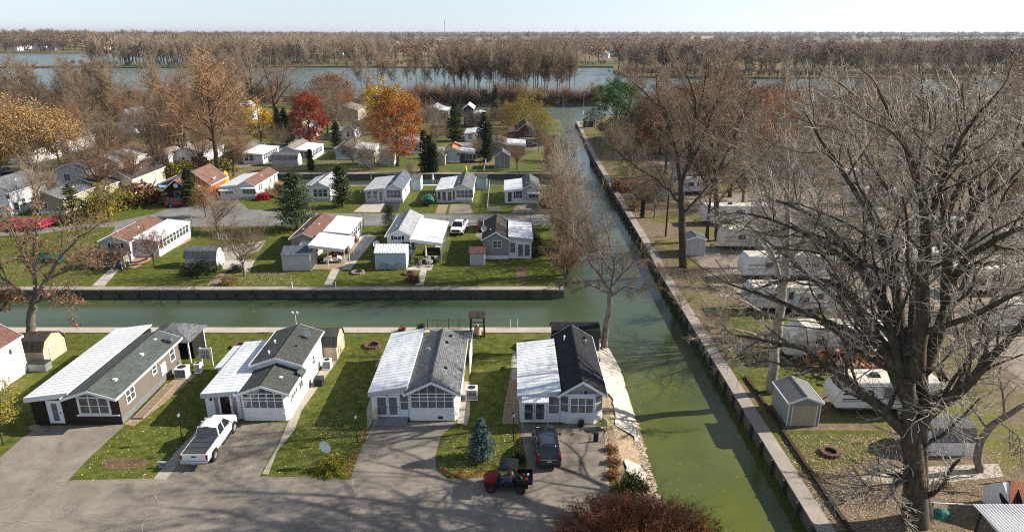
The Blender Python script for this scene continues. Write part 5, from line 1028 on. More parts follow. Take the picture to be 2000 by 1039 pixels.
home('white cottage with grey roof glimpsed left of the yellow tree', 452, 453, 486, 246, 12, WHITE, SH_LT, ze=4.5, zr=7.2, side='left', front_=(('w', 2, 1.5, 1.2, 1.6, 2, 2),))
home('white home glimpsed below the golden leaved tree', 20, 21, 60, 322, 12, WHITE, SH_DBR, ze=3.2, zr=4.6, side='left', front_=(('w', 2, 1, 1.2, 1.3, 2, 2),))
home('pale home glimpsed right of the golden leaved tree', 96, 97, 136, 300, 12, WHITE, SH_GREY, ze=3.2, zr=4.6, side='left', front_=(('w', 2, 1, 1.2, 1.3, 2, 2),))
home('bluish grey home at the centre of the far left block', 110, 111, 168, 362, 12, LGREY, SH_BLUE, ze=3.0, zr=4.4, side='left', front_=(('w', 2, 1, 1.2, 1.3, 2, 2),))
# white barn-like house with pink deck
o = home('white barn-shaped house at the far left edge above the pink deck', -40, -39, 24, 424, 10, WHITE, SH_GREY, ze=4.2, zr=6.2, side='left', front_=(('w', 5.4, 3.2, .6, .9, 1, 2), ('w', 6.4, 1.2, .8, 1.3, 1, 2)), sides=(('r', 3, 1.2, .9, 1.2, 1, 2),))
PINK = M('pink_red_paint', (.5, .04, .09), (.38, .03, .07), scale=2, rough=.6)
xd, yd = G(-20, 452); o = thing('deck', 'pink red railed wooden deck below the white barn-shaped house', 'deck', (xd, yd, 0)); mb = MB(); mb.box(0, 8.2, 0, 5.5, .55, .7); mb.build('platform', PINK, o)
mb = MB()
for i in range(12): mb.box(8.1 * i / 11, 8.1 * i / 11 + .09, 0, .09, 0, 1.7)
for i in range(8): mb.box(8.1, 8.19, 5.4 * i / 7, 5.4 * i / 7 + .09, 0, 1.7)
mb.box(0, 8.2, -.03, .09, 1.6, 1.7); mb.box(8.1, 8.25, 0, 5.5, 1.6, 1.7)
for k in range(5): mb.box(0, 8.2, .02, .06, .8 + .16 * k, .86 + .16 * k); mb.box(8.13, 8.17, 0, 5.5, .8 + .16 * k, .86 + .16 * k)
mb.build('railing', PINK, o)
# log cabin
Yc = YG(398); h = thing('cabin', 'orange-brown log cabin with brown gabled roofs and a small blue awning', 'cabin', (XA(297, Yc), Yc, 0)); CW = XA(388, Yc) - XA(297, Yc)
gable_wall(h, 3.2, 7.6, 0, 11, 2.9, 4.6, DKWOOD); gable_roof(h, 3.2, 7.6, 0, 4.5, 2.9, 4.6, SH_BRN, ov=.4, ovf=1.2); gable_wall(h, .6, 9.4, 3.5, 11.2, 3.0, 5.1, CEDAR, xr=6.6); gable_roof(h, .2, 9.4, 3.8, 11.2, 3.0, 5.2, SH_BRN, ov=.5, ovf=.5, xr=6.6)
mb = MB(); mb.box(7.65, 9.45, 3.45, 3.49, 0, 3.3); mb.build('side_wall', CEDAR, h); window(h, front(0, 0), 4.5, .8, 1.8, 1.5, 2, 2); window(h, right(9.4), 5.5, 3.0, 1.1, .6, 2, 1)
mb = MB(); mb.cyl((5.4, -1.0, 3.6), (5.4, -1.06, 3.6), .42, n=16); mb.build('round_ornament', TRIM, h); awning(h, front(0, 3.4), .4, 2.6, 2.9, 1.6, M('blue_awning', (.25, .45, .62), rough=.5), .25)
mb = MB()
for xx in (.6, 2.6): mb.box(xx, xx + .1, 1.9, 2.0, 0, 2.6)
for k in range(4): mb.box(.8, 2.4, .6 + .3 * k, .9 + .3 * k, 0, .2 + .2 * k)
mb.box(.6, .7, .6, 2.0, .6, 1.4); mb.box(2.5, 2.6, .6, 2.0, .6, 1.4); mb.build('porch_steps', M('orange_stained_wood', (.5, .2, .05), (.35, .12, .03)), h)
X_, Y_ = G(402, 368); gambrel('brown shed with a bright yellow gable end beside the log cabin', X_, Y_, 3.6, 3.2, 3.4, M('yellow_panel', (.6, .36, .03), (.5, .28, .02)), SH_DBR, 'x', trim=M('yellow_panel', (.6, .36, .03)))
o = thing('pedal_boat', 'teal and white pedal boat leaning by the yellow shed end', 'boat', (*G(432, 372), 0)); mb = MB(); mb.loft([[(x * .6 * s, y, .15 + z * s) for x, z in ((-1, .25), (-.8, 0), (.8, 0), (1, .25), (.7, .5), (-.7, .5))] for y, s in ((-1.5, .5), (-1.1, 1), (1.1, 1), (1.5, .6))]); mb.build('hull', M('teal_plastic', (.04, .38, .38), rough=.3), o, smooth=True); mb = MB(); mb.box(-.45, .45, -.4, .1, .6, .75); mb.box(-.45, .45, .1, .2, .6, 1.1); mb.build('seat', TRIM, o)

# ---------- sheds of the middle rows
X_, Y_ = G(177, 526); gambrel('grey barn shed with reddish leaf-strewn roof beside the leftmost home across the near canal', X_, Y_, 4.2, 2.6, 2.5, DKGREY, SH_DBR, 'x', doorm=CREAM)
X_, Y_ = G(363, 523); gambrel('small barn shed with dark leafy roof and peeling white end', X_, Y_, 4.2, 2.5, 2.6, LGREY, SH_GREY, 'x', doorm=LGREY)
def plain_shed(label, x, y, w, d, zl, zr, wall, roof, kind='gx', doorw=1.1, group=None, cat='shed', nm='shed', trim=True, doorm=None):
    o = thing(nm, label, cat, (x, y, 0), 0, group)
    if kind == 'gx':  # ridge along x
        mb = MB(); mb.prism([(0, 0), (d, 0), (d, zl), (d / 2, zr), (0, zl)], 'x', 0, w); mb.build('wall', wall, o)
        mb = MB(); s = (zr - zl) / (d / 2); e = .12
        mb.slab((-e, -e, zl - s * e + .08), (w + e, -e, zl - s * e + .08), (w + e, d / 2, zr + .08), (-e, d / 2, zr + .08), .07); mb.slab((-e, d / 2, zr + .08), (w + e, d / 2, zr + .08), (w + e, d + e, zl - s * e + .08), (-e, d + e, zl - s * e + .08), .07)
        if roof in (MROOF, MROOFC):
            for i in range(int(w / .35) + 1): mb.slab((i * .35 - .02, -e, zl - s * e + .11), (i * .35 + .02, -e, zl - s * e + .11), (i * .35 + .02, d / 2, zr + .11), (i * .35 - .02, d / 2, zr + .11), .03)
        mb.build('roof', roof, o)
    else:
        gable_wall(o, 0, w, 0, d, zl, zr, wall); gable_roof(o, 0, w, 0, d, zl, zr, roof, ov=.12, ovf=.15, t=.07, fascia=True)
    f = front(0)
    if doorw: dm = MB(); f.box(dm, w / 2 - doorw / 2, w / 2 + doorw / 2, .05, zl * .88, -.01, .04); dm.build('door', doorm or wall, o)
    if trim:
        t = MB()
        for xx in (0, w - .07): f.box(t, xx, xx + .07, 0, zl, 0, .03)
        if doorw: 
            for xx in (w / 2 - doorw / 2 - .06, w / 2 + doorw / 2): f.box(t, xx, xx + .06, 0, zl * .9, 0, .05)
        t.build('trim_board', TRIM, o)
    return o
X_, Y_ = G(553, 529); plain_shed('taupe shed with slate roof attached beside the open golf cart carport', X_, Y_, XA(608, Y_) - X_, 3.4, 2.2, 2.9, LGREY, SH_BLUE, doorw=0)
X_, Y_ = G(734, 526); plain_shed('pale blue shed with ribbed white metal roof and bicycles leaning on it', X_, Y_, XA(794, Y_) - X_, 3.0, 2.3, 3.0, BLUEW, MROOFC, doorw=0)
X_, Y_ = G(918, 518); plain_shed('little white shed with a rusty red roof beside the grey gable', X_, Y_, XA(947, Y_) - X_, 2.0, 1.7, 2.3, LGREY, SH_RED, doorw=0)
X_, Y_ = G(799, 373); plain_shed('pale blue shed with grey roof attached behind the slate-roofed home', X_, Y_, XA(822, Y_) - X_, 3.4, 2.5, 2.9, BLUEW, SH_GREY, doorw=0)
X_, Y_ = G(926, 371); plain_shed('teal-grey shed behind the home with the yellow kayak', X_, Y_, XA(951, Y_) - X_, 3.4, 2.4, 2.9, M('teal_grey_wall', (.2, .3, .32)), SH_DK, doorw=0)
X_, Y_ = G(532, 325); gambrel('pale barn shed with grey shingles on the far bank of the middle canal', X_, Y_, XA(582, Y_) - X_, 3.4, 3.0, LGREY, SH_GREY, 'x')
X_, Y_ = G(437, 320); gambrel('small barn shed with a curved white end behind the middle canal', X_, Y_, XA(464, Y_) - X_, 2.6, 2.6, BEIGE, SH_DBR, 'x', doorm=WHITE)
X_, Y_ = G(966, 329); plain_shed('grey shed with rounded grey gable on the far bank of the middle canal', X_, Y_, XA(996, Y_) - X_, 4, 2.8, 4.0, GREY, SH_GREY, 'gy')
X_, Y_ = G(853, 324); plain_shed('tan shed beside the orange-roofed home', X_, Y_, 2.0, 3, 2.3, 3.1, BEIGE, SH_DBR, 'gy')
X_, Y_ = G(978, 246); plain_shed('shed with pale blue door near the willow', X_, Y_, 5.4, 4, 2.8, 3.8, LGREY, SH_DK, 'gx', doorm=BLUEW)
X_, Y_ = G(742, 322); plain_shed('grey shed under the left side of the orange maple', X_, Y_, 3.4, 3, 2.6, 3.3, LGREY, SH_GREY, 'gy')
X_, Y_ = G(700, 322); gambrel('pale curved-top shed hidden behind the bare round tree', X_, Y_, 3.6, 3, 3, WHITE, SH_LT, 'x')
# right bank sheds
X_, Y_ = G(1284, 392); plain_shed('grey gabled shed among small trees on the right bank', X_, Y_, XA(1308, Y_) - X_, 3.2, 2.3, 3.4, LGREY, SH_GREY, 'gy')
X_, Y_ = G(1339, 500); plain_shed('blue-grey shed behind the tall dark forked tree', X_, Y_, XA(1376, Y_) - X_, 3.0, 2.4, 2.8, LGREY, SH_BLUE, 'gy')
X_, Y_ = G(1535, 832); plain_shed('grey shed with white corner posts and plank roof beside the striped trailer', X_, Y_, XA(1598, Y_) - X_, 3.3, 2.15, 2.7, GREY, M('plank_metal_roof', (.17, .17, .175), (.12, .12, .125), rough=.5), 'gy', doorw=1.9, doorm=BEIGE)
X_, Y_ = G(1816, 890); gambrel('low shed with slate grey roof and white wall under the giant tree', X_, Y_, XA(1897, Y_) - X_, 2.6, 2.5, WHITE, SH_GREY, 'x', flat=.5)
# corrugated roof and red brick-coloured roof at the bottom right corner
o = thing('pavilion', 'ribbed white metal roof on posts cut by the bottom right corner', 'shelter', (28.2, 33.2, 0)); mb = MB(); mb.slab((0, -2, 2.5), (9.5, -2, 2.5), (9.5, 1.6, 2.65), (0, 1.6, 2.65), .06)
for i in range(48): mb.box(i * .2, i * .2 + .035, -2, 1.6, 2.56, 2.7)
mb.build('roof', MROOFC, o); mb = MB(); 
for xx in (.3, 4.8, 9.2): mb.box(xx, xx + .1, 1.2, 1.3, 0, 2.55)
mb.build('post', DKWOOD, o)
o = thing('playhouse', 'small gabled hut with orange-red shingles behind the ribbed white roof', 'hut', (31.8, 36.0, 0)); gable_wall(o, 0, 3.2, 0, 2.6, 1.3, 1.31, WHITE); mb = MB(); mb.prism([(0, 1.3), (2.6, 1.3), (1.3, 2.4)], 'x', 0, 3.2); mb.build('gable', WHITE, o)
mb = MB(); mb.slab((-.3, -.15, 1.2), (3.4, -.15, 1.2), (3.4, 1.3, 2.52), (.5, 1.3, 2.52), .08); mb.slab((.5, 1.3, 2.52), (3.4, 1.3, 2.52), (3.4, 2.75, 1.2), (-.3, 2.75, 1.2), .08); mb.build('roof', shingle('orange_shingles', (.4, .14, .07), (.48, .2, .11)), o)
mb = MB(); mb.slab((-.5, -.2, 1.0), (.5, -.2, 1.7), (.9, 1.2, 2.3), (-.1, 1.2, 1.6), .06); mb.build('porch_roof', SH_BLK, o)
# ================================================================ carports and awnings
def carport(label, x0, x1, y0, y1, zl, zh, nposts=3, high='left', cat='carport'):
    o = thing('carport', label, cat, (x0, y0, 0)); shed_roof(o, 0, x1 - x0, 0, y1 - y0, zl, zh, MROOFC, high, ov=.1, ribs=.7, nm='roof')
    for i in range(nposts):
        y = .1 + (y1 - y0 - .2) * i / (nposts - 1); mb = MB(); mb.box(x1 - x0 - .12, x1 - x0 - .04, y - .04, y + .04, 0, (zl if high == 'left' else zh)); mb.build('post', TRIM, o)
    mb = MB(); mb.box(.05, .13, .05, .13, 0, zh); mb.build('post', TRIM, o); mb = MB(); mb.box((x1 - x0) / 2, (x1 - x0) / 2 + .08, .05, .13, 0, (zl + zh) / 2); mb.build('post', TRIM, o)
    return o
Yb = YG(525); carport('white roofed open carport on posts sheltering a golf cart', XA(607, Yb), XA(675, Yb), Yb, Yb + 5.6, 2.7, 3.3)
Yc = YG(512); carport('white patio roof on thin posts over outdoor furniture', XA(806, YG(502)) + .02, XA(866, YG(500)), Yc + .3, Yc + 11.2, 2.6, 3.2, 6, cat='patio roof')

# ================================================================ vehicles
LW = M('white_car_paint', (.78, .78, .78), (.74, .74, .74), rough=.25, spec=.6); NAVY = M('dark_navy_car_paint', (.012, .014, .022), (.016, .018, .028), rough=.15, spec=.7)
MAROON = M('maroon_car_paint', (.09, .008, .02), rough=.25, spec=.6); RED = M('red_car_paint', (.36, .02, .015), rough=.25, spec=.6); JRED = M('faded_red_car_paint', (.4, .05, .06), rough=.4); SILV = M('silver_blue_car_paint', (.25, .3, .36), rough=.25, spec=.6)
k = NT('car_glass'); k.col((.012, .014, .018)); CG = k.set(.04, 0, .9); k = NT('headlight_glass'); k.col((.6, .62, .65)); HL = k.set(.1, 0, .8); TL = M('tail_light_red', (.25, .008, .008), rough=.2)
PLATE = M('licence_plate', (.55, .6, .68)); TONN = M('grey_vinyl_cover', (.05, .055, .065), (.035, .04, .05), rough=.7)
def wheels(o, xs, ys, r, wd=.22, rimmat=None):
    for x in xs:
        for y in ys:
            s = 1 if x > 0 else -1; mb = MB(); mb.cyl((x - s * wd / 2, y, r), (x + s * wd / 2, y, r), r, n=20); t = mb.build('wheel', RUBBER, o, bevel=.03)
            mb = MB(); mb.cyl((x + s * (wd / 2 + .004), y, r), (x + s * (wd / 2 + .02), y, r), r * .62, n=16)
            for k_ in range(6):
                a = k_ * math.pi / 3; mb.cyl((x + s * (wd / 2 + .025), y, r), (x + s * (wd / 2 + .025), y + math.cos(a) * r * .58, r + math.sin(a) * r * .58), .03, n=4)
            mb.build('rim', rimmat or GREYMET, t)
def body_ring(y, hw, zb, zt, sh=.1):
    zm = zb + (zt - zb) * .55
    return [(-hw * .9, y, zb), (-hw, y, zb + .12), (-hw * 1.0, y, zm), (-hw * .93, y, zt - .05), (-hw * .8, y, zt), (hw * .8, y, zt), (hw * .93, y, zt - .05), (hw * 1.0, y, zm), (hw, y, zb + .12), (hw * .9, y, zb)]
def car(label, loc, rz, paint, kind='suv', group=None, cat='car', name='car'):
    o = thing(name, label, cat, loc, rz, group)
    if kind == 'suv': L, W, H, zb = 4.6, .92, 1.68, 1.04; st = [(-2.3, .78, .42, .86), (-2.22, .88, .3, .98), (-1.9, .92, .24, zb), (-.5, .925, .22, zb), (1.05, .925, .22, zb - .02), (1.75, .9, .24, .95), (2.15, .84, .3, .84), (2.3, .72, .42, .68)]; cab = (-2.15, -1.72, .15, 1.15); r = .36; wy = (-1.35, 1.4)
    elif kind == 'sedan': L, W, H, zb = 4.7, .9, 1.45, .92; st = [(-2.35, .75, .4, .8), (-2.2, .86, .28, .92), (-1.6, .9, .22, zb + .02), (0, .91, .2, zb), (1.0, .9, .2, zb - .02), (1.8, .88, .22, .82), (2.2, .8, .28, .72), (2.35, .7, .4, .6)]; cab = (-1.7, -1.0, .25, 1.05); r = .33; wy = (-1.4, 1.42)
    elif kind == 'pickup': L, W, H, zb = 5.85, 1.02, 1.9, 1.2; st = [(-.55, .99, .42, zb), (.2, 1.0, .42, zb), (1.45, 1.0, .42, zb), (1.75, .98, .42, zb - .02), (2.6, .97, .45, 1.14), (2.85, .93, .5, 1.06), (2.95, .85, .55, .9)]; cab = (-.5, -.28, 1.0, 1.72); r = .4; wy = (-1.75, 1.95)
    elif kind == 'jeep': L, W, H, zb = 4.2, .88, 1.8, 1.15; st = [(-2.0, .85, .45, zb), (0, .87, .42, zb), (.8, .87, .42, zb), (1.7, .8, .45, 1.08), (2.0, .75, .5, .95)]; cab = (-1.95, -1.85, .55, .8); r = .38; wy = (-1.3, 1.35)
    mb = MB(); mb.loft([body_ring(*s) for s in st]); mb.build('body', paint, o, smooth=False, bevel=.04)
    y0, y1, y2, y3 = cab; bw, tw = W * .86, W * .68
    mb = MB(); mb.hexa([(-bw, y0, zb - .03), (bw, y0, zb - .03), (bw, y3, zb - .03), (-bw, y3, zb - .03), (-tw, y1, H - .06), (tw, y1, H - .06), (tw, y2, H - .06), (-tw, y2, H - .06)]); mb.build('windows', CG, o)
    mb = MB(); mb.loft([[(-tw - .02, y, H - .075), (-tw * .7, y, H - .01 + c), (0, y, H + .015 + c), (tw * .7, y, H - .01 + c), (tw + .02, y, H - .075)] for y, c in ((y1 - .05, -.02), (y1 + .2, 0), ((y1 + y2) / 2, .01), (y2 - .2, 0), (y2 + .03, -.03))]); rf = mb.build('roof', paint, o, smooth=True)
    if kind == 'suv' and paint is NAVY: mb = MB(); mb.box(-tw * .72, tw * .72, y1 + .25, y2 - .1, H + .012, H + .03); mb.build('glass_roof', M('tinted_roof_glass', (.02, .035, .06), rough=.08, spec=.9), rf)
    mb = MB()
    for s in (-1, 1):
        for (ya, yb, wd) in ((y0, y1, .09), (y3, y2, .07)): mb.hexa([(s * (bw + .01) - .03, ya - wd / 2, zb - .02), (s * (bw + .01) + .03, ya - wd / 2, zb - .02), (s * (bw + .01) + .03, ya + wd, zb - .02), (s * (bw + .01) - .03, ya + wd, zb - .02), (s * (tw + .01) - .03, yb - wd / 2, H - .05), (s * (tw + .01) + .03, yb - wd / 2, H - .05), (s * (tw + .01) + .03, yb + wd, H - .05), (s * (tw + .01) - .03, yb + wd, H - .05)])
        for t in ((.5,) if kind in ('sedan', 'pickup', 'jeep') else (.3, .62)):
            yq = y1 + (y2 - y1) * t + .15; mb.hexa([(s * (bw + .012) - .02, yq - .05, zb - .02), (s * (bw + .012) + .02, yq - .05, zb - .02), (s * (bw + .012) + .02, yq + .05, zb - .02), (s * (bw + .012) - .02, yq + .05, zb - .02), (s * (tw + .012) - .02, yq - .05, H - .05), (s * (tw + .012) + .02, yq - .05, H - .05), (s * (tw + .012) + .02, yq + .05, H - .05), (s * (tw + .012) - .02, yq + .05, H - .05)])
    mb.build('pillars', paint, o)
    for s in (-1, 1):
        mb = MB(); mb.box(s * W + (0 if s > 0 else -.2), s * W + (.2 if s > 0 else 0), y3 - .45, y3 - .33, zb - .02, zb + .16); mb.build('mirror', paint if kind != 'jeep' else BLACK, o, bevel=.02)
        mb = MB(); e = st[-1][0]; mb.box(s * .56 - .13, s * .56 + .13, e - .2, e + .0, st[-2][3] - .2, st[-2][3] - .05); mb.build('headlight', HL, o, bevel=.02)
    rear = -L / 2 if kind != 'jeep' else -2.02
    if kind == 'pickup':
        rear = -2.9
        mb = MB()
        for s in (-1, 1):
            mb.loft([[(s * .80, y, .55), (s * 1.0, y, .55 + a), (s * 1.01, y, .95), (s * .97, y, 1.2), (s * .84, y, 1.22), (s * .8, y, .8)] for y, a in ((-2.88, .05), (-2.3, .05), (-2.2, .3), (-1.75, .38), (-1.3, .3), (-1.2, .0), (-.56, 0))])
        mb.box(-.86, .86, -2.9, -2.82, .62, 1.2); mb.box(-.82, .82, -2.82, -.56, .6, .7); mb.build('bed', paint, o, bevel=.02)
        mb = MB(); mb.box(-.84, .84, -2.84, -.6, 1.18, 1.25); cv_ = mb.build('bed_cover', TONN, o, bevel=.015)
        mb = MB()
        for yy in (-1.35, -2.1): mb.box(-.85, .85, yy - .03, yy + .03, 1.245, 1.27)
        mb.build('cover_strap', BLACK, cv_)
        mb = MB(); mb.box(-.98, .98, -3.05, -2.9, .48, .68); mb.build('rear_bumper', CHROME, o, bevel=.03); mb = MB(); mb.box(-.95, .95, 2.9, 3.02, .5, .72); mb.build('front_bumper', CHROME, o, bevel=.03); mb = MB(); mb.box(-.55, .55, 2.88, 2.98, .76, 1.02); mb.build('radiator_grille', BLACK, o)
        mb = MB(); mb.box(-.16, .16, -2.93, -2.9, .98, 1.08); mb.build('tailgate_handle', BLACK, o); mb = MB(); mb.box(-.16, .16, -3.07, -3.05, .52, .64); mb.build('licence_plate', PLATE, o)
        mb = MB(); mb.box(-.06, .06, -3.2, -3.02, .42, .5); mb.cyl((0, -3.2, .5), (0, -3.2, .58), .04, n=8); mb.build('tow_hitch', DARKMET, o); mb = MB(); mb.box(-.2, .2, -.52, -.45, H - .0, H + .07); mb.build('brake_light', BLACK, o)
        for s in (-1, 1): mb = MB(); mb.box(s * 1.02 - .06, s * 1.02 + .06, -.4, 1.3, .34, .42); mb.build('side_step', DARKMET, o)
        for s in (-1, 1): mb = MB(); mb.box(s * .93 - .07, s * .93 + .07, -2.92, -2.8, .8, 1.14); mb.build('tail_light', TL, o, bevel=.01)
    else:
        for s in (-1, 1):
            mb = MB(); mb.hexa([(s * .80 - .1, rear + .02, .82), (s * .80 + .1, rear + .02, .82), (s * .82 + .1, rear + .25, .84), (s * .82 - .1, rear + .25, .84), (s * .76 - .07, rear + .1, 1.28 if kind == 'suv' else .98), (s * .76 + .07, rear + .1, 1.28 if kind == 'suv' else .98), (s * .76 + .07, rear + .32, 1.28 if kind == 'suv' else .98), (s * .76 - .07, rear + .32, 1.28 if kind == 'suv' else .98)]); mb.build('tail_light', TL, o, bevel=.01)
        mb = MB(); mb.box(-.8, .8, rear - .03, rear + .1, .34, .5); mb.build('rear_bumper', BLACK, o, bevel=.02); mb = MB(); mb.box(-.17, .17, rear - .02, rear + .02, .72, .83); mb.build('licence_plate', PLATE, o)
        mb = MB(); mb.box(-.6, .6, -rear - .02, -rear + .03 if kind != 'jeep' else 2.05, .5, .64); mb.build('radiator_grille', BLACK, o)
        if kind == 'suv': mb = MB(); mb.box(-.55, .55, rear - .01, rear + .03, .9, .95); mb.build('chrome_strip', CHROME, o)
    if kind == 'jeep': mb = MB(); mb.cyl((0, -2.05, 1.0), (0, -2.25, 1.0), .36, n=18); mb.build('spare_wheel', RUBBER, o)
    wheels(o, (-W + .1, W - .1), wy, r); 
    mb = MB()
    for s in (-1, 1):
        for y in wy: mb.cyl((s * (W - .32), y, r + .04), (s * (W + .004), y, r + .04), r + .09, n=18)
    mb.build('wheel_arch', BLACK, o); return o
a = Vector(G(381, 917)); b = Vector(G(432, 846)); d = b - a; rz = -math.atan2(d.x, d.y); c = a + d.normalized() * 3.0
car('white pickup with grey folded bed cover parked before the stepped-roof home', (c.x, c.y, 0), rz, LW, 'pickup', cat='pickup truck', name='pickup_truck')
c = Vector(G(1071, 921)); car('dark navy SUV with a glass roof parked before the black-roofed home', (c.x, c.y + 2.4, 0), R(1.5), NAVY, 'suv')
c = Vector(G(892, 462)); car('white pickup facing the canal between two homes of the middle row', (c.x + .15, c.y + 3, 0), R(180 - 6), LW, 'pickup', cat='pickup truck', name='pickup_truck')
c = Vector(G(943, 455)); car('dark maroon car tucked behind the brown-roofed home with the grey gable', (c.x, c.y + 2.3, 0), R(4), MAROON, 'suv')
c = Vector(G(1066, 408)); car('faded red jeep beside the twiggy bank at the end of the lane', (c.x, c.y + 1.5, 0), R(178), JRED, 'jeep')
c = Vector(G(350, 402)); car('dark red car with roof racks outside the log cabin', (c.x, c.y, 0), R(-68), RED, 'suv')
c = Vector(G(12, 338)); car('silver-blue car parked under the golden tree at the left edge', (c.x, c.y, 0), R(40), SILV, 'sedan')
c = Vector(G(200, 415)); car('dark car under the long roof left of the dark spruce', (-70.5, 121, 0), R(80), MAROON, 'sedan')
c = Vector(G(1008, 335)); car('dark parked car near the tan cabin beyond the middle canal', (4.5, 188, 0), R(85), NAVY, 'sedan')

# utility vehicle (red nose to the left)
c = Vector(G(990, 964)); u = thing('utility_vehicle', 'red and black utility vehicle with canopy and loaded cargo bed', 'utility vehicle', (c.x, c.y + .75, 0), R(86))
REDP = M('glossy_red_plastic', (.23, .012, .007), rough=.3)
wheels(u, (-.66, .66), (-1.0, 1.05), .33, .26, DARKMET)
mb = MB(); mb.loft([[(-.62, y, .38), (-.66, y, .7 * k_), (.66, y, .7 * k_), (.62, y, .38)] for y, k_ in ((-1.5, 1.0), (-.3, .9), (.0, .85), (.8, .9), (1.5, .85))]); mb.build('chassis', BLACK, u)
mb = MB(); mb.loft([[(-.6 * w_, y, .55), (-.62 * w_, y, zt), (-.35 * w_, y, zt + .12), (.35 * w_, y, zt + .12), (.62 * w_, y, zt), (.6 * w_, y, .55)] for y, w_, zt in ((.62, 1, .98), (1.1, 1, .92), (1.45, .9, .8), (1.62, .7, .66))]); mb.build('hood', REDP, u, bevel=.03)
mb = MB(); mb.box(-.62, .62, -.55, -.1, .55, .78); mb.box(-.62, .62, -.6, -.48, .78, 1.25); mb.build('seat', BLACK, u, bevel=.04)
mb = MB()
for s in (-1, 1): mb.bars([(s * .66, .72, .8), (s * .62, .35, 1.86), (s * .62, -.62, 1.86), (s * .66, -.7, .75)], .03)
mb.bars([(-.62, .35, 1.86), (.62, .35, 1.86)], .03); mb.bars([(-.62, -.62, 1.86), (.62, -.62, 1.86)], .03); mb.build('roll_cage', BLACK, u)
mb = MB(); mb.loft([[(-.72, y, 1.87), (-.5, y, 1.93 + c_), (.5, y, 1.93 + c_), (.72, y, 1.87)] for y, c_ in ((-.8, 0), (-.3, .04), (.2, .04), (.5, 0))]); mb.build('canopy', BLACK, u)
mb = MB(); mb.box(-.66, .66, -1.75, -.7, .72, .78); mb.box(-.7, -.64, -1.75, -.7, .78, 1.08); mb.box(.64, .7, -1.75, -.7, .78, 1.08); mb.box(-.7, .7, -1.8, -1.74, .76, 1.08); mb.box(-.7, .7, -.72, -.68, .78, 1.1); mb.build('cargo_bed', BLACK, u)
mb = MB(); mb.bars([(-.2, .62, 1.0), (-.35, .35, 1.12)], .02); mb.build('steering_column', BLACK, u); mb = MB(); mb.box(-.66, .66, .6, .66, .7, 1.05); mb.build('dashboard', BLACK, u)
for i, (x, y, s, m) in enumerate([(.2, -1.1, .15, REDP), (-.25, -1.35, .13, M('orange_paint', (.7, .12, .02))), (.3, -1.45, .12, TRIM), (-.1, -.95, .14, M('olive_cloth', (.12, .12, .08)))]):
    q = thing('bag', ['small red bag in the cargo bed of the utility vehicle', 'small orange bag in the cargo bed of the utility vehicle', 'small white sack in the cargo bed of the utility vehicle', 'small olive sack in the cargo bed of the utility vehicle'][i], 'bag', (c.x, c.y + .75, .78), R(86))
    mb = MB(); mb.loft([[(x + s * math.cos(t) * k_, y + s * math.sin(t) * k_, z) for t in np.linspace(0, 6.28, 9)[:-1]] for z, k_ in ((0, .9), (s * .7, 1.1), (s * 1.4, .7))]); mb.build('sack', m, q, smooth=True); mb = MB(); mb.cyl((x, y, s * 1.38), (x, y, s * 1.6), s * .35, s * .2, n=7); mb.build('neck', m, q)
mb = MB(); mb.bars([(-.35 + .17 * math.cos(t), .4 + .05 * math.sin(t), 1.12 + .16 * math.sin(t)) for t in np.linspace(0, 6.29, 13)], .015, 5); mb.build('steering_wheel', BLACK, u)
SKIN = M('skin', (.42, .22, .15), (.36, .18, .12), rough=.6); JEANS = M('blue_denim', (.05, .09, .2), (.08, .13, .26), scale=9, rough=.9); CAMO = M('mottled_brown_jacket', (.2, .13, .1), (.06, .05, .04), scale=7, rough=.9)
def skinned(name, J, E, mat, par, root=0, sub=1):
    me = bpy.data.meshes.new(name); me.from_pydata([j[:3] for j in J], E, []); o = link(name, me, par); md = o.modifiers.new('skin', 'SKIN'); 
    for i, j in enumerate(J): me.skin_vertices[0].data[i].radius = (j[3], j[3])
    me.skin_vertices[0].data[root].use_root = True; sb = o.modifiers.new('sub', 'SUBSURF'); sb.levels = sub; sb.render_levels = sub; me.materials.append(mat); return o
pe = thing('person', 'person in blue jeans and mottled jacket seated at the wheel of the utility vehicle', 'person', (c.x, c.y + .75, 0), R(86))
J = [(-.3, -.32, .9, .13), (-.3, -.38, 1.15, .14), (-.3, -.37, 1.36, .09), (-.3, -.34, 1.45, .055), (-.3, -.31, 1.55, .085), (-.3, -.3, 1.66, .08)]; Ed = [(0, 1), (1, 2), (2, 3), (3, 4), (4, 5)]
for s_ in (-1, 1):
    b0 = len(J); x0_ = -.3 + s_ * .2; hx, hy, hz_ = -.35 + s_ * .15, .36, 1.15
    J += [(x0_, -.36, 1.36, .065), (x0_ + s_ * .06, -.14, 1.16, .048), (hx, .24, 1.13, .034), (hx, .33, 1.14, .036)]; Ed += [(2, b0), (b0, b0 + 1), (b0 + 1, b0 + 2), (b0 + 2, b0 + 3)]
    for f_ in range(4): q0 = len(J); J += [(hx + (f_ - 1.5) * .021, .385, 1.16, .009), (hx + (f_ - 1.5) * .022, .42 + .004 * (f_ % 2), 1.14 - .01, .008), (hx + (f_ - 1.5) * .021, .41, 1.10, .007)]; Ed += [(b0 + 3, q0), (q0, q0 + 1), (q0 + 1, q0 + 2)]
    q0 = len(J); J += [(hx - s_ * .045, .34, 1.16, .011), (hx - s_ * .05, .38, 1.17, .009)]; Ed += [(b0 + 2, q0), (q0, q0 + 1)]
    b1 = len(J); J += [(-.3 + s_ * .1, -.28, .88, .09), (-.3 + s_ * .14, .16, .93, .068), (-.3 + s_ * .14, .36, .56, .05), (-.3 + s_ * .14, .5, .5, .038)]; Ed += [(0, b1), (b1, b1 + 1), (b1 + 1, b1 + 2), (b1 + 2, b1 + 3)]
skinned('body', J, Ed, SKIN, pe)
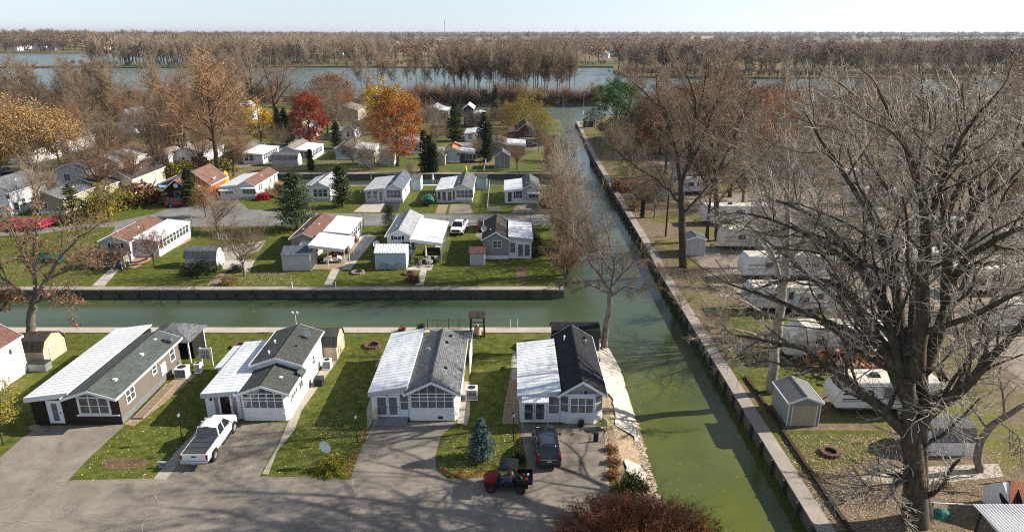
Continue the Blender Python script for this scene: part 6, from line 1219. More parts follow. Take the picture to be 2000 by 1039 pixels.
Jj = [(-.3, -.32, .92, .145), (-.3, -.38, 1.15, .16), (-.3, -.37, 1.35, .11)]; Ej = [(0, 1), (1, 2)]; Jt = [(-.3, -.32, .86, .15)]; Et = []
for s_ in (-1, 1):
    x0_ = -.3 + s_ * .2; b0 = len(Jj); Jj += [(x0_, -.36, 1.35, .085), (x0_ + s_ * .06, -.14, 1.16, .066), (-.35 + s_ * .15, .2, 1.13, .05)]; Ej += [(2, b0), (b0, b0 + 1), (b0 + 1, b0 + 2)]
    b0 = len(Jt); Jt += [(-.3 + s_ * .1, -.26, .87, .11), (-.3 + s_ * .14, .16, .94, .088), (-.3 + s_ * .14, .35, .6, .07)]; Et += [(0, b0), (b0, b0 + 1), (b0 + 1, b0 + 2)]
skinned('jacket', Jj, Ej, CAMO, pe); skinned('trousers', Jt, Et, JEANS, pe)
mb = MB(); mb.loft([[(-.3 + math.cos(t) * r, -.3 + math.sin(t) * r, z) for t in np.linspace(0, 6.28, 11)[:-1]] for z, r in ((1.6, .1), (1.68, .1), (1.74, .07))]); mb.box(-.37, -.23, -.22, -.1, 1.63, 1.65); mb.build('cap', M('pale_cap', (.5, .42, .4)), pe)
mb = MB(); mb.box(-.335, -.325, -.215, -.2, 1.57, 1.585); mb.box(-.275, -.265, -.215, -.2, 1.57, 1.585); mb.box(-.305, -.295, -.23, -.2, 1.53, 1.57); mb.box(-.32, -.28, -.215, -.2, 1.5, 1.507); mb.build('face_features', M('dark_features', (.08, .04, .03)), pe)
for s_ in (-1, 1): mb = MB(); mb.box(-.3 + s_ * .14 - .05, -.3 + s_ * .14 + .05, .34, .6, .43, .53); mb.build('shoe', BLACK, pe, bevel=.02)
# ---- golf carts
def golf_cart(label, loc, rz, body, roof, group=None):
    o = thing('golf_cart', label, 'golf cart', loc, rz, group); wheels(o, (-.52, .52), (-.8, .85), .24, .18)
    mb = MB(); mb.loft([[(-.55, y, .3), (-.58, y, zt), (.58, y, zt), (.55, y, .3)] for y, zt in ((-1.15, .6), (-.6, .72), (-.3, .7), (-.2, .36), (.5, .36), (.62, .8), (1.05, .62), (1.2, .42))]); mb.build('body', body, o, bevel=.03)
    mb = MB(); mb.box(-.5, .5, -.55, -.1, .7, .84); mb.box(-.5, .5, -.66, -.54, .84, 1.2); mb.build('seat', BEIGE, o, bevel=.03)
    mb = MB()
    for s in (-1, 1): mb.bars([(s * .52, .65, .7), (s * .5, .42, 1.75)], .02); mb.bars([(s * .52, -.9, .7), (s * .5, -.75, 1.75)], .02)
    mb.build('roof_struts', BLACK, o); mb = MB(); mb.box(-.6, .6, -.95, .62, 1.75, 1.82); mb.build('roof', roof, o, bevel=.03); return o
TANR = M('tan_cart_roof', (.5, .36, .22)); golf_cart('golf cart with tan roof beside the hedge left of the log cabin', (*G(258, 390), 0), R(180), LW, TANR)
golf_cart('golf cart with tan roof before the porch steps of the log cabin', (*G(326, 398), 0), R(170), M('green_cart_paint', (.02, .08, .04)), TANR)
c = G(642, 512); golf_cart('white golf cart parked under the white roofed carport', (c[0] + .6, c[1], 0), R(-75), LW, TRIM); golf_cart('black golf cart parked at the left under the white roofed carport', (c[0] - 1.9, c[1] - .2, 0), R(-70), BLACK, BLACK)

# ================================================================ trailers of the campground
CRM = M('cream_trailer_skin', (.68, .63, .55), (.6, .55, .48), scale=.8, rough=.45); RVW = M('white_trailer_skin', (.7, .7, .69), (.62, .62, .61), scale=.8, rough=.4); RVR = M('dusty_trailer_roof', (.66, .62, .54), (.44, .4, .34), scale=1.2, rough=.7)
STR = M('black_stripe', (.015, .016, .02), rough=.4); GSTR = M('grey_stripe', (.3, .3, .31), rough=.4)
def trailer(label, x0, y0, L, rz=0, H=3.0, W=2.5, skin=None, stripes='black', slide=None, tongue=-1, awn=False, name='travel_trailer', nose=.45, txt=None, group=None, windows=None):
    """long side faces -y, nose at x=0 when tongue=-1"""
    o = thing(name, label, 'trailer', (x0, y0, 0), rz, group); skin = skin or RVW; zb = .65
    pr = [(0, zb + .1), (nose * .35, zb), (L, zb), (L, H - .25), (L - .2, H), (nose + .1, H), (nose * .25, H - .7), (0, H - 1.3)]
    if tongue > 0: pr = [(L - x, z) for x, z in pr]
    mb = MB(); mb.prism(pr, 'y', 0, W); mb.build('body', skin, o, bevel=.05)
    mb = MB(); a0, a1 = (nose + .1, L - .2) if tongue < 0 else (.2, L - nose - .1); mb.box(a0, a1, .05, W - .05, H, H + .03); mb.build('roof', RVR, o)
    f = front(0); wl = windows or [(.28, .9, .6), (.52, 1.3, .75), (.8, .6, .6)]
    for (t, w_, h_) in wl: window(o, f, L * t - w_ / 2, 1.75, w_, h_, 1, 1, GLASS, .04, STR)
    mb = MB(); ex = L * .66; f.box(mb, ex, ex + .75, .8, 2.65, -.01, .04); dd = mb.build('door', skin, o); g = MB(); f.box(g, ex + .2, ex + .55, 1.7, 2.3, .03, .05); g.build('glass', GLASS, dd); g = MB(); f.box(g, ex - .04, ex, .78, 2.7, 0, .05); f.box(g, ex + .75, ex + .79, .78, 2.7, 0, .05); f.box(g, ex, ex + .75, 2.65, 2.7, 0, .05); g.build('door_frame', GREYMET, dd)
    m = STR if stripes == 'black' else GSTR; mb = MB()
    for (z, h_, t0, t1) in ((1.5, .1, .05, .45), (1.32, .06, .05, .4), (1.95, .16, .05, .24), (2.15, .05, .06, .3), (1.1, .05, .3, .95), (.72, .06, .02, .99)): f.box(mb, L * t0, L * t1, z, z + h_, .0, .012)
    mb.build('stripe', m, o)
    if txt: fc = MB(); fc.hexa([(nose * .25 - .02, .25, H - .66), (nose + .06, .25, H - .03), (nose + .06, W - .25, H - .03), (nose * .25 - .02, W - .25, H - .66), (nose * .25 - .06, .25, H - .62), (nose + .02, .25, H + .02), (nose + .02, W - .25, H + .02), (nose * .25 - .06, W - .25, H - .62)]); fc.build('front_cap', STR, o)
    if txt: text(o, txt, f, L * .61, 1.45, .32, STR, .02)
    for i in range(2):
        yy = 0 if i == 0 else W
        for k_ in (-.45, .45):
            mb = MB(); x = L * .56 + k_; mb.cyl((x, yy - .05 if i == 0 else yy - .2, .36), (x, yy + .2 if i == 0 else yy + .05, .36), .36, n=18); wq = mb.build('wheel', RUBBER, o); mb = MB(); mb.cyl((x, -.055 if i == 0 else W + .055, .36), (x, -.08 if i == 0 else W + .08, .36), .2, n=12); mb.build('rim', GREYMET, wq)
    mb = MB(); mb.box(.3, L - .3, .3, W - .3, .48, .66); mb.build('chassis', DARKMET, o)
    if tongue < 0: mb = MB(); mb.bars([(.3, .3, .55), (-1.2, W / 2, .5)], .05); mb.bars([(.3, W - .3, .55), (-1.2, W / 2, .5)], .05); mb.cyl((-1.1, W / 2, 0), (-1.1, W / 2, .7), .05, n=6); mb.build('tongue', DARKMET, o)
    else: mb = MB(); mb.bars([(L - .3, .3, .55), (L + 1.2, W / 2, .5)], .05); mb.bars([(L - .3, W - .3, .55), (L + 1.2, W / 2, .5)], .05); mb.build('tongue', DARKMET, o)
    for t in (.4, .75): mb = MB(); mb.hexa([(L * t - .35, W / 2 - .35, H + .02), (L * t + .35, W / 2 - .35, H + .02), (L * t + .35, W / 2 + .35, H + .02), (L * t - .35, W / 2 + .35, H + .02), (L * t - .25, W / 2 - .25, H + .28), (L * t + .25, W / 2 - .25, H + .28), (L * t + .25, W / 2 + .25, H + .28), (L * t - .25, W / 2 + .25, H + .28)]); mb.build('roof_unit', TRIM if t > .5 else DARKMET, o)
    if slide:
        s0, s1 = slide; mb = MB(); mb.box(L * s0, L * s1, -.75, .0, .85, 2.55); so_ = mb.build('slide_out', skin, o, bevel=.03); mb = MB(); mb.slab((L * s0 - .05, -.85, 2.6), (L * s1 + .05, -.85, 2.6), (L * s1 + .05, .0, 2.72), (L * s0 - .05, .0, 2.72), .05)
        for i in range(8): mb.box(L * s0 + (s1 - s0) * L * i / 8, L * s0 + (s1 - s0) * L * i / 8 + .06, -.86, 0, 2.6, 2.74)
        mb.build('slide_roof', RVR, so_); window(so_, front(0, -.75), L * (s0 + s1) / 2 - .5, 1.45, .9, .75, 2, 1, GLASS, .05, STR)
    if awn: mb = MB(); mb.cyl((L * .2, -.12, H - .2), (L * .85, -.12, H - .2), .07, n=8); mb.build('awning_roll', GREYMET, o)
    return o
X_, Y_ = G(1630, 812); trailer('white travel trailer with black stripes and lettering behind the giant trunk', X_, Y_, 8.6, H=3.0, nose=1.3, txt='MALLARD', awn=True)
X_, Y_ = G(1532, 706); trailer('long cream fifth wheel trailer with slide-outs, second from the camera on the campground', X_, Y_ , 11.6, H=3.4, skin=CRM, stripes='grey', slide=(.56, .78), nose=1.6)
X_, Y_ = G(1458, 612); trailer('white travel trailer under the sycamore twigs beside the canal path', X_, Y_, 10, H=3.1, stripes='grey', slide=(.5, .7))
X_, Y_ = G(1445, 548); trailer('long white trailer with bright roof edge, fourth along the canal side', X_ + .3, Y_, 11.5, H=3.2, stripes='grey')
X_, Y_ = G(1407, 490); trailer('pale trailer with rounded nose behind the second forked tree', X_, Y_, 10.5, H=3.2, stripes='grey', skin=CRM, slide=(.4, .6))
X_, Y_ = G(1372, 440); trailer('cream roofed trailer beyond the blue-grey shed', X_, Y_, 11.5, H=3.2, stripes='grey')
X_, Y_ = G(1300, 385); trailer('small pale trailer half hidden behind the small trees of the right bank', X_ + 3, Y_ + 2, 8, H=3.0, stripes='grey')
X_, Y_ = G(1650, 402); trailer('white trailer facing the gravel road, upper middle of the campground', X_, Y_, 9, H=3.2, slide=(.3, .5))
X_, Y_ = G(1645, 372); trailer('pale trailer just behind the upper white trailer', X_, Y_ + 4, 9, H=3.2, skin=CRM, stripes='grey')
X_, Y_ = G(1925, 494); trailer('white trailer with dark stripe at the right edge of the campground', X_, Y_, 10.5, H=3.2)
X_, Y_ = G(1850, 575); trailer('cream trailer with a black undercarriage right of the giant crown', X_, Y_, 10.5, H=3.2, skin=CRM, slide=(.2, .42))
X_, Y_ = G(1780, 535); trailer('small white trailer seen between the giant limbs', X_, Y_, 5, H=2.9)
X_, Y_ = G(1790, 470); trailer('cream trailer beyond the gravel road, behind the giant crown', X_, Y_, 9, H=3.1, skin=CRM, stripes='grey')
X_, Y_ = G(1950, 655); trailer('pale grey trailer at the right edge beside grass', X_, Y_, 9, H=3.2, stripes='grey', rz=R(6))
X_, Y_ = G(1350, 330); trailer('cream trailer under the orange-leaved trees', X_, Y_, 10, H=3.1, skin=CRM, stripes='grey')
X_, Y_ = G(1500, 350); trailer('white trailer deep in the middle of the campground woods', X_, Y_, 10, H=3.1)
X_, Y_ = G(1900, 420); trailer('white trailer behind the trees at the far right of the campground', X_, Y_, 9, H=3.1, stripes='grey')
X_, Y_ = G(1270, 300); trailer('white trailer near the tip of the right bank', X_ + 6, Y_, 9, H=3.1, stripes='grey')
car('silver car among the trailers near the gravel road', (47.5, 82, 0), R(10), SILV, 'sedan'); car('dark car parked behind the giant crown at the right', (52, 66, 0), R(95), NAVY, 'suv')

# ================================================================ small yard things
dish('white satellite dish on a short mast by the yellow-green shrub', (*G(642, 905), 0), R(-20), 1.5, 1.25)
dish('white satellite dish at the corner of the blue shed across the near canal', (*G(737, 506), 0), R(15), 2.2, 1.2)
dish('white satellite dish on the back wall corner of the brown-roofed home', (XA(945, 93), 93.5, 3.0), R(15), .5, 1.1)
lamp_post('black lamp post beside the gravel left of the white pickup', (*G(357, 862), 0), 2.2); lamp_post('lamp post on the lawn between the second and third homes', (*G(698, 863), 0), 2.1); lamp_post('lamp post on the lawn left of the navy SUV', (*G(1003, 862), 0), 2.2)
lamp_post('lamp post leaning at the lawn edge, far bottom left', (*G(6, 868), 0), 1.9)
for (x, y, t) in ((711, 385, 'lamp post at the lane in front of the pine and spruce gap'), (706, 398, 'lamp post left of the half pale, half black driveway'), (849, 404, 'lamp post right of the green covered boat'), (874, 447, 'dark lamp post beside the middle row white pickup'), (711, 449, 'lamp post where the sidewalk meets the lane behind the carport home'), (551, 451, 'lamp post left of the green pine by the lane'), (1036, 447, 'lamp post behind the brown-roofed home'), (377, 452, 'lamp post by the lane behind the leftmost sunroom'), (633, 285, 'lamp post near the small white home beyond the middle canal')): lamp_post(t, (*G(x, y), 0), 2.1)
# mailbox bank
o = thing('utility_meters', 'white board with grey meter boxes on the lawn between the first two homes', 'meter board', (*G(406, 714), 0)); mb = MB(); mb.box(-.55, -.45, -.05, .05, 0, 1.9); mb.box(.45, .55, -.05, .05, 0, 1.9); mb.box(-.6, .6, -.08, -.02, .75, 1.85); mb.build('board', TRIM, o)
for i in range(3):
    for j in range(2): mb = MB(); mb.box(-.5 + i * .36, -.22 + i * .36, -.2, -.081, .85 + j * .5, 1.25 + j * .5); mb.build('meter_box', GREYMET, o, bevel=.01)
# house number sign
o = thing('number_sign', 'small grey curbside sign reading 740 on the gravel left of the white pickup', 'sign', (*G(320, 912), 0), R(0)); mb = MB(); mb.box(-.36, .36, -.05, .05, .0, .42); mb.box(-.4, .4, -.08, .08, .42, .47); mb.build('board', M('grey_painted_board', (.33, .34, .35), (.24, .25, .26)), o); text(o, '740', front(0, -.05), 0, .12, .28, BLACK, .012)
def ring(label, loc, r, mat, n=14, group=None):
    o = thing('fire_pit', label, 'fire pit', loc, 0, group); mb = MB()
    for i in range(n):
        a = i * 2 * math.pi / n; c_, s_ = math.cos(a), math.sin(a); w_ = r * math.pi / n * .92; h = .22 + .04 * random.random()
        P = [(c_ * (r - .14) - s_ * w_, s_ * (r - .14) + c_ * w_), (c_ * (r - .14) + s_ * w_, s_ * (r - .14) - c_ * w_), (c_ * (r + .14) + s_ * w_, s_ * (r + .14) - c_ * w_), (c_ * (r + .14) - s_ * w_, s_ * (r + .14) + c_ * w_)]
        mb.hexa([(*p, 0) for p in P] + [(p[0] * .97, p[1] * .97, h) for p in P])
    mb.build('stone_ring', mat, o); mb = MB(); mb.cyl((0, 0, 0), (0, 0, .05), r - .12, n=16); mb.build('ash_bed', BLACK, o); return o
ring('reddish stone fire ring on the lawn behind the stepped-roof home', (*G(467, 677), 0), .62, REDROCK); ring('dark stone fire ring on the lawn left of the third home', (*G(728, 676), 0), .72, REDROCK)
ring('pale stone fire ring near the carport path across the near canal', (*G(699, 533), 0), .75, ROCK); ring('dark fire ring below the furnished patio', (*G(799, 535), 0), .65, REDROCK); ring('dark fire ring on leaf-strewn ground of the near campground', (*G(1621, 885), 0), .6, REDROCK)
# picnic table
def picnic(label, loc, rz, mat):
    o = thing('picnic_table', label, 'table', loc, rz); mb = MB()
    for i in range(5): mb.box(-.9, .9, -.36 + i * .15, -.23 + i * .15, .72, .76)
    mb.build('tabletop', mat, o)
    for s in (-1, 1): mb = MB(); mb.box(-.9, .9, s * .72 - .13, s * .72 + .13, .42, .46); mb.build('bench', mat, o)
    for s in (-1, 1): mb = MB(); mb.hexa([(s * .6 - .04, -.75, 0), (s * .6 + .04, -.75, 0), (s * .6 + .04, -.65, 0), (s * .6 - .04, -.65, 0), (s * .6 - .04, -.2, .72), (s * .6 + .04, -.2, .72), (s * .6 + .04, -.1, .72), (s * .6 - .04, -.1, .72)]); mb.hexa([(s * .6 - .04, .65, 0), (s * .6 + .04, .65, 0), (s * .6 + .04, .75, 0), (s * .6 - .04, .75, 0), (s * .6 - .04, .1, .72), (s * .6 + .04, .1, .72), (s * .6 + .04, .2, .72), (s * .6 - .04, .2, .72)]); mb.box(s * .6 - .04, s * .6 + .04, -.8, .8, .36, .42); mb.build('leg', mat, o)
    return o
picnic('red-brown picnic table by the seawall across the near canal', (*G(447, 555), 0), 0, REDWOOD)
# furniture under the patio roof
def chair(label, loc, rz, mat, group=None):
    o = thing('patio_chair', label, 'chair', loc, rz, group); mb = MB(); mb.box(-.25, .25, -.25, .25, .4, .45); mb.build('seat', mat, o); mb = MB(); mb.hexa([(-.25, .22, .45), (.25, .22, .45), (.25, .27, .45), (-.25, .27, .45), (-.25, .34, .95), (.25, .34, .95), (.25, .38, .95), (-.25, .38, .95)]); mb.build('backrest', mat, o)
    for x in (-.22, .22):
        for y in (-.22, .24): mb = MB(); mb.cyl((x, y, 0), (x, y, .4), .02, n=5); mb.build('leg', DARKMET, o)
    return o
px0, py0 = G(836, 516)
first = chair('dark patio chair at the round table under the white patio roof', (px0 - 1.4, py0 - .8, 0), .3, BLACK, 'chairs around the patio table')
for (dx, dy, rz) in ((-.4, -1.2, .1), (.9, -1.0, -.4), (1.2, .2, -1.6), (-1.6, .3, 1.6), (-.3, 1.0, 3.1), (.7, .9, 2.8)): dup(first, (px0 + dx, py0 + dy, 0), rz)
o = thing('patio_table', 'round glass patio table under the white patio roof', 'table', (px0 - .2, py0 - .1, 0)); mb = MB(); mb.cyl((0, 0, .7), (0, 0, .74), .6, n=20); mb.build('tabletop', GREYMET, o); mb = MB(); mb.cyl((0, 0, 0), (0, 0, .7), .04, n=6); mb.cyl((0, 0, 0), (0, 0, .04), .3, n=10); mb.build('stand', DARKMET, o)
o = thing('closed_umbrella', 'closed white patio umbrella standing in the round table', 'umbrella', (px0 - .2, py0 - .1, .75)); mb = MB(); mb.cyl((0, 0, 0), (0, 0, 2.0), .02, n=6); mb.build('pole', TRIM, o); mb = MB(); mb.cyl((0, 0, .5), (0, 0, 1.3), .14, .1, n=8); mb.cyl((0, 0, 1.3), (0, 0, 2.0), .1, .02, n=8); mb.build('canopy', M('white_canvas', (.7, .7, .68)), o)
o = thing('sofa', 'dark outdoor sofa deep under the white patio roof', 'sofa', (px0 + .1, py0 + 4.2, 0)); mb = MB(); mb.box(-1.1, 1.1, -.4, .4, 0, .45); mb.build('seat', BLACK, o, bevel=.04); mb = MB(); mb.box(-1.1, 1.1, .3, .5, .45, .95); mb.build('backrest', BLACK, o, bevel=.04); mb = MB(); mb.box(-1.25, -1.05, -.4, .5, 0, .65); mb.box(1.05, 1.25, -.4, .5, 0, .65); mb.build('armrest', BLACK, o)
def bicycle(label, loc, rz, mat):
    o = thing('bicycle', label, 'bicycle', loc, rz)
    for y in (-.52, .52):
        mb = MB(); pts = [(0, y + .33 * math.cos(t), .34 + .33 * math.sin(t)) for t in np.linspace(0, 2 * math.pi, 17)]; mb.bars(pts, .018, 4)
        for t in range(6): mb.bars([(0, y, .34), (0, y + .32 * math.cos(t * 1.05), .34 + .32 * math.sin(t * 1.05))], .005, 3)
        mb.build('wheel', BLACK, o)
    mb = MB(); mb.bars([(0, -.52, .34), (0, -.1, .38), (0, .4, .8), (0, .52, .34)], .018, 5); mb.bars([(0, -.1, .38), (0, -.2, .82), (0, .4, .8)], .018, 5); mb.bars([(0, -.52, .34), (0, -.2, .75)], .015, 5); mb.build('frame', mat, o)
    mb = MB(); mb.box(-.06, .06, -.32, -.1, .85, .9); mb.build('saddle', BLACK, o); mb = MB(); mb.bars([(0, .4, .8), (0, .38, 1.0), (-.28, .3, 1.02)], .014, 5); mb.bars([(0, .38, 1.0), (.28, .3, 1.02)], .014, 5); mb.build('handlebar', DARKMET, o); return o
X_, Y_ = G(752, 527); bicycle('black bicycle leaning on the left of the blue shed', (X_, Y_ - .1, 0), R(90), BLACK); bicycle('red bicycle leaning on the middle of the blue shed', (X_ + 1.9, Y_ - .15, 0), R(80), REDP)
# seawall furniture: dock posts, benches, windmill-like well house
o = thing('well_house', 'dark wooden arbor with shingled top and a stone well on the near seawall', 'arbor', (*G(933, 655), 0)); mb = MB()
for x in (-.65, .65):
    for y in (-.5, .5): mb.hexa([(x * 1.1 - .07, y - .07, 0), (x * 1.1 + .07, y - .07, 0), (x * 1.1 + .07, y + .07, 0), (x * 1.1 - .07, y + .07, 0), (x - .06, y - .06, 2.3), (x + .06, y - .06, 2.3), (x + .06, y + .06, 2.3), (x - .06, y + .06, 2.3)])
for z in (.15, 1.2, 2.2): mb.box(-.72, .72, -.56, -.5, z, z + .1); mb.box(-.72, .72, .5, .56, z, z + .1); mb.box(-.72, -.66, -.5, .5, z, z + .1); mb.box(.66, .72, -.5, .5, z, z + .1)
mb.build('frame', DKWOOD, o); mb = MB(); mb.slab((-.85, -.75, 2.3), (.85, -.75, 2.3), (.85, 0, 2.75), (-.85, 0, 2.75), .06); mb.slab((-.85, 0, 2.75), (.85, 0, 2.75), (.85, .75, 2.3), (-.85, .75, 2.3), .06); mb.build('roof', SH_DBR, o); mb = MB(); mb.cyl((0, 0, 0), (0, 0, .9), .4, .34, n=12); mb.cyl((0, 0, .9), (0, 0, 1.3), .2, .08, n=10); mb.build('well', TANS, o)
o = thing('metal_fence', 'thin black metal fence along the seawall left of the dark arbor', 'fence', (*G(835, 642), 0)); Lf = XA(918, 66.6) - XA(835, 66.6); mb = MB()
for i in range(int(Lf / .14)): mb.cyl((i * .14, 0, .1), (i * .14, 0, 1.0), .009, n=4)
mb.box(0, Lf, -.012, .012, .95, .98); mb.box(0, Lf, -.012, .012, .12, .15); mb.build('pickets', BLACK, o)
for i in range(5): mb = MB(); mb.cyl((i * Lf / 4, 0, 0), (i * Lf / 4, 0, 1.15), .03, n=6); mb.build('fence_post', BLACK, o)
def post(label, loc, H, mat, r=.05, nm='mooring_post', cap=None, group=None):
    o = thing(nm, label, 'post', loc, 0, group); mb = MB(); mb.cyl((0, 0, 0), (0, 0, H), r, n=8); mb.build('shaft', mat, o); mb = MB(); mb.cyl((0, 0, H), (0, 0, H + .08), r * 1.3, r * .5, n=8); mb.build('post_cap', cap or mat, o); return o
post('left of two thin white dock poles between the arbor and the black shed', (*G(997, 640), 0), .9, TRIM, .03); post('right of two thin white dock poles between the arbor and the black shed', (*G(1011, 640), 0), .9, TRIM, .03)
post('white post with cap on the far seawall left of the carport path', (*G(571, 563), 0), .8, TRIM, .05); post('white post on the far seawall right of the carport path', (*G(656, 563), 0), .8, TRIM, .05)
o = thing('flood_light_pole', 'thin pole with two white lights on the near seawall behind the stepped-roof home', 'pole light', (*G(580, 645), 0)); mb = MB(); mb.cyl((0, 0, 0), (0, 0, 2.0), .03, n=6); mb.bars([(-.25, 0, 1.9), (.25, 0, 1.9)], .02); mb.build('pole', TRIM, o)
for s in (-1, 1): mb = MB(); mb.cyl((s * .25, 0, 1.9), (s * .25, -.05, 2.15), .08, .1, n=8); mb.build('lamp_head', TRIM, o)
o = thing('flag_figure', 'blue and white lighthouse ornament beside the trunk of the leafy tree', 'ornament', (*G(69, 652), 0)); mb = MB(); mb.cyl((0, 0, 0), (0, 0, .5), .28, .22, n=8); mb.build('base', TRIM, o); mb = MB(); mb.cyl((0, 0, .5), (0, 0, .95), .22, .17, n=8); mb.build('tower', M('blue_paint', (.04, .1, .25)), o); mb = MB(); mb.cyl((0, 0, .95), (0, 0, 1.1), .12, n=8); mb.cyl((0, 0, 1.1), (0, 0, 1.25), .17, .02, n=8); mb.build('lantern', TRIM, o)
# kayak, green covered boat, sun lounge things
o = thing('kayak', 'yellow kayak stood on end on the bank of the middle canal', 'kayak', (*G(910, 350), 0)); mb = MB(); mb.loft([[(math.cos(t) * .34 * s, math.sin(t) * .2 * s, z) for t in np.linspace(0, 2 * math.pi, 9)[:-1]] for z, s in ((.05, .2), (.5, .8), (1.4, 1.0), (2.4, .8), (2.9, .15))]); mb.build('hull', M('bright_yellow_plastic', (.75, .62, .01), rough=.35), o, smooth=True); mb = MB(); mb.box(-.16, .16, -.21, -.17, 1.3, 1.9); mb.build('cockpit', BLACK, o)
Y_ = YG(404); o = thing('covered_boat', 'boat under a dark green tarpaulin on a trailer on the lawn', 'boat', (XA(833, Y_), Y_ + 2.6, 0), R(8)); mb = MB(); mb.loft([[(-w_, y, .55), (-w_ * 1.08, y, .95), (-w_ * .5, y, h_), (0, y, h_ + .12), (w_ * .5, y, h_), (w_ * 1.08, y, .95), (w_, y, .55)] for y, w_, h_ in ((-2.6, .9, 1.3), (-1.5, 1.1, 1.7), (0, 1.1, 1.75), (1.6, .9, 1.4), (2.7, .3, 1.1))]); mb.build('tarpaulin', M('green_tarpaulin', (.015, .09, .06), (.01, .06, .04), rough=.6), o); mb = MB(); mb.loft([[(-w_, y, .55), (0, y, .35), (w_, y, .55)] for y, w_ in ((-2.6, .85), (0, 1.0), (2.6, .3))]); mb.build('hull', BLACK, o); wheels(o, (-1.0, 1.0), (-.4,), .3, .16)
Y_ = YG(510); o = thing('covered_boat', 'object under a green tarpaulin beside the yellow kayak of the left yard', 'boat', (XA(97, Y_), Y_, 0), R(80)); mb = MB(); mb.loft([[(-w_, y, 0), (-w_ * 1.05, y, .7), (0, y, h_), (w_ * 1.05, y, .7), (w_, y, 0)] for y, w_, h_ in ((-1.8, .6, .9), (-.8, .9, 1.3), (.8, .9, 1.3), (1.8, .5, .9))]); mb.build('tarpaulin', MATS['green_tarpaulin'], o); mb = MB(); mb.box(-.5, .5, -1.7, 1.7, 0, .12); mb.build('base', WOOD, o)
o['label'] = 'mound under a dark green tarpaulin in the yard behind the leafy tree'
# white fence of the fifth home
def picket(label, a, b, H=1.0, sp=.35, post_=2.0, mat=TRIM):
    a = Vector(a); b = Vector(b); d = (b - a); L = d.length; o = thing('picket_fence', label, 'fence', (a.x, a.y, 0), math.atan2(d.y, d.x)); mb = MB()
    for i in range(int(L / sp)): mb.box(i * sp, i * sp + .09, -.01, .01, .08, H)
    mb.box(0, L, -.03, -.01, .25, .33); mb.box(0, L, -.03, -.01, H * .75, H * .75 + .08); mb.build('pickets', mat, o)
    for i in range(int(L / post_) + 1): q = MB(); q.box(i * post_ - .05, i * post_ + .05, -.06, .06, 0, H + .12); q.build('fence_post', mat, o)
    return o
picket('white fence running back from the lane between the kayak home and its neighbour', G(952, 412), G(957, 358)); picket('white wire gate along the lane at the white fence', G(952, 413), G(976, 413), .9, .2)
picket('white fence going down to the middle canal beyond the orange-roofed home', G(945, 337), G(951, 310)); picket('small white garden fence left of the crooked grey crabapple', G(427, 467), G(446, 469), .9)
# pole, chairs beside house 4, propane etc.
o = thing('garden_chair', 'yellow-green garden chair on the sand right of the black-roofed home', 'chair', (*G(1186, 836), 0), R(20)); YC = M('pale_yellow_cushion', (.6, .55, .25)); mb = MB(); mb.box(-.28, .28, -.28, .28, .35, .45); mb.build('seat', YC, o, bevel=.02); mb = MB(); mb.box(-.28, .28, .24, .32, .45, .95); mb.build('backrest', YC, o)
for x in (-.25, .25):
    for y in (-.25, .25): mb = MB(); mb.cyl((x, y, 0), (x, y, .36), .02, n=5); mb.build('leg', DARKMET, o)
o = dup(o, (*G(1176, 840), 0), R(-60), label='second pale yellow chair, nearer the corner of the black-roofed home')
o = thing('folding_easel', 'dark folding stand at the right end of the last drive', 'stand', (*G(1180, 862), 0)); mb = MB(); mb.bars([(-.3, 0, 0), (0, .1, 1.0), (.3, 0, 0)], .02); mb.bars([(0, .5, 0), (0, .1, 1.0)], .02); mb.build('frame', DARKMET, o); mb = MB(); mb.box(-.85, -.45, 0, .04, .0, .75); mb.build('board', BLACK, o)
o = thing('garden_figure', 'small pale garden statue beside the french doors of the third home', 'statue', (*G(735, 822), 0)); mb = MB(); mb.loft([[(math.cos(t) * r, math.sin(t) * r, z) for t in np.linspace(0, 6.28, 9)[:-1]] for z, r in ((0, .22), (.3, .2), (.6, .24), (.85, .12))]); mb.build('body', TANS, o, smooth=True); mb = MB(); mb.loft([[(math.cos(t) * r, math.sin(t) * r, z) for t in np.linspace(0, 6.28, 9)[:-1]] for z, r in ((.84, .06), (.92, .13), (1.03, .13), (1.1, .05))]); mb.build('head', TANS, o, smooth=True)
X_, Y_ = G(1135, 832); o = thing('flower_pot', 'dark planter against the bay of the black-roofed home', 'planter', (X_, 47.75, 0)); mb = MB(); mb.cyl((0, 0, 0), (0, 0, .35), .2, .26, n=10); mb.build('pot', BLACK, o); mb = MB()
for i in range(14): mb.bars([(0, 0, .33), (.25 * math.cos(i * 2.4), .2 * math.sin(i * 2.4), .55 + .05 * (i % 3))], .02, 4)
mb.build('plant', MATS['dark_wood'] if 'dark_wood' in MATS else DKWOOD, o)
o = thing('gutter_block', 'long weathered timber lying beside the brown front wall', 'timber', (*G(60, 836), 0), R(65)); mb = MB(); mb.box(-.15, .15, -1.6, 0, 0, .22); mb.build('beam', WOOD, o); mb = MB(); mb.box(.2, .42, -1.5, -.1, 0, .16); mb.build('second_beam', GREYMET, o)
o = thing('ramp', 'low wooden walkway along the taupe wall of the first home', 'walkway', (-31.0, 48.8, 0)); mb = MB()
for i in range(26): mb.box(0, .75, i * .22, i * .22 + .19, .08, .13)
mb.build('planks', WOOD, o); mb = MB(); mb.box(-.05, .02, 0, 5.8, 0, .16); mb.box(.74, .8, 0, 5.8, 0, .16); mb.build('edging', WOOD, o)
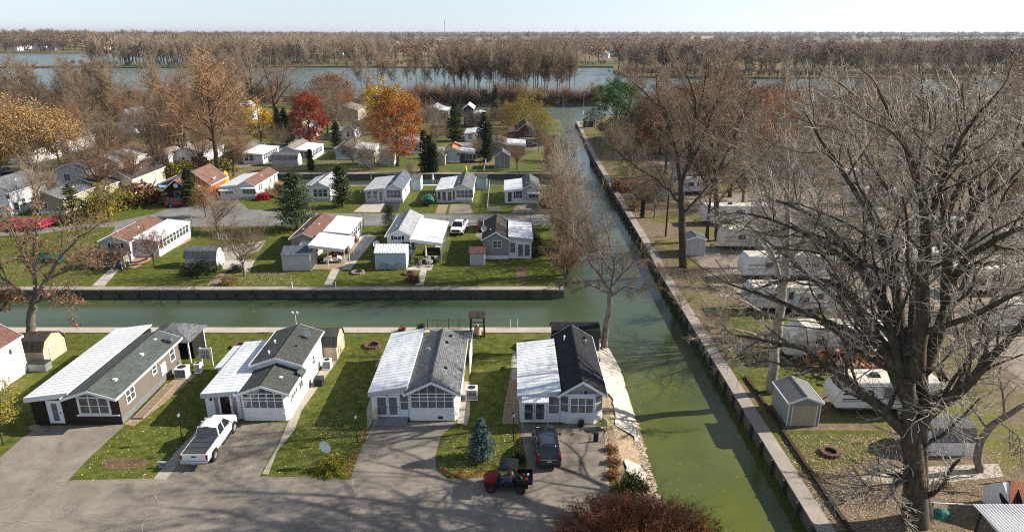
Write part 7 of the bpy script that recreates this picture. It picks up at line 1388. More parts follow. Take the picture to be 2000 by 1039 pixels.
# swing arbor at left middle, hammock frame
o = thing('swing_frame', 'dark wooden arbor posts below the pink deck', 'arbor', (*G(20, 462), 0)); mb = MB()
for x in (0, .5): mb.box(x, x + .12, 0, .12, 0, 2.4)
mb.build('post', DKWOOD, o); mb = MB(); mb.box(-2.6, .9, -.02, .14, 2.4, 2.55); mb.build('beam', DKWOOD, o)
o = thing('hammock_stand', 'dark hammock frame on the patio of the leftmost home', 'hammock', (*G(266, 518), 0), R(30)); mb = MB(); mb.bars([(-1.6, 0, .9), (-1.0, 0, .08), (1.0, 0, .08), (1.6, 0, .9)], .035); mb.build('frame', BLACK, o); mb = MB(); mb.loft([[(x, -.35, z), (x, .35, z), (x, .35, z - .03), (x, -.35, z - .03)] for x, z in ((-1.5, .8), (-.7, .5), (0, .42), (.7, .5), (1.5, .8))]); mb.build('hammock_cloth', BLACK, o)
# retaining pipe fence and green tarp at bottom right
o = thing('pipe_fence', 'white pipe rail on wooden posts at the foot of the giant tree', 'fence', (*G(1812, 1000), 0), R(-4)); mb = MB(); mb.cyl((0, 0, .75), (5.2, 0, .75), .05, n=8); mb.build('rail', TRIM, o)
for i in range(4): mb = MB(); mb.box(i * 1.5 + .1, i * 1.5 + .24, -.05, .09, 0, .8); mb.build('fence_post', WOOD, o)
o = thing('tarp_bundle', 'crumpled teal tarpaulin by the white pipe rail', 'tarp', (*G(1835, 1006), 0)); g9 = np.random.default_rng(3); mb = MB(); mb.loft([[(math.cos(t) * r * (1 + .3 * g9.random()), math.sin(t) * r * .6 * (1 + .3 * g9.random()), z) for t in np.linspace(0, 6.28, 12)[:-1]] for z, r in ((0, .75), (.2, .6), (.4, .4), (.55, .15))]); mb.build('cloth', M('teal_tarp', (.04, .16, .13), (.02, .1, .08)), o); mb = MB(); mb.box(-.5, .5, -.3, .3, 0, .1); mb.build('base', WOOD, o)
# yellow box, radio tower, tall pole at the basin corner
o = thing('flagpole', 'tall thin pole at the tip of the right bank', 'pole', (*G(1139, 236), 0)); mb = MB(); mb.cyl((0, 0, 0), (0, 0, 14), .12, .04, n=6); mb.build('shaft', GREYMET, o); mb = MB(); mb.cyl((0, 0, 2.2), (0, 0, 3.4), .28, n=6); mb.build('sleeve', TRIM, o)
o = thing('gazebo', 'small dark gazebo at the tip of the right bank', 'gazebo', (*G(1150, 250), 0)); mb = MB()
for x in (-1.6, 1.6):
    for y in (-1.6, 1.6): mb.box(x - .08, x + .08, y - .08, y + .08, 0, 2.3)
mb.build('post', DKWOOD, o); mb = MB(); mb.hexa([(-2, -2, 2.3), (2, -2, 2.3), (2, 2, 2.3), (-2, 2, 2.3), (-.3, -.3, 3.8), (.3, -.3, 3.8), (.3, .3, 3.8), (-.3, .3, 3.8)]); mb.build('roof', SH_DK, o); mb = MB(); mb.box(-1.55, 1.55, 1.5, 1.56, 0, 2.3); mb.build('screen', BLACK, o)
o = thing('radio_tower', 'slender radio mast on the far horizon', 'mast', (-252, 2700, 0)); mb = MB()
for s in ((0, 0), (1.6, 0), (.8, 1.4)): mb.cyl((s[0], s[1], 0), (s[0], s[1], 68), .3, n=4)
for i in range(17): mb.bars([(0, 0, i * 4), (1.6, 0, i * 4 + 4)], .15, 3); mb.bars([(1.6, 0, i * 4), (.8, 1.4, i * 4 + 4)], .15, 3)
mb.build('lattice', GREYMET, o); mb = MB(); mb.cyl((.8, .5, 60), (.8, .5, 64), 1.6, n=8); mb.build('antenna', GREYMET, o)
for (x, y, H, t) in ((1300, 462, 6.5, 'timber pole among leaf litter on the right bank'), (370, 322, 12, 'dark utility pole between the upright trees of the left block'), (511, 280, 13, 'pale leaning pole left of the yellow tree')):
    c = G(x, y); post(t, (c[0], c[1], 0), H, DKWOOD if x != 511 else WOOD, .14, 'utility_pole')
# docks on middle canal
o = thing('dock', 'white narrow dock behind the slate-roofed home', 'dock', (*G(823, 363), 0)); mb = MB(); mb.box(0, 4.2, -.5, .3, .05, .16); mb.build('deck', TRIM, o); mb = MB(); mb.box(.1, .25, -.4, .2, -1.2, .05); mb.box(3.9, 4.05, -.4, .2, -1.2, .05); mb.build('pile', DKWOOD, o)
o = thing('closed_umbrella', 'closed white umbrella at the dock behind the slate-roofed home', 'umbrella', (*G(846, 360), 0)); mb = MB(); mb.cyl((0, 0, 0), (0, 0, 2.4), .03, n=6); mb.build('pole', TRIM, o); mb = MB(); mb.cyl((0, 0, 1.0), (0, 0, 2.3), .28, .03, n=8); mb.build('canopy', TRIM, o)

# ================================================================ trees one by one
def T(key, x, y, top, label, w=1.0, cat='tree', name=None, names=('trunk', 'crown'), group=None, H=None, lean=(0, 0)):
    loc = G(x, y); H = H or max(1.0, top_of(loc, top)); nm = name or 'tree'; return plant(key, nm, label, cat, loc, H, w=w, names=names, group=group, lean=lean)
SF = ('stems', 'foliage')
T('blue', 940, 893, 826, 'small blue spruce on the lawn between the last two drives', 1.0, name='spruce_tree', H=3.3)
T('yellowbush', 650, 915, 0, 'low yellow-green mounded shrub at the foot of the satellite dish', name='shrub', cat='shrub', names=SF, H=.95, w=.85)
T('litgreen', 1236, 960, 0, 'round dark green shrub beside the asphalt end and canal bank', name='shrub', cat='shrub', names=SF, H=1.5, w=.9)
T('litgreen', 822, 648, 0, 'small clipped green shrub on the seawall left of the thin fence', name='shrub', cat='shrub', names=SF, H=1.0, w=.7); T('rustbush', 786, 648, 0, 'tiny olive shrub at the seawall path entrance', name='shrub', cat='shrub', names=SF, H=.7, w=.6)
for (x, y, w_) in ((1193, 880, 1.1), (1197, 905, 1.3), (1196, 930, 1.2)): T('rustbush', x, y, 0, {880: 'upper clump of rusty weeds at the edge of the last drive', 905: 'middle clump of rusty weeds at the edge of the last drive', 930: 'lower clump of rusty weeds at the edge of the last drive'}[y], name='weed_clump', cat='weeds', names=SF, H=.42, w=w_ * 1.1)
T('darkbush', 1012, 900, 0, 'dark low shrub in the shade left of the navy SUV', name='shrub', cat='shrub', names=SF, H=.7); T('yg', -6, 850, 700, 'yellow-green leafy tree cut by the left edge beside the white house', H=5.2, w=1.0)
T('shrub2', 1172, 662, 0, 'brushy driftwood pile at the foot of the leaning tree', name='shrub', cat='shrub', names=SF, H=1.2, w=1.2)
# middle block
T('round', 478, 538, 392, 'round crooked bare crabapple by the seawall', 1.15, H=9.0); T('maple', 302, 522, 438, 'small tree with dark red-brown leaves before the leftmost sunroom', 1.0, H=6); T('darkbush', 392, 530, 0, 'dark shrubs in front of the peeling barn shed', name='shrub', cat='shrub', names=SF, H=1.4, w=2.4)
T('darkbush', 462, 530, 0, 'low dark shrub at the foot of the crooked crabapple', name='shrub', cat='shrub', names=SF, H=1.1, w=1.2); T('pine', 580, 448, 338, 'broad grey-green pine by the lane', 1.05); T('fir', 668, 404, 328, 'dark green narrow conifer right of the broad pine', 1.05, name='fir_tree', H=7.6)
T('yewcone', 762, 455, 400, 'dense dark conical evergreen by the lane', 1.0, name='evergreen', H=4.6); T('round2', 425, 452, 372, 'grey bare tree by the lane left of the broad pine', 1.3, H=7.5); T('crab', 402, 425, 355, 'small tree with bright orange-red leaves right of the log cabin', 1.2, H=6.5)
T('fir', 376, 402, 338, 'spruce partly hiding the log cabin', 1.0, name='spruce_tree', H=7); T('openspruce', 148, 436, 378, 'dark layered spruce in the left yard', 1.05, name='spruce_tree', H=6.6); T('yg', 214, 427, 365, 'young yellow-green tree in a stone ring on the left lawn', 1.1, H=6.5); T('olive', 190, 420, 0, 'yellowish leafy shrub left of the young ringed tree', name='shrub', cat='shrub', names=SF, H=3.6)
T('brownbush', 683, 472, 0, 'brown rounded bush beside the long white sunroom, farther one', name='shrub', cat='shrub', names=SF, H=1.7); T('brownbush', 664, 497, 0, 'olive-brown rounded bush nearest the carport post', name='shrub', cat='shrub', names=SF, H=1.7)
T('darkbush', 1041, 478, 0, 'dark bush right of the french doors, nearer the lane', name='shrub', cat='shrub', names=SF, H=1.9); T('darkbush', 1040, 500, 0, 'dark bush right of the french doors, nearer the canal', name='shrub', cat='shrub', names=SF, H=1.5); T('straw', 532, 386, 0, 'straw-coloured tall grass clump beside the brown-shingled home', name='ornamental_grass', cat='grass clump', names=SF, H=2.4, w=1.2); T('straw', 548, 372, 0, 'second straw-coloured grass clump nearer the middle canal', name='ornamental_grass', cat='grass clump', names=SF, H=2.6, w=1.2)
T('crim', 513, 390, 0, 'small crimson shrub at the corner of the brown-shingled home', name='shrub', cat='shrub', names=SF, H=1.5); T('brownbush', 808, 550, 0, 'brown leafy shrub on the seawall below the furnished patio', name='shrub', cat='shrub', names=SF, H=1.2)
T('round', 724, 350, 262, 'large bare round-headed tree on the bank of the middle canal', 1.1, H=11); T('round2', 690, 330, 285, 'bare grey tree just left of the round-headed one', .9, H=9)
# left block
for (k_, x, y, top, l, w_, H) in [
    ('gold', 62, 345, 185, 'golden brown leaved tree filling the far left', 1.25, 17), ('gold', -40, 360, 200, 'golden brown leaved tree cut by the left edge', 1.1, 16), ('gold', 118, 330, 200, 'golden brown tree right of the larger golden one', .9, 14), ('spreadr', 195, 388, 200, 'large rusty-tipped bare tree of the left block', 1.25, 15.5),
    ('spreadr', 262, 372, 240, 'reddish twin-trunked tree left of the log cabin', 1.0, 13), ('vaser', 335, 322, 150, 'tall upright cluster of reddish stems', .85, 22), ('vase', 362, 318, 160, 'tall grey upright tree with pale trunks', .7, 21), ('tallt', 425, 345, 78, 'very tall bare tree with tan-orange top at left centre', 1.5, 27), ('spreadr', 456, 345, 200, 'brown bare tree right of the tallest left tree', .9, 14),
    ('big', 497, 222, 60, 'huge spreading bare tree before the lake, left of centre', 1.5, 29), ('big2', 540, 225, 90, 'wide bare tree with drooping limbs beside the huge one', 1.4, 25), ('tall', 148, 240, 105, 'tall bare tree with paired trunks against the lake', 1.0, 22), ('tall2', 160, 245, 100, 'second of the paired bare trees against the lake', 1.0, 22), ('stem', 60, 235, 110, 'thin bare tree against the lake at far left', 1.3, 21), ('stem2', 82, 240, 120, 'bare tree right of the thin lake tree at far left', 1.2, 20), ('stem3', 228, 240, 135, 'lone bare tree before the lake, above the steep white gable', 1.2, 18),
    ('round', 30, 225, 160, 'pinkish bare tree at the far left shore', 1.2, 16), ('spreadr', 128, 262, 170, 'pinkish-brown bare tree between golden tree and lake', 1.2, 14), ('spreadr', 170, 270, 180, 'second pinkish-brown bare tree near the shore', 1.1, 14), ('spreadr', 295, 265, 165, 'pinkish bare tree behind the upright cluster', 1.1, 15), ('round2', 392, 262, 185, 'bare tree behind the tall tan-topped tree', 1.2, 14), ('vase', 310, 335, 190, 'grey bare multi-stemmed tree left of the upright cluster', .9, 17),
    ('round', 238, 315, 225, 'grey-brown bare tree before the steep white gable', 1.1, 12), ('round2', 75, 420, 320, 'grey bare tree with pale trunk in front of the charcoal roof', 1.0, 10.5), ('spreadr', 5, 345, 260, 'bare tree beside the silver-blue car', .9, 11), ('round2', 148, 352, 270, 'bare tree in the middle of the left block', 1.0, 11),
    ('spreadr', 420, 300, 215, 'rusty bare tree behind the tallest left tree', 1.0, 12), ('round', 350, 262, 190, 'bare tree in the left shore belt', 1.1, 14), ('spreadr', 468, 290, 200, 'brown bare tree left of the yellow tree', 1.0, 14), ('yellow', 512, 288, 200, 'bright yellow tree behind the row of glazed porches', .95, 13), ('red', 606, 284, 182, 'brilliant red maple beside the white home', .95, 14.5),
    ('oranges', 652, 232, 150, 'half bare tree with orange top right of the red maple', 1.1, 17), ('spread', 640, 262, 195, 'crossing bare tree right of the red maple', 1.1, 14), ('spread', 668, 250, 200, 'bare grey tree right of the crossing one', 1.1, 12), ('orange', 778, 325, 168, 'tall orange maple in the middle of the view', 1.0, 18.5), ('yellow', 752, 262, 165, 'golden-topped tree directly behind the tall orange maple', 1.1, 17), ('rust', 800, 245, 180, 'dark red leaved tree right behind the orange maple', .6, 13),
    ('round', 700, 290, 215, 'bare grey tree left of the orange maple', 1.2, 12), ('stem3', 724, 250, 130, 'slender tree with short side branches left of the orange maple', .9, 21), ('round2', 822, 258, 190, 'bare grey spreading tree by the basin', 1.2, 12), ('round', 848, 300, 228, 'bare tree right of the orange maple', 1.0, 10.5), ('round2', 805, 352, 300, 'low bare twigs behind the tall arborvitae', .6, 5),
    ('willow', 1020, 255, 165, 'big olive-gold willow by the basin', 1.1, 15), ('round', 1052, 300, 212, 'bare grey tree in front of the willow', .8, 10), ('vaser', 1070, 335, 250, 'bare upright tree at the canal edge below the willow', .8, 9), ('spreadr', 1010, 330, 262, 'low bare tree with a reddish crown beyond the middle canal', 1.3, 8.5), ('round2', 932, 312, 268, 'pale bare sapling left of the dark spruces', .8, 7),
    ('spreadr', 985, 300, 255, 'reddish bare tree before the dark brown cabin', 1.1, 8)]:
    T(k_, x, y, top, l, w_, H=H)
for (k_, x, y, l, H, w_) in [('spruce', 560, 283, 'dark spruce left of the red maple', 10, 1.0), ('spruce', 545, 262, 'dark conifer near the yellow tree', 8, 1.1), ('spruce', 888, 276, 'tall dark spruce right of the bare basin tree', 11.5, .95), ('spruce', 897, 232, 'dark spruce beside the two storey cabin', 8, 1.0), ('spruce', 946, 306, 'broad dark spruce before the brown cabin', 11, .95), ('arbor', 952, 316, 'narrow dark evergreen beside the broad dark spruce', 9.5, 1.1), ('spruce', 968, 236, 'narrow spruce left of the willow', 12, .7), ('fir', 658, 290, 'small conical spruce before the dark-blue-roofed home', 7.2, .9), ('arbor', 830, 337, 'tallest of the dark columnar arborvitae by the middle canal', 9.3, 1.0), ('arbor', 841, 336, 'middle dark columnar arborvitae', 8.2, 1.0), ('arbor', 850, 337, 'shortest dark columnar arborvitae, rightmost of three', 6.4, 1.1), ('arbor', 608, 333, 'dark oval arborvitae beside the glazed porch', 4.8, 1.4), ('openspruce', 488, 262, 'grey-green spreading spruce left of the yellow tree', 10, 1.1), ('openspruce', 455, 250, 'dark conifer in the left centre block', 10, 1.1),
    ('openspruce', 210, 235, 'olive-green spreading conifer at the left shore', 12, 1.3), ('openspruce', 182, 240, 'dark green conifer left of the olive one at the shore', 12, 1.2), ('openspruce', 300, 232, 'low olive conifer at the left shore', 10, 1.3), ('openspruce', 262, 236, 'middle olive conifer at the left shore', 10, 1.3)]:
    T(k_, x, y, 0, l, w_, name='evergreen', cat='evergreen', H=H)
for i, (x, y, H) in enumerate([(296, 352, 3.4), (328, 345, 3.2), (360, 338, 3), (270, 395, 3.6), (245, 405, 3.2), (228, 352, 3), (400, 330, 3), (436, 335, 3)]):
    T('olive' if i % 3 else 'brownbush', x, y, 0, 'yellowish leafy shrub of the hedge that runs behind the log cabin', name='shrub', cat='shrub', names=SF, H=H, w=1.5, group='hedge shrubs behind the log cabin')
# shrubs and leaning trees along the right canal, left bank
for i, (k_, x, y, H, w_, l) in enumerate([('shrub', 1105, 545, 5.5, 1.1, 'reddish brush at the mouth of the near canal'), ('shrub2', 1120, 520, 7.5, 1.0, 'tall grey brush leaning over the canal above the mouth'), ('shrub', 1098, 492, 6.5, 1.0, 'reddish brush on the bank right of the french doors'), ('shrub2', 1112, 470, 8.5, .9, 'upright grey brush on the bank, middle stretch'), ('shrub', 1096, 448, 7, 1.1, 'dense reddish brush near the lane end'), ('shrub2', 1105, 430, 8.5, .9, 'grey thicket overhanging the water at the lane end'), ('shrub', 1088, 408, 6.5, 1.2, 'reddish thicket beside the faded red jeep'), ('shrub2', 1102, 392, 9.5, .8, 'tall grey thicket beside the lane end'), ('shrub', 1090, 370, 6.5, 1.0, 'reddish thicket at the corner of the middle canal'), ('vase2', 1098, 352, 13, .8, 'pale vase-shaped bare tree at the middle canal corner'), ('vase2', 1118, 505, 11, .75, 'pale vase-shaped bare tree over the water, nearest'), ('vase2', 1106, 415, 12, .8, 'pale vase-shaped bare tree over the water, middle'), ('shrub', 1078, 340, 6, 1.2, 'brush on the north corner of the middle canal'), ('shrub', 1085, 315, 6, 1.2, 'brush along the canal below the willow')]):
    T(k_, x, y, 0, l, w_, name='brush' if 'shrub' in k_ else 'tree', cat='brush' if 'shrub' in k_ else 'tree', names=SF if 'shrub' in k_ else ('trunk', 'crown'), H=H * 1.2, lean=(0, .12))
# right bank trees
for (k_, x, y, l, H, w_) in [('wpine', 1200, 275, 'bright green white pine by the basin', 19, 1.0), ('round', 1192, 290, 'dark bare tree under the white pine', 8, 1.0), ('round2', 1215, 320, 'bare grey tree left of the orange thicket', 12, 1.1), ('round', 1250, 300, 'dark twiggy tree right of the white pine', 13, 1.2), ('round2', 1235, 350, 'bare tree over the canal path', 10.5, 1.1), ('round', 1278, 425, 'small spreading bare tree on the right bank lawn', 9.5, 1.1), ('round2', 1254, 410, 'small bare tree beside the path cypress', 8.5, 1.0), ('oranges', 1312, 300, 'orange-leaved tree behind the tall forked trees', 17, 1.1), ('oranges', 1360, 290, 'orange tree in the middle of the right woods', 18, 1.1), ('rust', 1425, 300, 'rust-leaved tree in the right woods', 18, 1.2), ('rust', 1480, 330, 'rust-brown tree above the long white trailer', 19, 1.0), ('tallt', 1510, 372, 'slender tree with dark orange clinging leaves against the lake', 22, .8), ('big2', 1620, 300, 'large bare tree behind the giant crown, left', 24, 1.0), ('big', 1720, 330, 'large bare tree behind the giant crown, centre', 25, 1.1), ('big2', 1840, 350, 'large bare tree behind the giant crown, right', 26, 1.0), ('big', 1950, 330, 'large bare tree at the far right', 26, 1.0),
    ('spread', 1690, 420, 'bare tree between the upper trailers', 17, 1.1), ('big', 1640, 640, 'bare tree behind the cream fifth wheel', 21, .8), ('tall2', 1745, 470, 'tall straight bare tree by the gravel road', 22, 1.0), ('vase', 1940, 470, 'vase-shaped bare tree with a dense grey crown at right', 18, .8), ('round2', 1560, 400, 'bare tree beyond the white sycamore', 15, 1.2), ('spread', 1450, 400, 'bare tree beyond the pale rounded trailer', 16, 1.1), ('tall', 1380, 470, 'tall straight trunk between the blue-grey shed and trailers', 20, .9), ('big2', 1990, 600, 'bare tree at the right edge above the grey trailer', 20, .9), ('rust', 1560, 290, 'rust-leaved tree in the rear of the right woods', 17, 1.1), ('vase2', 1480, 520, 'pale upright tree by the fourth trailer', 15, .8), ('oranges', 1260, 268, 'orange-brown tree right behind the white pine', 10, 1.0), ('spreadr', 1650, 250, 'reddish bare tree near the far shore of the right woods', 18, 1.3), ('spreadr', 1780, 262, 'reddish tree near the shore behind the giant crown', 18, 1.3), ('spreadr', 1900, 255, 'brown bare tree near the far right shore', 18, 1.3), ('round', 1340, 360, 'dark bare tree in the trailers behind the small shed', 13, 1.2), ('rust', 1980, 290, 'rusty tree cut by the right edge', 17, 1.2), ('spreadr', 1500, 262, 'brown bare tree near the lake shore, right of the cottonwoods', 16, 1.3), ('spreadr', 1400, 258, 'orange-brown bare tree near the lake shore', 15, 1.3), ('spread', 1590, 350, 'bare tree in the centre of the right woods', 18, 1.2)]:
    T(k_, x, y, 0, l, w_, H=H)
for (x, y, l, H) in [(1241, 388, 'small dark cypress on the path, farther one', 3.0), (1254, 426, 'small dark cypress on the path, nearer one', 3.2)]: T('arbor', x, y, 0, l, 1.0, name='cypress', cat='evergreen', H=H)
T('straw', 1238, 410, 0, 'tan grass mound beside the path cypresses', name='ornamental_grass', cat='grass clump', names=SF, H=2.0, w=1.4); T('rustbush', 1222, 372, 0, 'orange leafy mound on the right bank', name='shrub', cat='shrub', names=SF, H=2.2, w=1.5); T('rustbush', 1640, 700, 0, 'rusty bush behind the cream fifth wheel', name='shrub', cat='shrub', names=SF, H=2.6, w=1.6)
for i, (x, y) in enumerate([(1330, 600), (1350, 560), (1400, 640), (1460, 700), (1420, 560), (1300, 545)]): T('shrub2', x, y, 0, 'bare low brush beside the canal path', name='brush', cat='brush', names=SF, H=3.0, w=1.2, group='low brush beside the canal path')

# ================================================================ tree belts farther off
HOUSES = [(o.location.x, o.location.y) for o in COL.objects if o.get('category') in ('house', 'cabin', 'trailer', 'shed', 'car')]
def clear(x, y):
    if y > 296: return True
    if 138 < y < 151.5 and -58 < x < 12: return False
    if x < 20 and x > 8: return False
    return not any(-1.5 < x - hx < 9 and -1.5 < y - hy < 13 for hx, hy in HOUSES)
def copies(key, label, group, pts, hr, w=1.0, name='tree', cat='tree', names=('trunk', 'crown'), hz=None):
    (ma, mb_), H0 = proto(key)
    for (x, y) in pts:
        if not clear(x, y): continue
        s = random.uniform(*hr) / H0; o = thing(name, label, cat, (x, y, hz(x, y) if hz else 0), random.random() * 6.28, group); o.scale = (s * w, s * w, s); link(names[0], ma, o); link(names[1], mb_, o)
FTW = bark('distant_tan_twigs', (.2, .15, .11), (.34, .27, .2), .3, .15)
def far_tree(seed, leafmat=None, H=20, m=(13, 7, 4), wd=1.0, twr=.06):
    g = np.random.default_rng(seed); P0, R0 = trunk_poly(H * .72, 5, .03, g, .34, .4); P1, R1 = children(P0, R0, m[0], .5 * wd, (18, 52), 5, .22, .09, .1, .5, g, lambda t: 1.15 - .5 * t, tip=True)
    P2, R2 = children(P1, R1, m[1], .46, (20, 55), 4, .2, .06, .14, .5, g, tip=True); P3, R3 = children(P2, R2, m[2], .5, (20, 60), 3, .15, .03, .15, .6, g)
    parts = [(*tubes(P2, np.maximum(R2, twr), 3), 0), (*tubes(P3, np.maximum(R3, twr * .7), 3), 0)]; mats = [TWIG if seed % 2 else FTW]
    if leafmat: e = np.concatenate([P3[:, -1], P3[:, 1], P2[:, -1]]); parts.append((*leaf_quads(e + g.normal(size=e.shape) * .3, .55, g), 1)); mats.append(leafmat)
    tv = merge([(*tubes(P0, R0, 6), 0), (*tubes(P1, R1, 4), 0)]); cv = merge(parts)
    return (np_mesh('trunk', tv[0], quads=tv[1], mats=[BARK]), np_mesh('crown', cv[0], quads=cv[1], mi=cv[2], mats=mats))
for i in range(4): PROTO['far%d' % i] = (far_tree(60 + i), 20)
PROTO['farr'] = (far_tree(70, L_RUST), 20); PROTO['faro'] = (far_tree(71, L_PURP), 20); PROTO['fary'] = (far_tree(72, L_YG), 20)
R_ = lambda a, b: random.uniform(a, b)
# narrow strip of land between the basin and the lake
island = [(R_(-30, 30), R_(312, 336)) for _ in range(34)] + [(x, R_(315, 334)) for x in np.linspace(-68, 30, 22)] + [(R_(-2, 28), R_(312, 332)) for _ in range(8)]
for i, k_ in enumerate(('stem', 'stem2', 'stem3')): copies(k_, 'thin tall bare tree in the crowded row on the narrow strip before the lake', 'thin trees on the narrow strip before the lake', island[i::3], (20, 28), .95)
copies('brush', 'low brown brush bordering the narrow strip of land behind the basin', 'brush on the narrow strip', [(x + R_(-1.5, 1.5), R_(307, 314)) for x in np.arange(-44, 38, 4.2)], (7, 10.5), 1.0, 'brush', 'brush', SF)
copies('brush', 'low brown brush along the shore left of the orange maple', 'brush along the left shore', [(x + R_(-2, 2), R_(300, 322)) for x in np.arange(-250, -48, 7.5)], (4, 7), 1.2, 'brush', 'brush', SF)
copies('spread', 'tan bare tree standing among the homes of the left block', 'bare trees among the left block homes', [G(R_(-40, 470), R_(232, 372)) for _ in range(17)], (10, 15.5), 1.15)
copies('spreadr', 'rusty bare tree standing among the homes of the left block', 'rusty trees among the left block homes', [G(R_(-40, 440), R_(228, 345)) for _ in range(12)], (9, 14), 1.2)
copies('tall', 'tall bare tree rising from the left block towards the lake', 'tall trees between the left block and the lake', [G(R_(40, 480), R_(212, 262)) for _ in range(18)], (18, 25), 1.0)
copies('rust', 'rust-leaved tree in the middle of the right bank woods', 'rust-leaved trees of the right bank woods', [G(R_(1290, 1700), R_(240, 340)) for _ in range(18)], (12, 18), 1.1)
copies('oranges', 'orange-brown tree in the middle of the right bank woods', 'orange-brown trees of the right bank woods', [G(R_(1285, 1580), R_(240, 310)) for _ in range(10)], (13, 17), 1.1)
copies('tall', 'tall dark bare tree in the row along the right bank', 'tall bare trees along the right bank', [G(x, y) for x, y in ((1225, 262), (1300, 285), (1345, 300), (1385, 345), (1425, 385), (1465, 300), (1300, 340), (1540, 320), (1420, 265))], (17, 23), 1.0)
copies('round', 'bare tree between the homes north of the middle canal', 'bare trees north of the middle canal', [G(x, y) for x, y in ((545, 300), (640, 300), (735, 285), (868, 262), (960, 262), (480, 275), (590, 240), (700, 225), (760, 230), (850, 232), (990, 240), (925, 262))], (8, 11), 1.2)
copies('round', 'grey-brown bare tree in the belt along the left lake shore', 'trees along the left lake shore', [(R_(-245, -50), R_(225, 300)) for _ in range(30)], (11, 16), 1.3)
copies('spreadr', 'reddish bare tree in the belt along the left lake shore', 'reddish trees along the left lake shore', [(R_(-245, -50), R_(200, 296)) for _ in range(24)], (10, 16), 1.3)
# far levee, left woods, right woods
lev = [(x + R_(-4, 4), R_(650, 690)) for x in np.linspace(-400, -180, 34)] + [(x + R_(-4, 4), R_(655, 700)) for x in np.linspace(-175, 70, 26)]
rw = [(x + R_(-5, 5), np.interp(x, [84, 130, 360, 620], [508, 498, 488, 486]) + R_(2, 26)) for x in np.linspace(86, 620, 58)]
copies('faro', 'dull red tree rising from the right far woods', 'dull red trees of the right far woods', [(x, R_(520, 560)) for x in (268, 292, 350, 360, 400, 452, 470)], (22, 27), 1.1); copies('fary', 'yellow-green tree rising from the right far woods', 'yellow-green trees of the right far woods', [(338, 540), (348, 548), (385, 560), (420, 555)], (24, 29), 1.2)
copies('farr', 'orange-brown tree on the left far shore', 'orange-brown trees of the left far shore', [(-760, 1112), (-720, 1120), (-700, 1114), (-520, 1100), (-485, 1090), (-440, 1085)], (18, 24), 1.1)
def woods(name, label, pts, hr, protos, w=1.0, hz=None, cat='woods'):
    """one merged mesh of many small trees that read as a mass"""
    Vs = []; Q = []; MI = []; off = 0; mats = []; src = []
    for p in protos:
        for me in PROTO[p][0]:
            v = np.empty(len(me.vertices) * 3, np.float32); me.vertices.foreach_get('co', v); q = np.empty(len(me.loops), np.int32); me.loops.foreach_get('vertex_index', q); mi = np.empty(len(me.polygons), np.int32); me.polygons.foreach_get('material_index', mi)
            ids = []
            for m in me.materials:
                if m not in mats: mats.append(m)
                ids.append(mats.index(m))
            src.append((p, v.reshape(-1, 3), q.reshape(-1, 4), np.array(ids)[mi], PROTO[p][1]))
    for (x, y) in pts:
        p = random.choice(protos); s = random.uniform(*hr); a = random.random() * 6.28; ca, sa = math.cos(a), math.sin(a); z = hz(x, y) if hz else 0
        for (pp, v, q, mi, H0) in src:
            if pp != p: continue
            k_ = s / H0; V = np.stack([(v[:, 0] * ca - v[:, 1] * sa) * k_ * w + x, (v[:, 0] * sa + v[:, 1] * ca) * k_ * w + y, v[:, 2] * k_ + z], 1); Vs.append(V); Q.append(q + off); MI.append(mi); off += len(V)
    o = link(name, np_mesh(name, np.concatenate(Vs), quads=np.concatenate(Q), mi=np.concatenate(MI), mats=mats)); return tag(o, label, cat, None, 'stuff')
def mini(seed, H=18, n=26, tw=.3, leafmat=None, nl=0):
    g = np.random.default_rng(seed); P0, R0 = trunk_poly(H * .7, 3, .02, g, .3, .4); P1, R1 = children(P0, R0, n, .5, (15, 60), 4, .2, .08, .15, .6, g, lambda t: 1.2 - .5 * t, tip=True); R1 = np.maximum(R1, .12); P2, R2 = children(P1, R1, 5, .5, (20, 60), 3, .2, .05, .15, .6, g); R2 = np.maximum(R2, tw * .4)
    parts = [(*tubes(P1, R1, 3), 0), (*tubes(P2, R2, 3), 0)]; mats = [FTW]
    if leafmat: e = P2[:, -1]; parts.append((*leaf_quads(e, 1.3, g), 1)); mats.append(leafmat)
    tv = tubes(P0, R0, 4); cv = merge(parts); return (np_mesh('trunk', tv[0], quads=tv[1], mats=[BARK]), np_mesh('crown', cv[0], quads=cv[1], mi=cv[2], mats=mats))
PROTO['mini0'] = (mini(80), 18); PROTO['mini1'] = (mini(81), 18); PROTO['minir'] = (mini(82, leafmat=L_RUST), 18); PROTO['minib'] = (mini(83, H=10, n=30, tw=.4), 10); PROTO['minip'] = (mini(84, leafmat=L_PURP), 18)
woods('woods', 'bare woods along the campground side of the right shore', [(R_(60, 330), R_(215, 300)) for _ in range(16)] + [(R_(50, 320), R_(190, 300)) for _ in range(20)], (14, 22), ['far0', 'far1', 'farr'])
woods('woods', 'row of bare trees on the levee across the lake', lev, (11, 29), ['far0', 'far1', 'far2', 'far3'], .9)
woods('woods', 'front rank of bare trees on the right far shore', rw, (10, 23), ['far0', 'far1', 'far2', 'far3'])
woods('woods', 'bare woods on the left peninsula and levee across the lake', [(R_(-400, -190), R_(668, 760)) for _ in range(190)] + [(R_(-300, -150), R_(720, 980)) for _ in range(130)], (20, 28), ['far0', 'far1', 'mini0'])
woods('woods', 'leafless woods covering the low rise beyond the left lake', [(R_(-2300, -330), R_(1105, 1500)) for _ in range(1000)] + [(R_(-3000, -260), R_(1500, 2300)) for _ in range(560)], (19, 27), ['mini0', 'mini1', 'mini0', 'mini1', 'minir'], 1.5, hill_z)
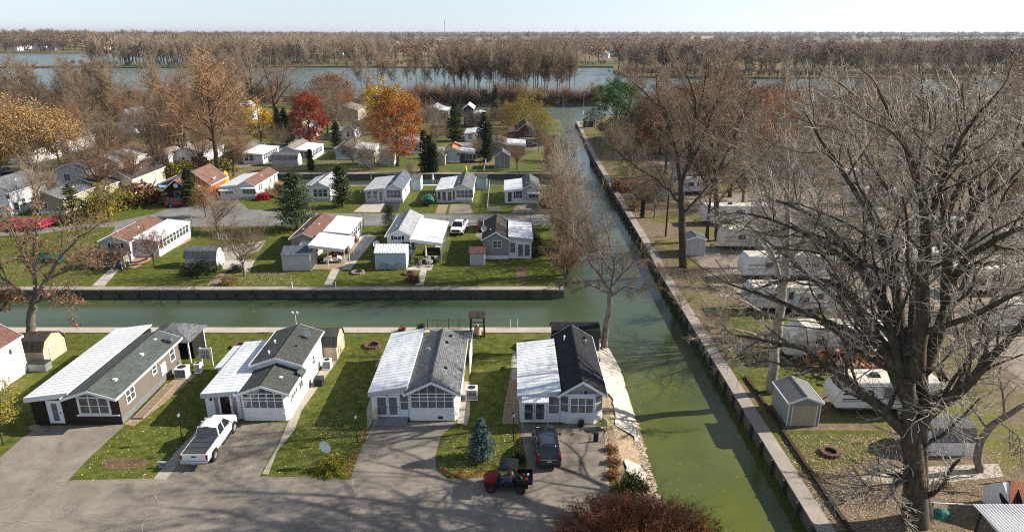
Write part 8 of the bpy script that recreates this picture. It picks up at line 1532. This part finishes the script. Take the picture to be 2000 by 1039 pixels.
woods('woods', 'dense leafless woods of the right far shore', [(x, np.interp(x, [84, 130, 360, 800], [510, 500, 490, 480]) + R_(15, 110)) for x in np.random.default_rng(5).uniform(88, 900, 520)], (16, 22), ['far0', 'far2', 'mini0', 'mini1', 'minip'], 1.15)
woods('undergrowth', 'brushy undergrowth along the right far shore', [(x, np.interp(x, [84, 130, 360, 800], [504, 493, 481, 472]) + R_(1, 9)) for x in np.arange(82, 700, 3.6)], (5, 9), ['minib'], 1.3, cat='brush')
woods('undergrowth', 'dark brush under the trees of the far levee', [(x + R_(-2, 2), R_(650, 672)) for x in np.arange(-420, 90, 5.5)], (3.5, 6), ['minib'], 1.6, cat='brush')
belt = []
for (x0, x1, y0, y1, n) in ((-330, 700, 760, 1000, 240), (-250, 1300, 1000, 1500, 420), (-700, 2500, 1600, 2600, 700), (-1800, 4200, 2900, 5200, 900)):
    c_ = [(R_(x0, x1), R_(y0, y1)) for _ in range(14)]
    for _ in range(n):
        q = random.choice(c_); belt.append((min(max(q[0] + random.gauss(0, (x1 - x0) * .06), x0), x1), q[1] + random.gauss(0, 18)))
woods('woods', 'scattered tree lines and town trees across the far fields', belt, (11, 18), ['mini0', 'mini1', 'minir', 'minip'], 2.0)
PROTO['dist'] = (mini(85, n=9, tw=1.6), 18); far_line = []
for (Yl, st_, d_) in ((3300, 30, .45), (4000, 28, .6), (4700, 26, .7), (5500, 26, .85), (6600, 28, .9), (8000, 32, 1), (10500, 40, 1), (14000, 55, 1)):
    ph = R_(0, 6)
    far_line += [(x + R_(-20, 20), Yl + R_(-150, 150) + 180 * math.sin(x * .002 + ph)) for x in np.arange(-.9 * Yl, .95 * Yl, st_) if math.sin(x * .0021 * 5000 / Yl + ph) + .6 * math.sin(x * .0063 + ph * 2) < -1 + 2.6 * d_]
woods('woods', 'wooded lines receding to the horizon', far_line, (16, 27), ['dist'], 2.8)
# far houses
def far_house(x, y, w_, d_, h_, wall, roof, label, z=0):
    o = thing('house', label, 'house', (x, y, z), R_(-.6, .6), 'small distant houses'); gable_wall(o, -w_ / 2, w_ / 2, -d_ / 2, d_ / 2, h_, h_ + w_ * .32, wall); gable_roof(o, -w_ / 2, w_ / 2, -d_ / 2, d_ / 2, h_, h_ + w_ * .32, roof, fascia=False); 
    for s in (-.25, .25): window(o, front(0, -d_ / 2), s * w_ - .5, 1.2, 1.0, 1.3, 1, 1)
    return o
for (x, y) in [(25, 100), (43, 98), (68, 99), (75, 99), (97, 99)]:
    c = G(x, y); far_house(c[0], c[1] + 12, 14, 11, 7, WHITE, SH_GREY, 'small pale distant house on the left far shore')
for (x, y) in [(198, 100), (228, 99), (197, 92)]:
    c = G(x, y); far_house(c[0], c[1] + 10, 16, 12, 7, CREAM, SH_LT, 'small pale distant house among the left hillside woods', hill_z(c[0], c[1] + 10))
for i, (x, y) in enumerate([(640, 106), (662, 108), (705, 105), (715, 104), (735, 103), (760, 104), (800, 103), (820, 107), (845, 102), (862, 100), (900, 103), (695, 86), (728, 84), (742, 82), (775, 88), (855, 84), (868, 80), (920, 85), (1040, 104), (1195, 112), (1180, 114), (940, 98), (985, 96), (1400, 82), (1720, 76), (1830, 75), (1950, 78), (1875, 77)]):
    c = G(x, y); far_house(c[0], c[1], R_(9, 13), R_(9, 14), R_(4, 6), [WHITE, WHITE, CREAM, LGREY][i % 4], [SH_GREY, SH_DBR, SH_LT][i % 3], 'small pale distant house beyond the levee, among trees')

# ================================================================ leaf litter (stuff)
def scatter_leaves(name, label, polys, n, mat, size, zoff=.02, edge=None):
    pts = []
    for poly, wt in polys:
        xs = [p[0] for p in poly]; ys_ = [p[1] for p in poly]; k_ = 0; want = int(n * wt)
        while k_ < want:
            x, y = random.uniform(min(xs), max(xs)), random.uniform(min(ys_), max(ys_)); ins = False; j = len(poly) - 1
            for i in range(len(poly)):
                if (poly[i][1] > y) != (poly[j][1] > y) and x < (poly[j][0] - poly[i][0]) * (y - poly[i][1]) / (poly[j][1] - poly[i][1]) + poly[i][0]: ins = not ins
                j = i
            if ins: pts.append((x, y, zoff)); k_ += 1
    C = np.array(pts); g = np.random.default_rng(n); V, q = leaf_quads(C, size, g, flat=3.0); V[:, 2] = np.maximum(V[:, 2], zoff - .008)
    return tag(link(name, np_mesh(name, V, quads=q, mats=[mat])), label, 'leaves', None, 'stuff')
LYEL = leafm('fallen_pale_leaves', [(.5, .4, .16), (.62, .52, .3)], 1); LTAN = leafm('fallen_tan_leaves', [(.24, .16, .1), (.36, .26, .17), (.5, .4, .3)], 1)
scatter_leaves('fallen_leaves', 'pale yellow leaves scattered on the near lawns', [(px([(130, 938), (230, 850), (330, 790), (400, 822), (310, 934)]), .22), (px([(530, 928), (590, 820), (720, 800), (725, 830), (683, 935)]), .26), (px([(853, 915), (865, 850), (1000, 840), (1025, 900), (880, 930)]), .18), (px([(0, 720), (60, 650), (330, 650), (200, 760), (0, 890)]), .12), (px([(380, 700), (400, 655), (700, 655), (720, 800), (600, 830)]), .14), (px([(900, 800), (915, 655), (1075, 650), (1000, 830)]), .08)], 2600, LYEL, .08)
scatter_leaves('fallen_leaves', 'tan leaves littering the campground ground', [(px([(1545, 940), (1520, 850), (1750, 845), (1760, 1035), (1620, 1035)]), .4), (px([(1820, 1039), (1800, 920), (2000, 850), (2000, 1039)]), .14), (px([(1440, 740), (1420, 600), (1900, 560), (1950, 760)]), .26), (px([(1240, 470), (1190, 350), (1500, 350), (1500, 600), (1330, 560)]), .2)], 15000, LTAN, .11)
scatter_leaves('fallen_leaves', 'orange-brown leaves along the lawn edges by the drives', [(px([(853, 920), (880, 932), (890, 925), (862, 905)]), .15), (px([(880, 932), (950, 932), (950, 920), (880, 920)]), .2), (px([(1008, 900), (1024, 900), (1016, 840), (1010, 840)]), .15), (px([(665, 935), (683, 935), (722, 830), (708, 835)]), .2), (px([(1182, 830), (1182, 960), (1212, 950), (1196, 860)]), .3)], 1600, leafm('fallen_orange_leaves', [(.3, .12, .04), (.45, .2, .07)], 1), .09)
scatter_leaves('fallen_leaves', 'brown leaves under the crabapple across the near canal', [(px([(420, 556), (450, 530), (560, 530), (600, 556)]), .6), (px([(0, 500), (60, 470), (190, 540), (150, 556), (0, 556)]), .4)], 2600, LTAN, .12)
scatter_leaves('floating_leaves', 'pale leaves floating on the near canal', [([(10.9, 37), (12.5, 37), (12, 60), (11.1, 60)], .4), ([(12, 37), (19, 37), (19, 75), (11, 75)], .35), ([(-50, 68), (8, 68), (8, 77.5), (-50, 77.5)], .25)], 260, LTAN, .07, WZ + .01)
# shore stones along the point
o = None; mbk = MB(); g = np.random.default_rng(12)
for i in range(260):
    y = g.uniform(37, 50); a = np.interp(y, [r[0] for r in rows], [r[1] for r in rows]); b = np.interp(y, [r[0] for r in rows], [r[2] for r in rows]); t = g.uniform(.62, .86); s = g.uniform(.05, .16); cx = a + (b - a) * t; cz = -1.5 * t ** 1.25 + .03
    mbk.hexa([(cx + dx * s * g.uniform(.7, 1.3), y + dy * s * g.uniform(.7, 1.3), cz + dz * s) for dz in (-.5, .7) for dx, dy in ((-1, -1), (1, -1), (1, 1), (-1, 1))])
tag(mbk.build('shore_stones', M('pale_shore_stone', (.5, .42, .33), (.25, .19, .14), scale=2)), 'loose pale stones at the waterline of the bank', 'stones', None, 'stuff')

# ================================================================ haze
hz = MB(); hz.box(-30500, 30500, -450, 37000, -3.5, 92); ho = hz.build('haze', [])
k = bpy.data.materials.new('haze'); k.use_nodes = True; t = k.node_tree; t.nodes.remove(t.nodes['Principled BSDF']); pv = t.nodes.new('ShaderNodeVolumePrincipled')
pv.inputs['Color'].default_value = (.82, .88, 1, 1); pv.inputs['Density'].default_value = HAZE if 'HAZE' in globals() else .000045; pv.inputs['Anisotropy'].default_value = .3
t.links.new(pv.outputs[0], t.nodes['Material Output'].inputs['Volume']); ho.data.materials.append(k); tag(ho, kind='stuff')
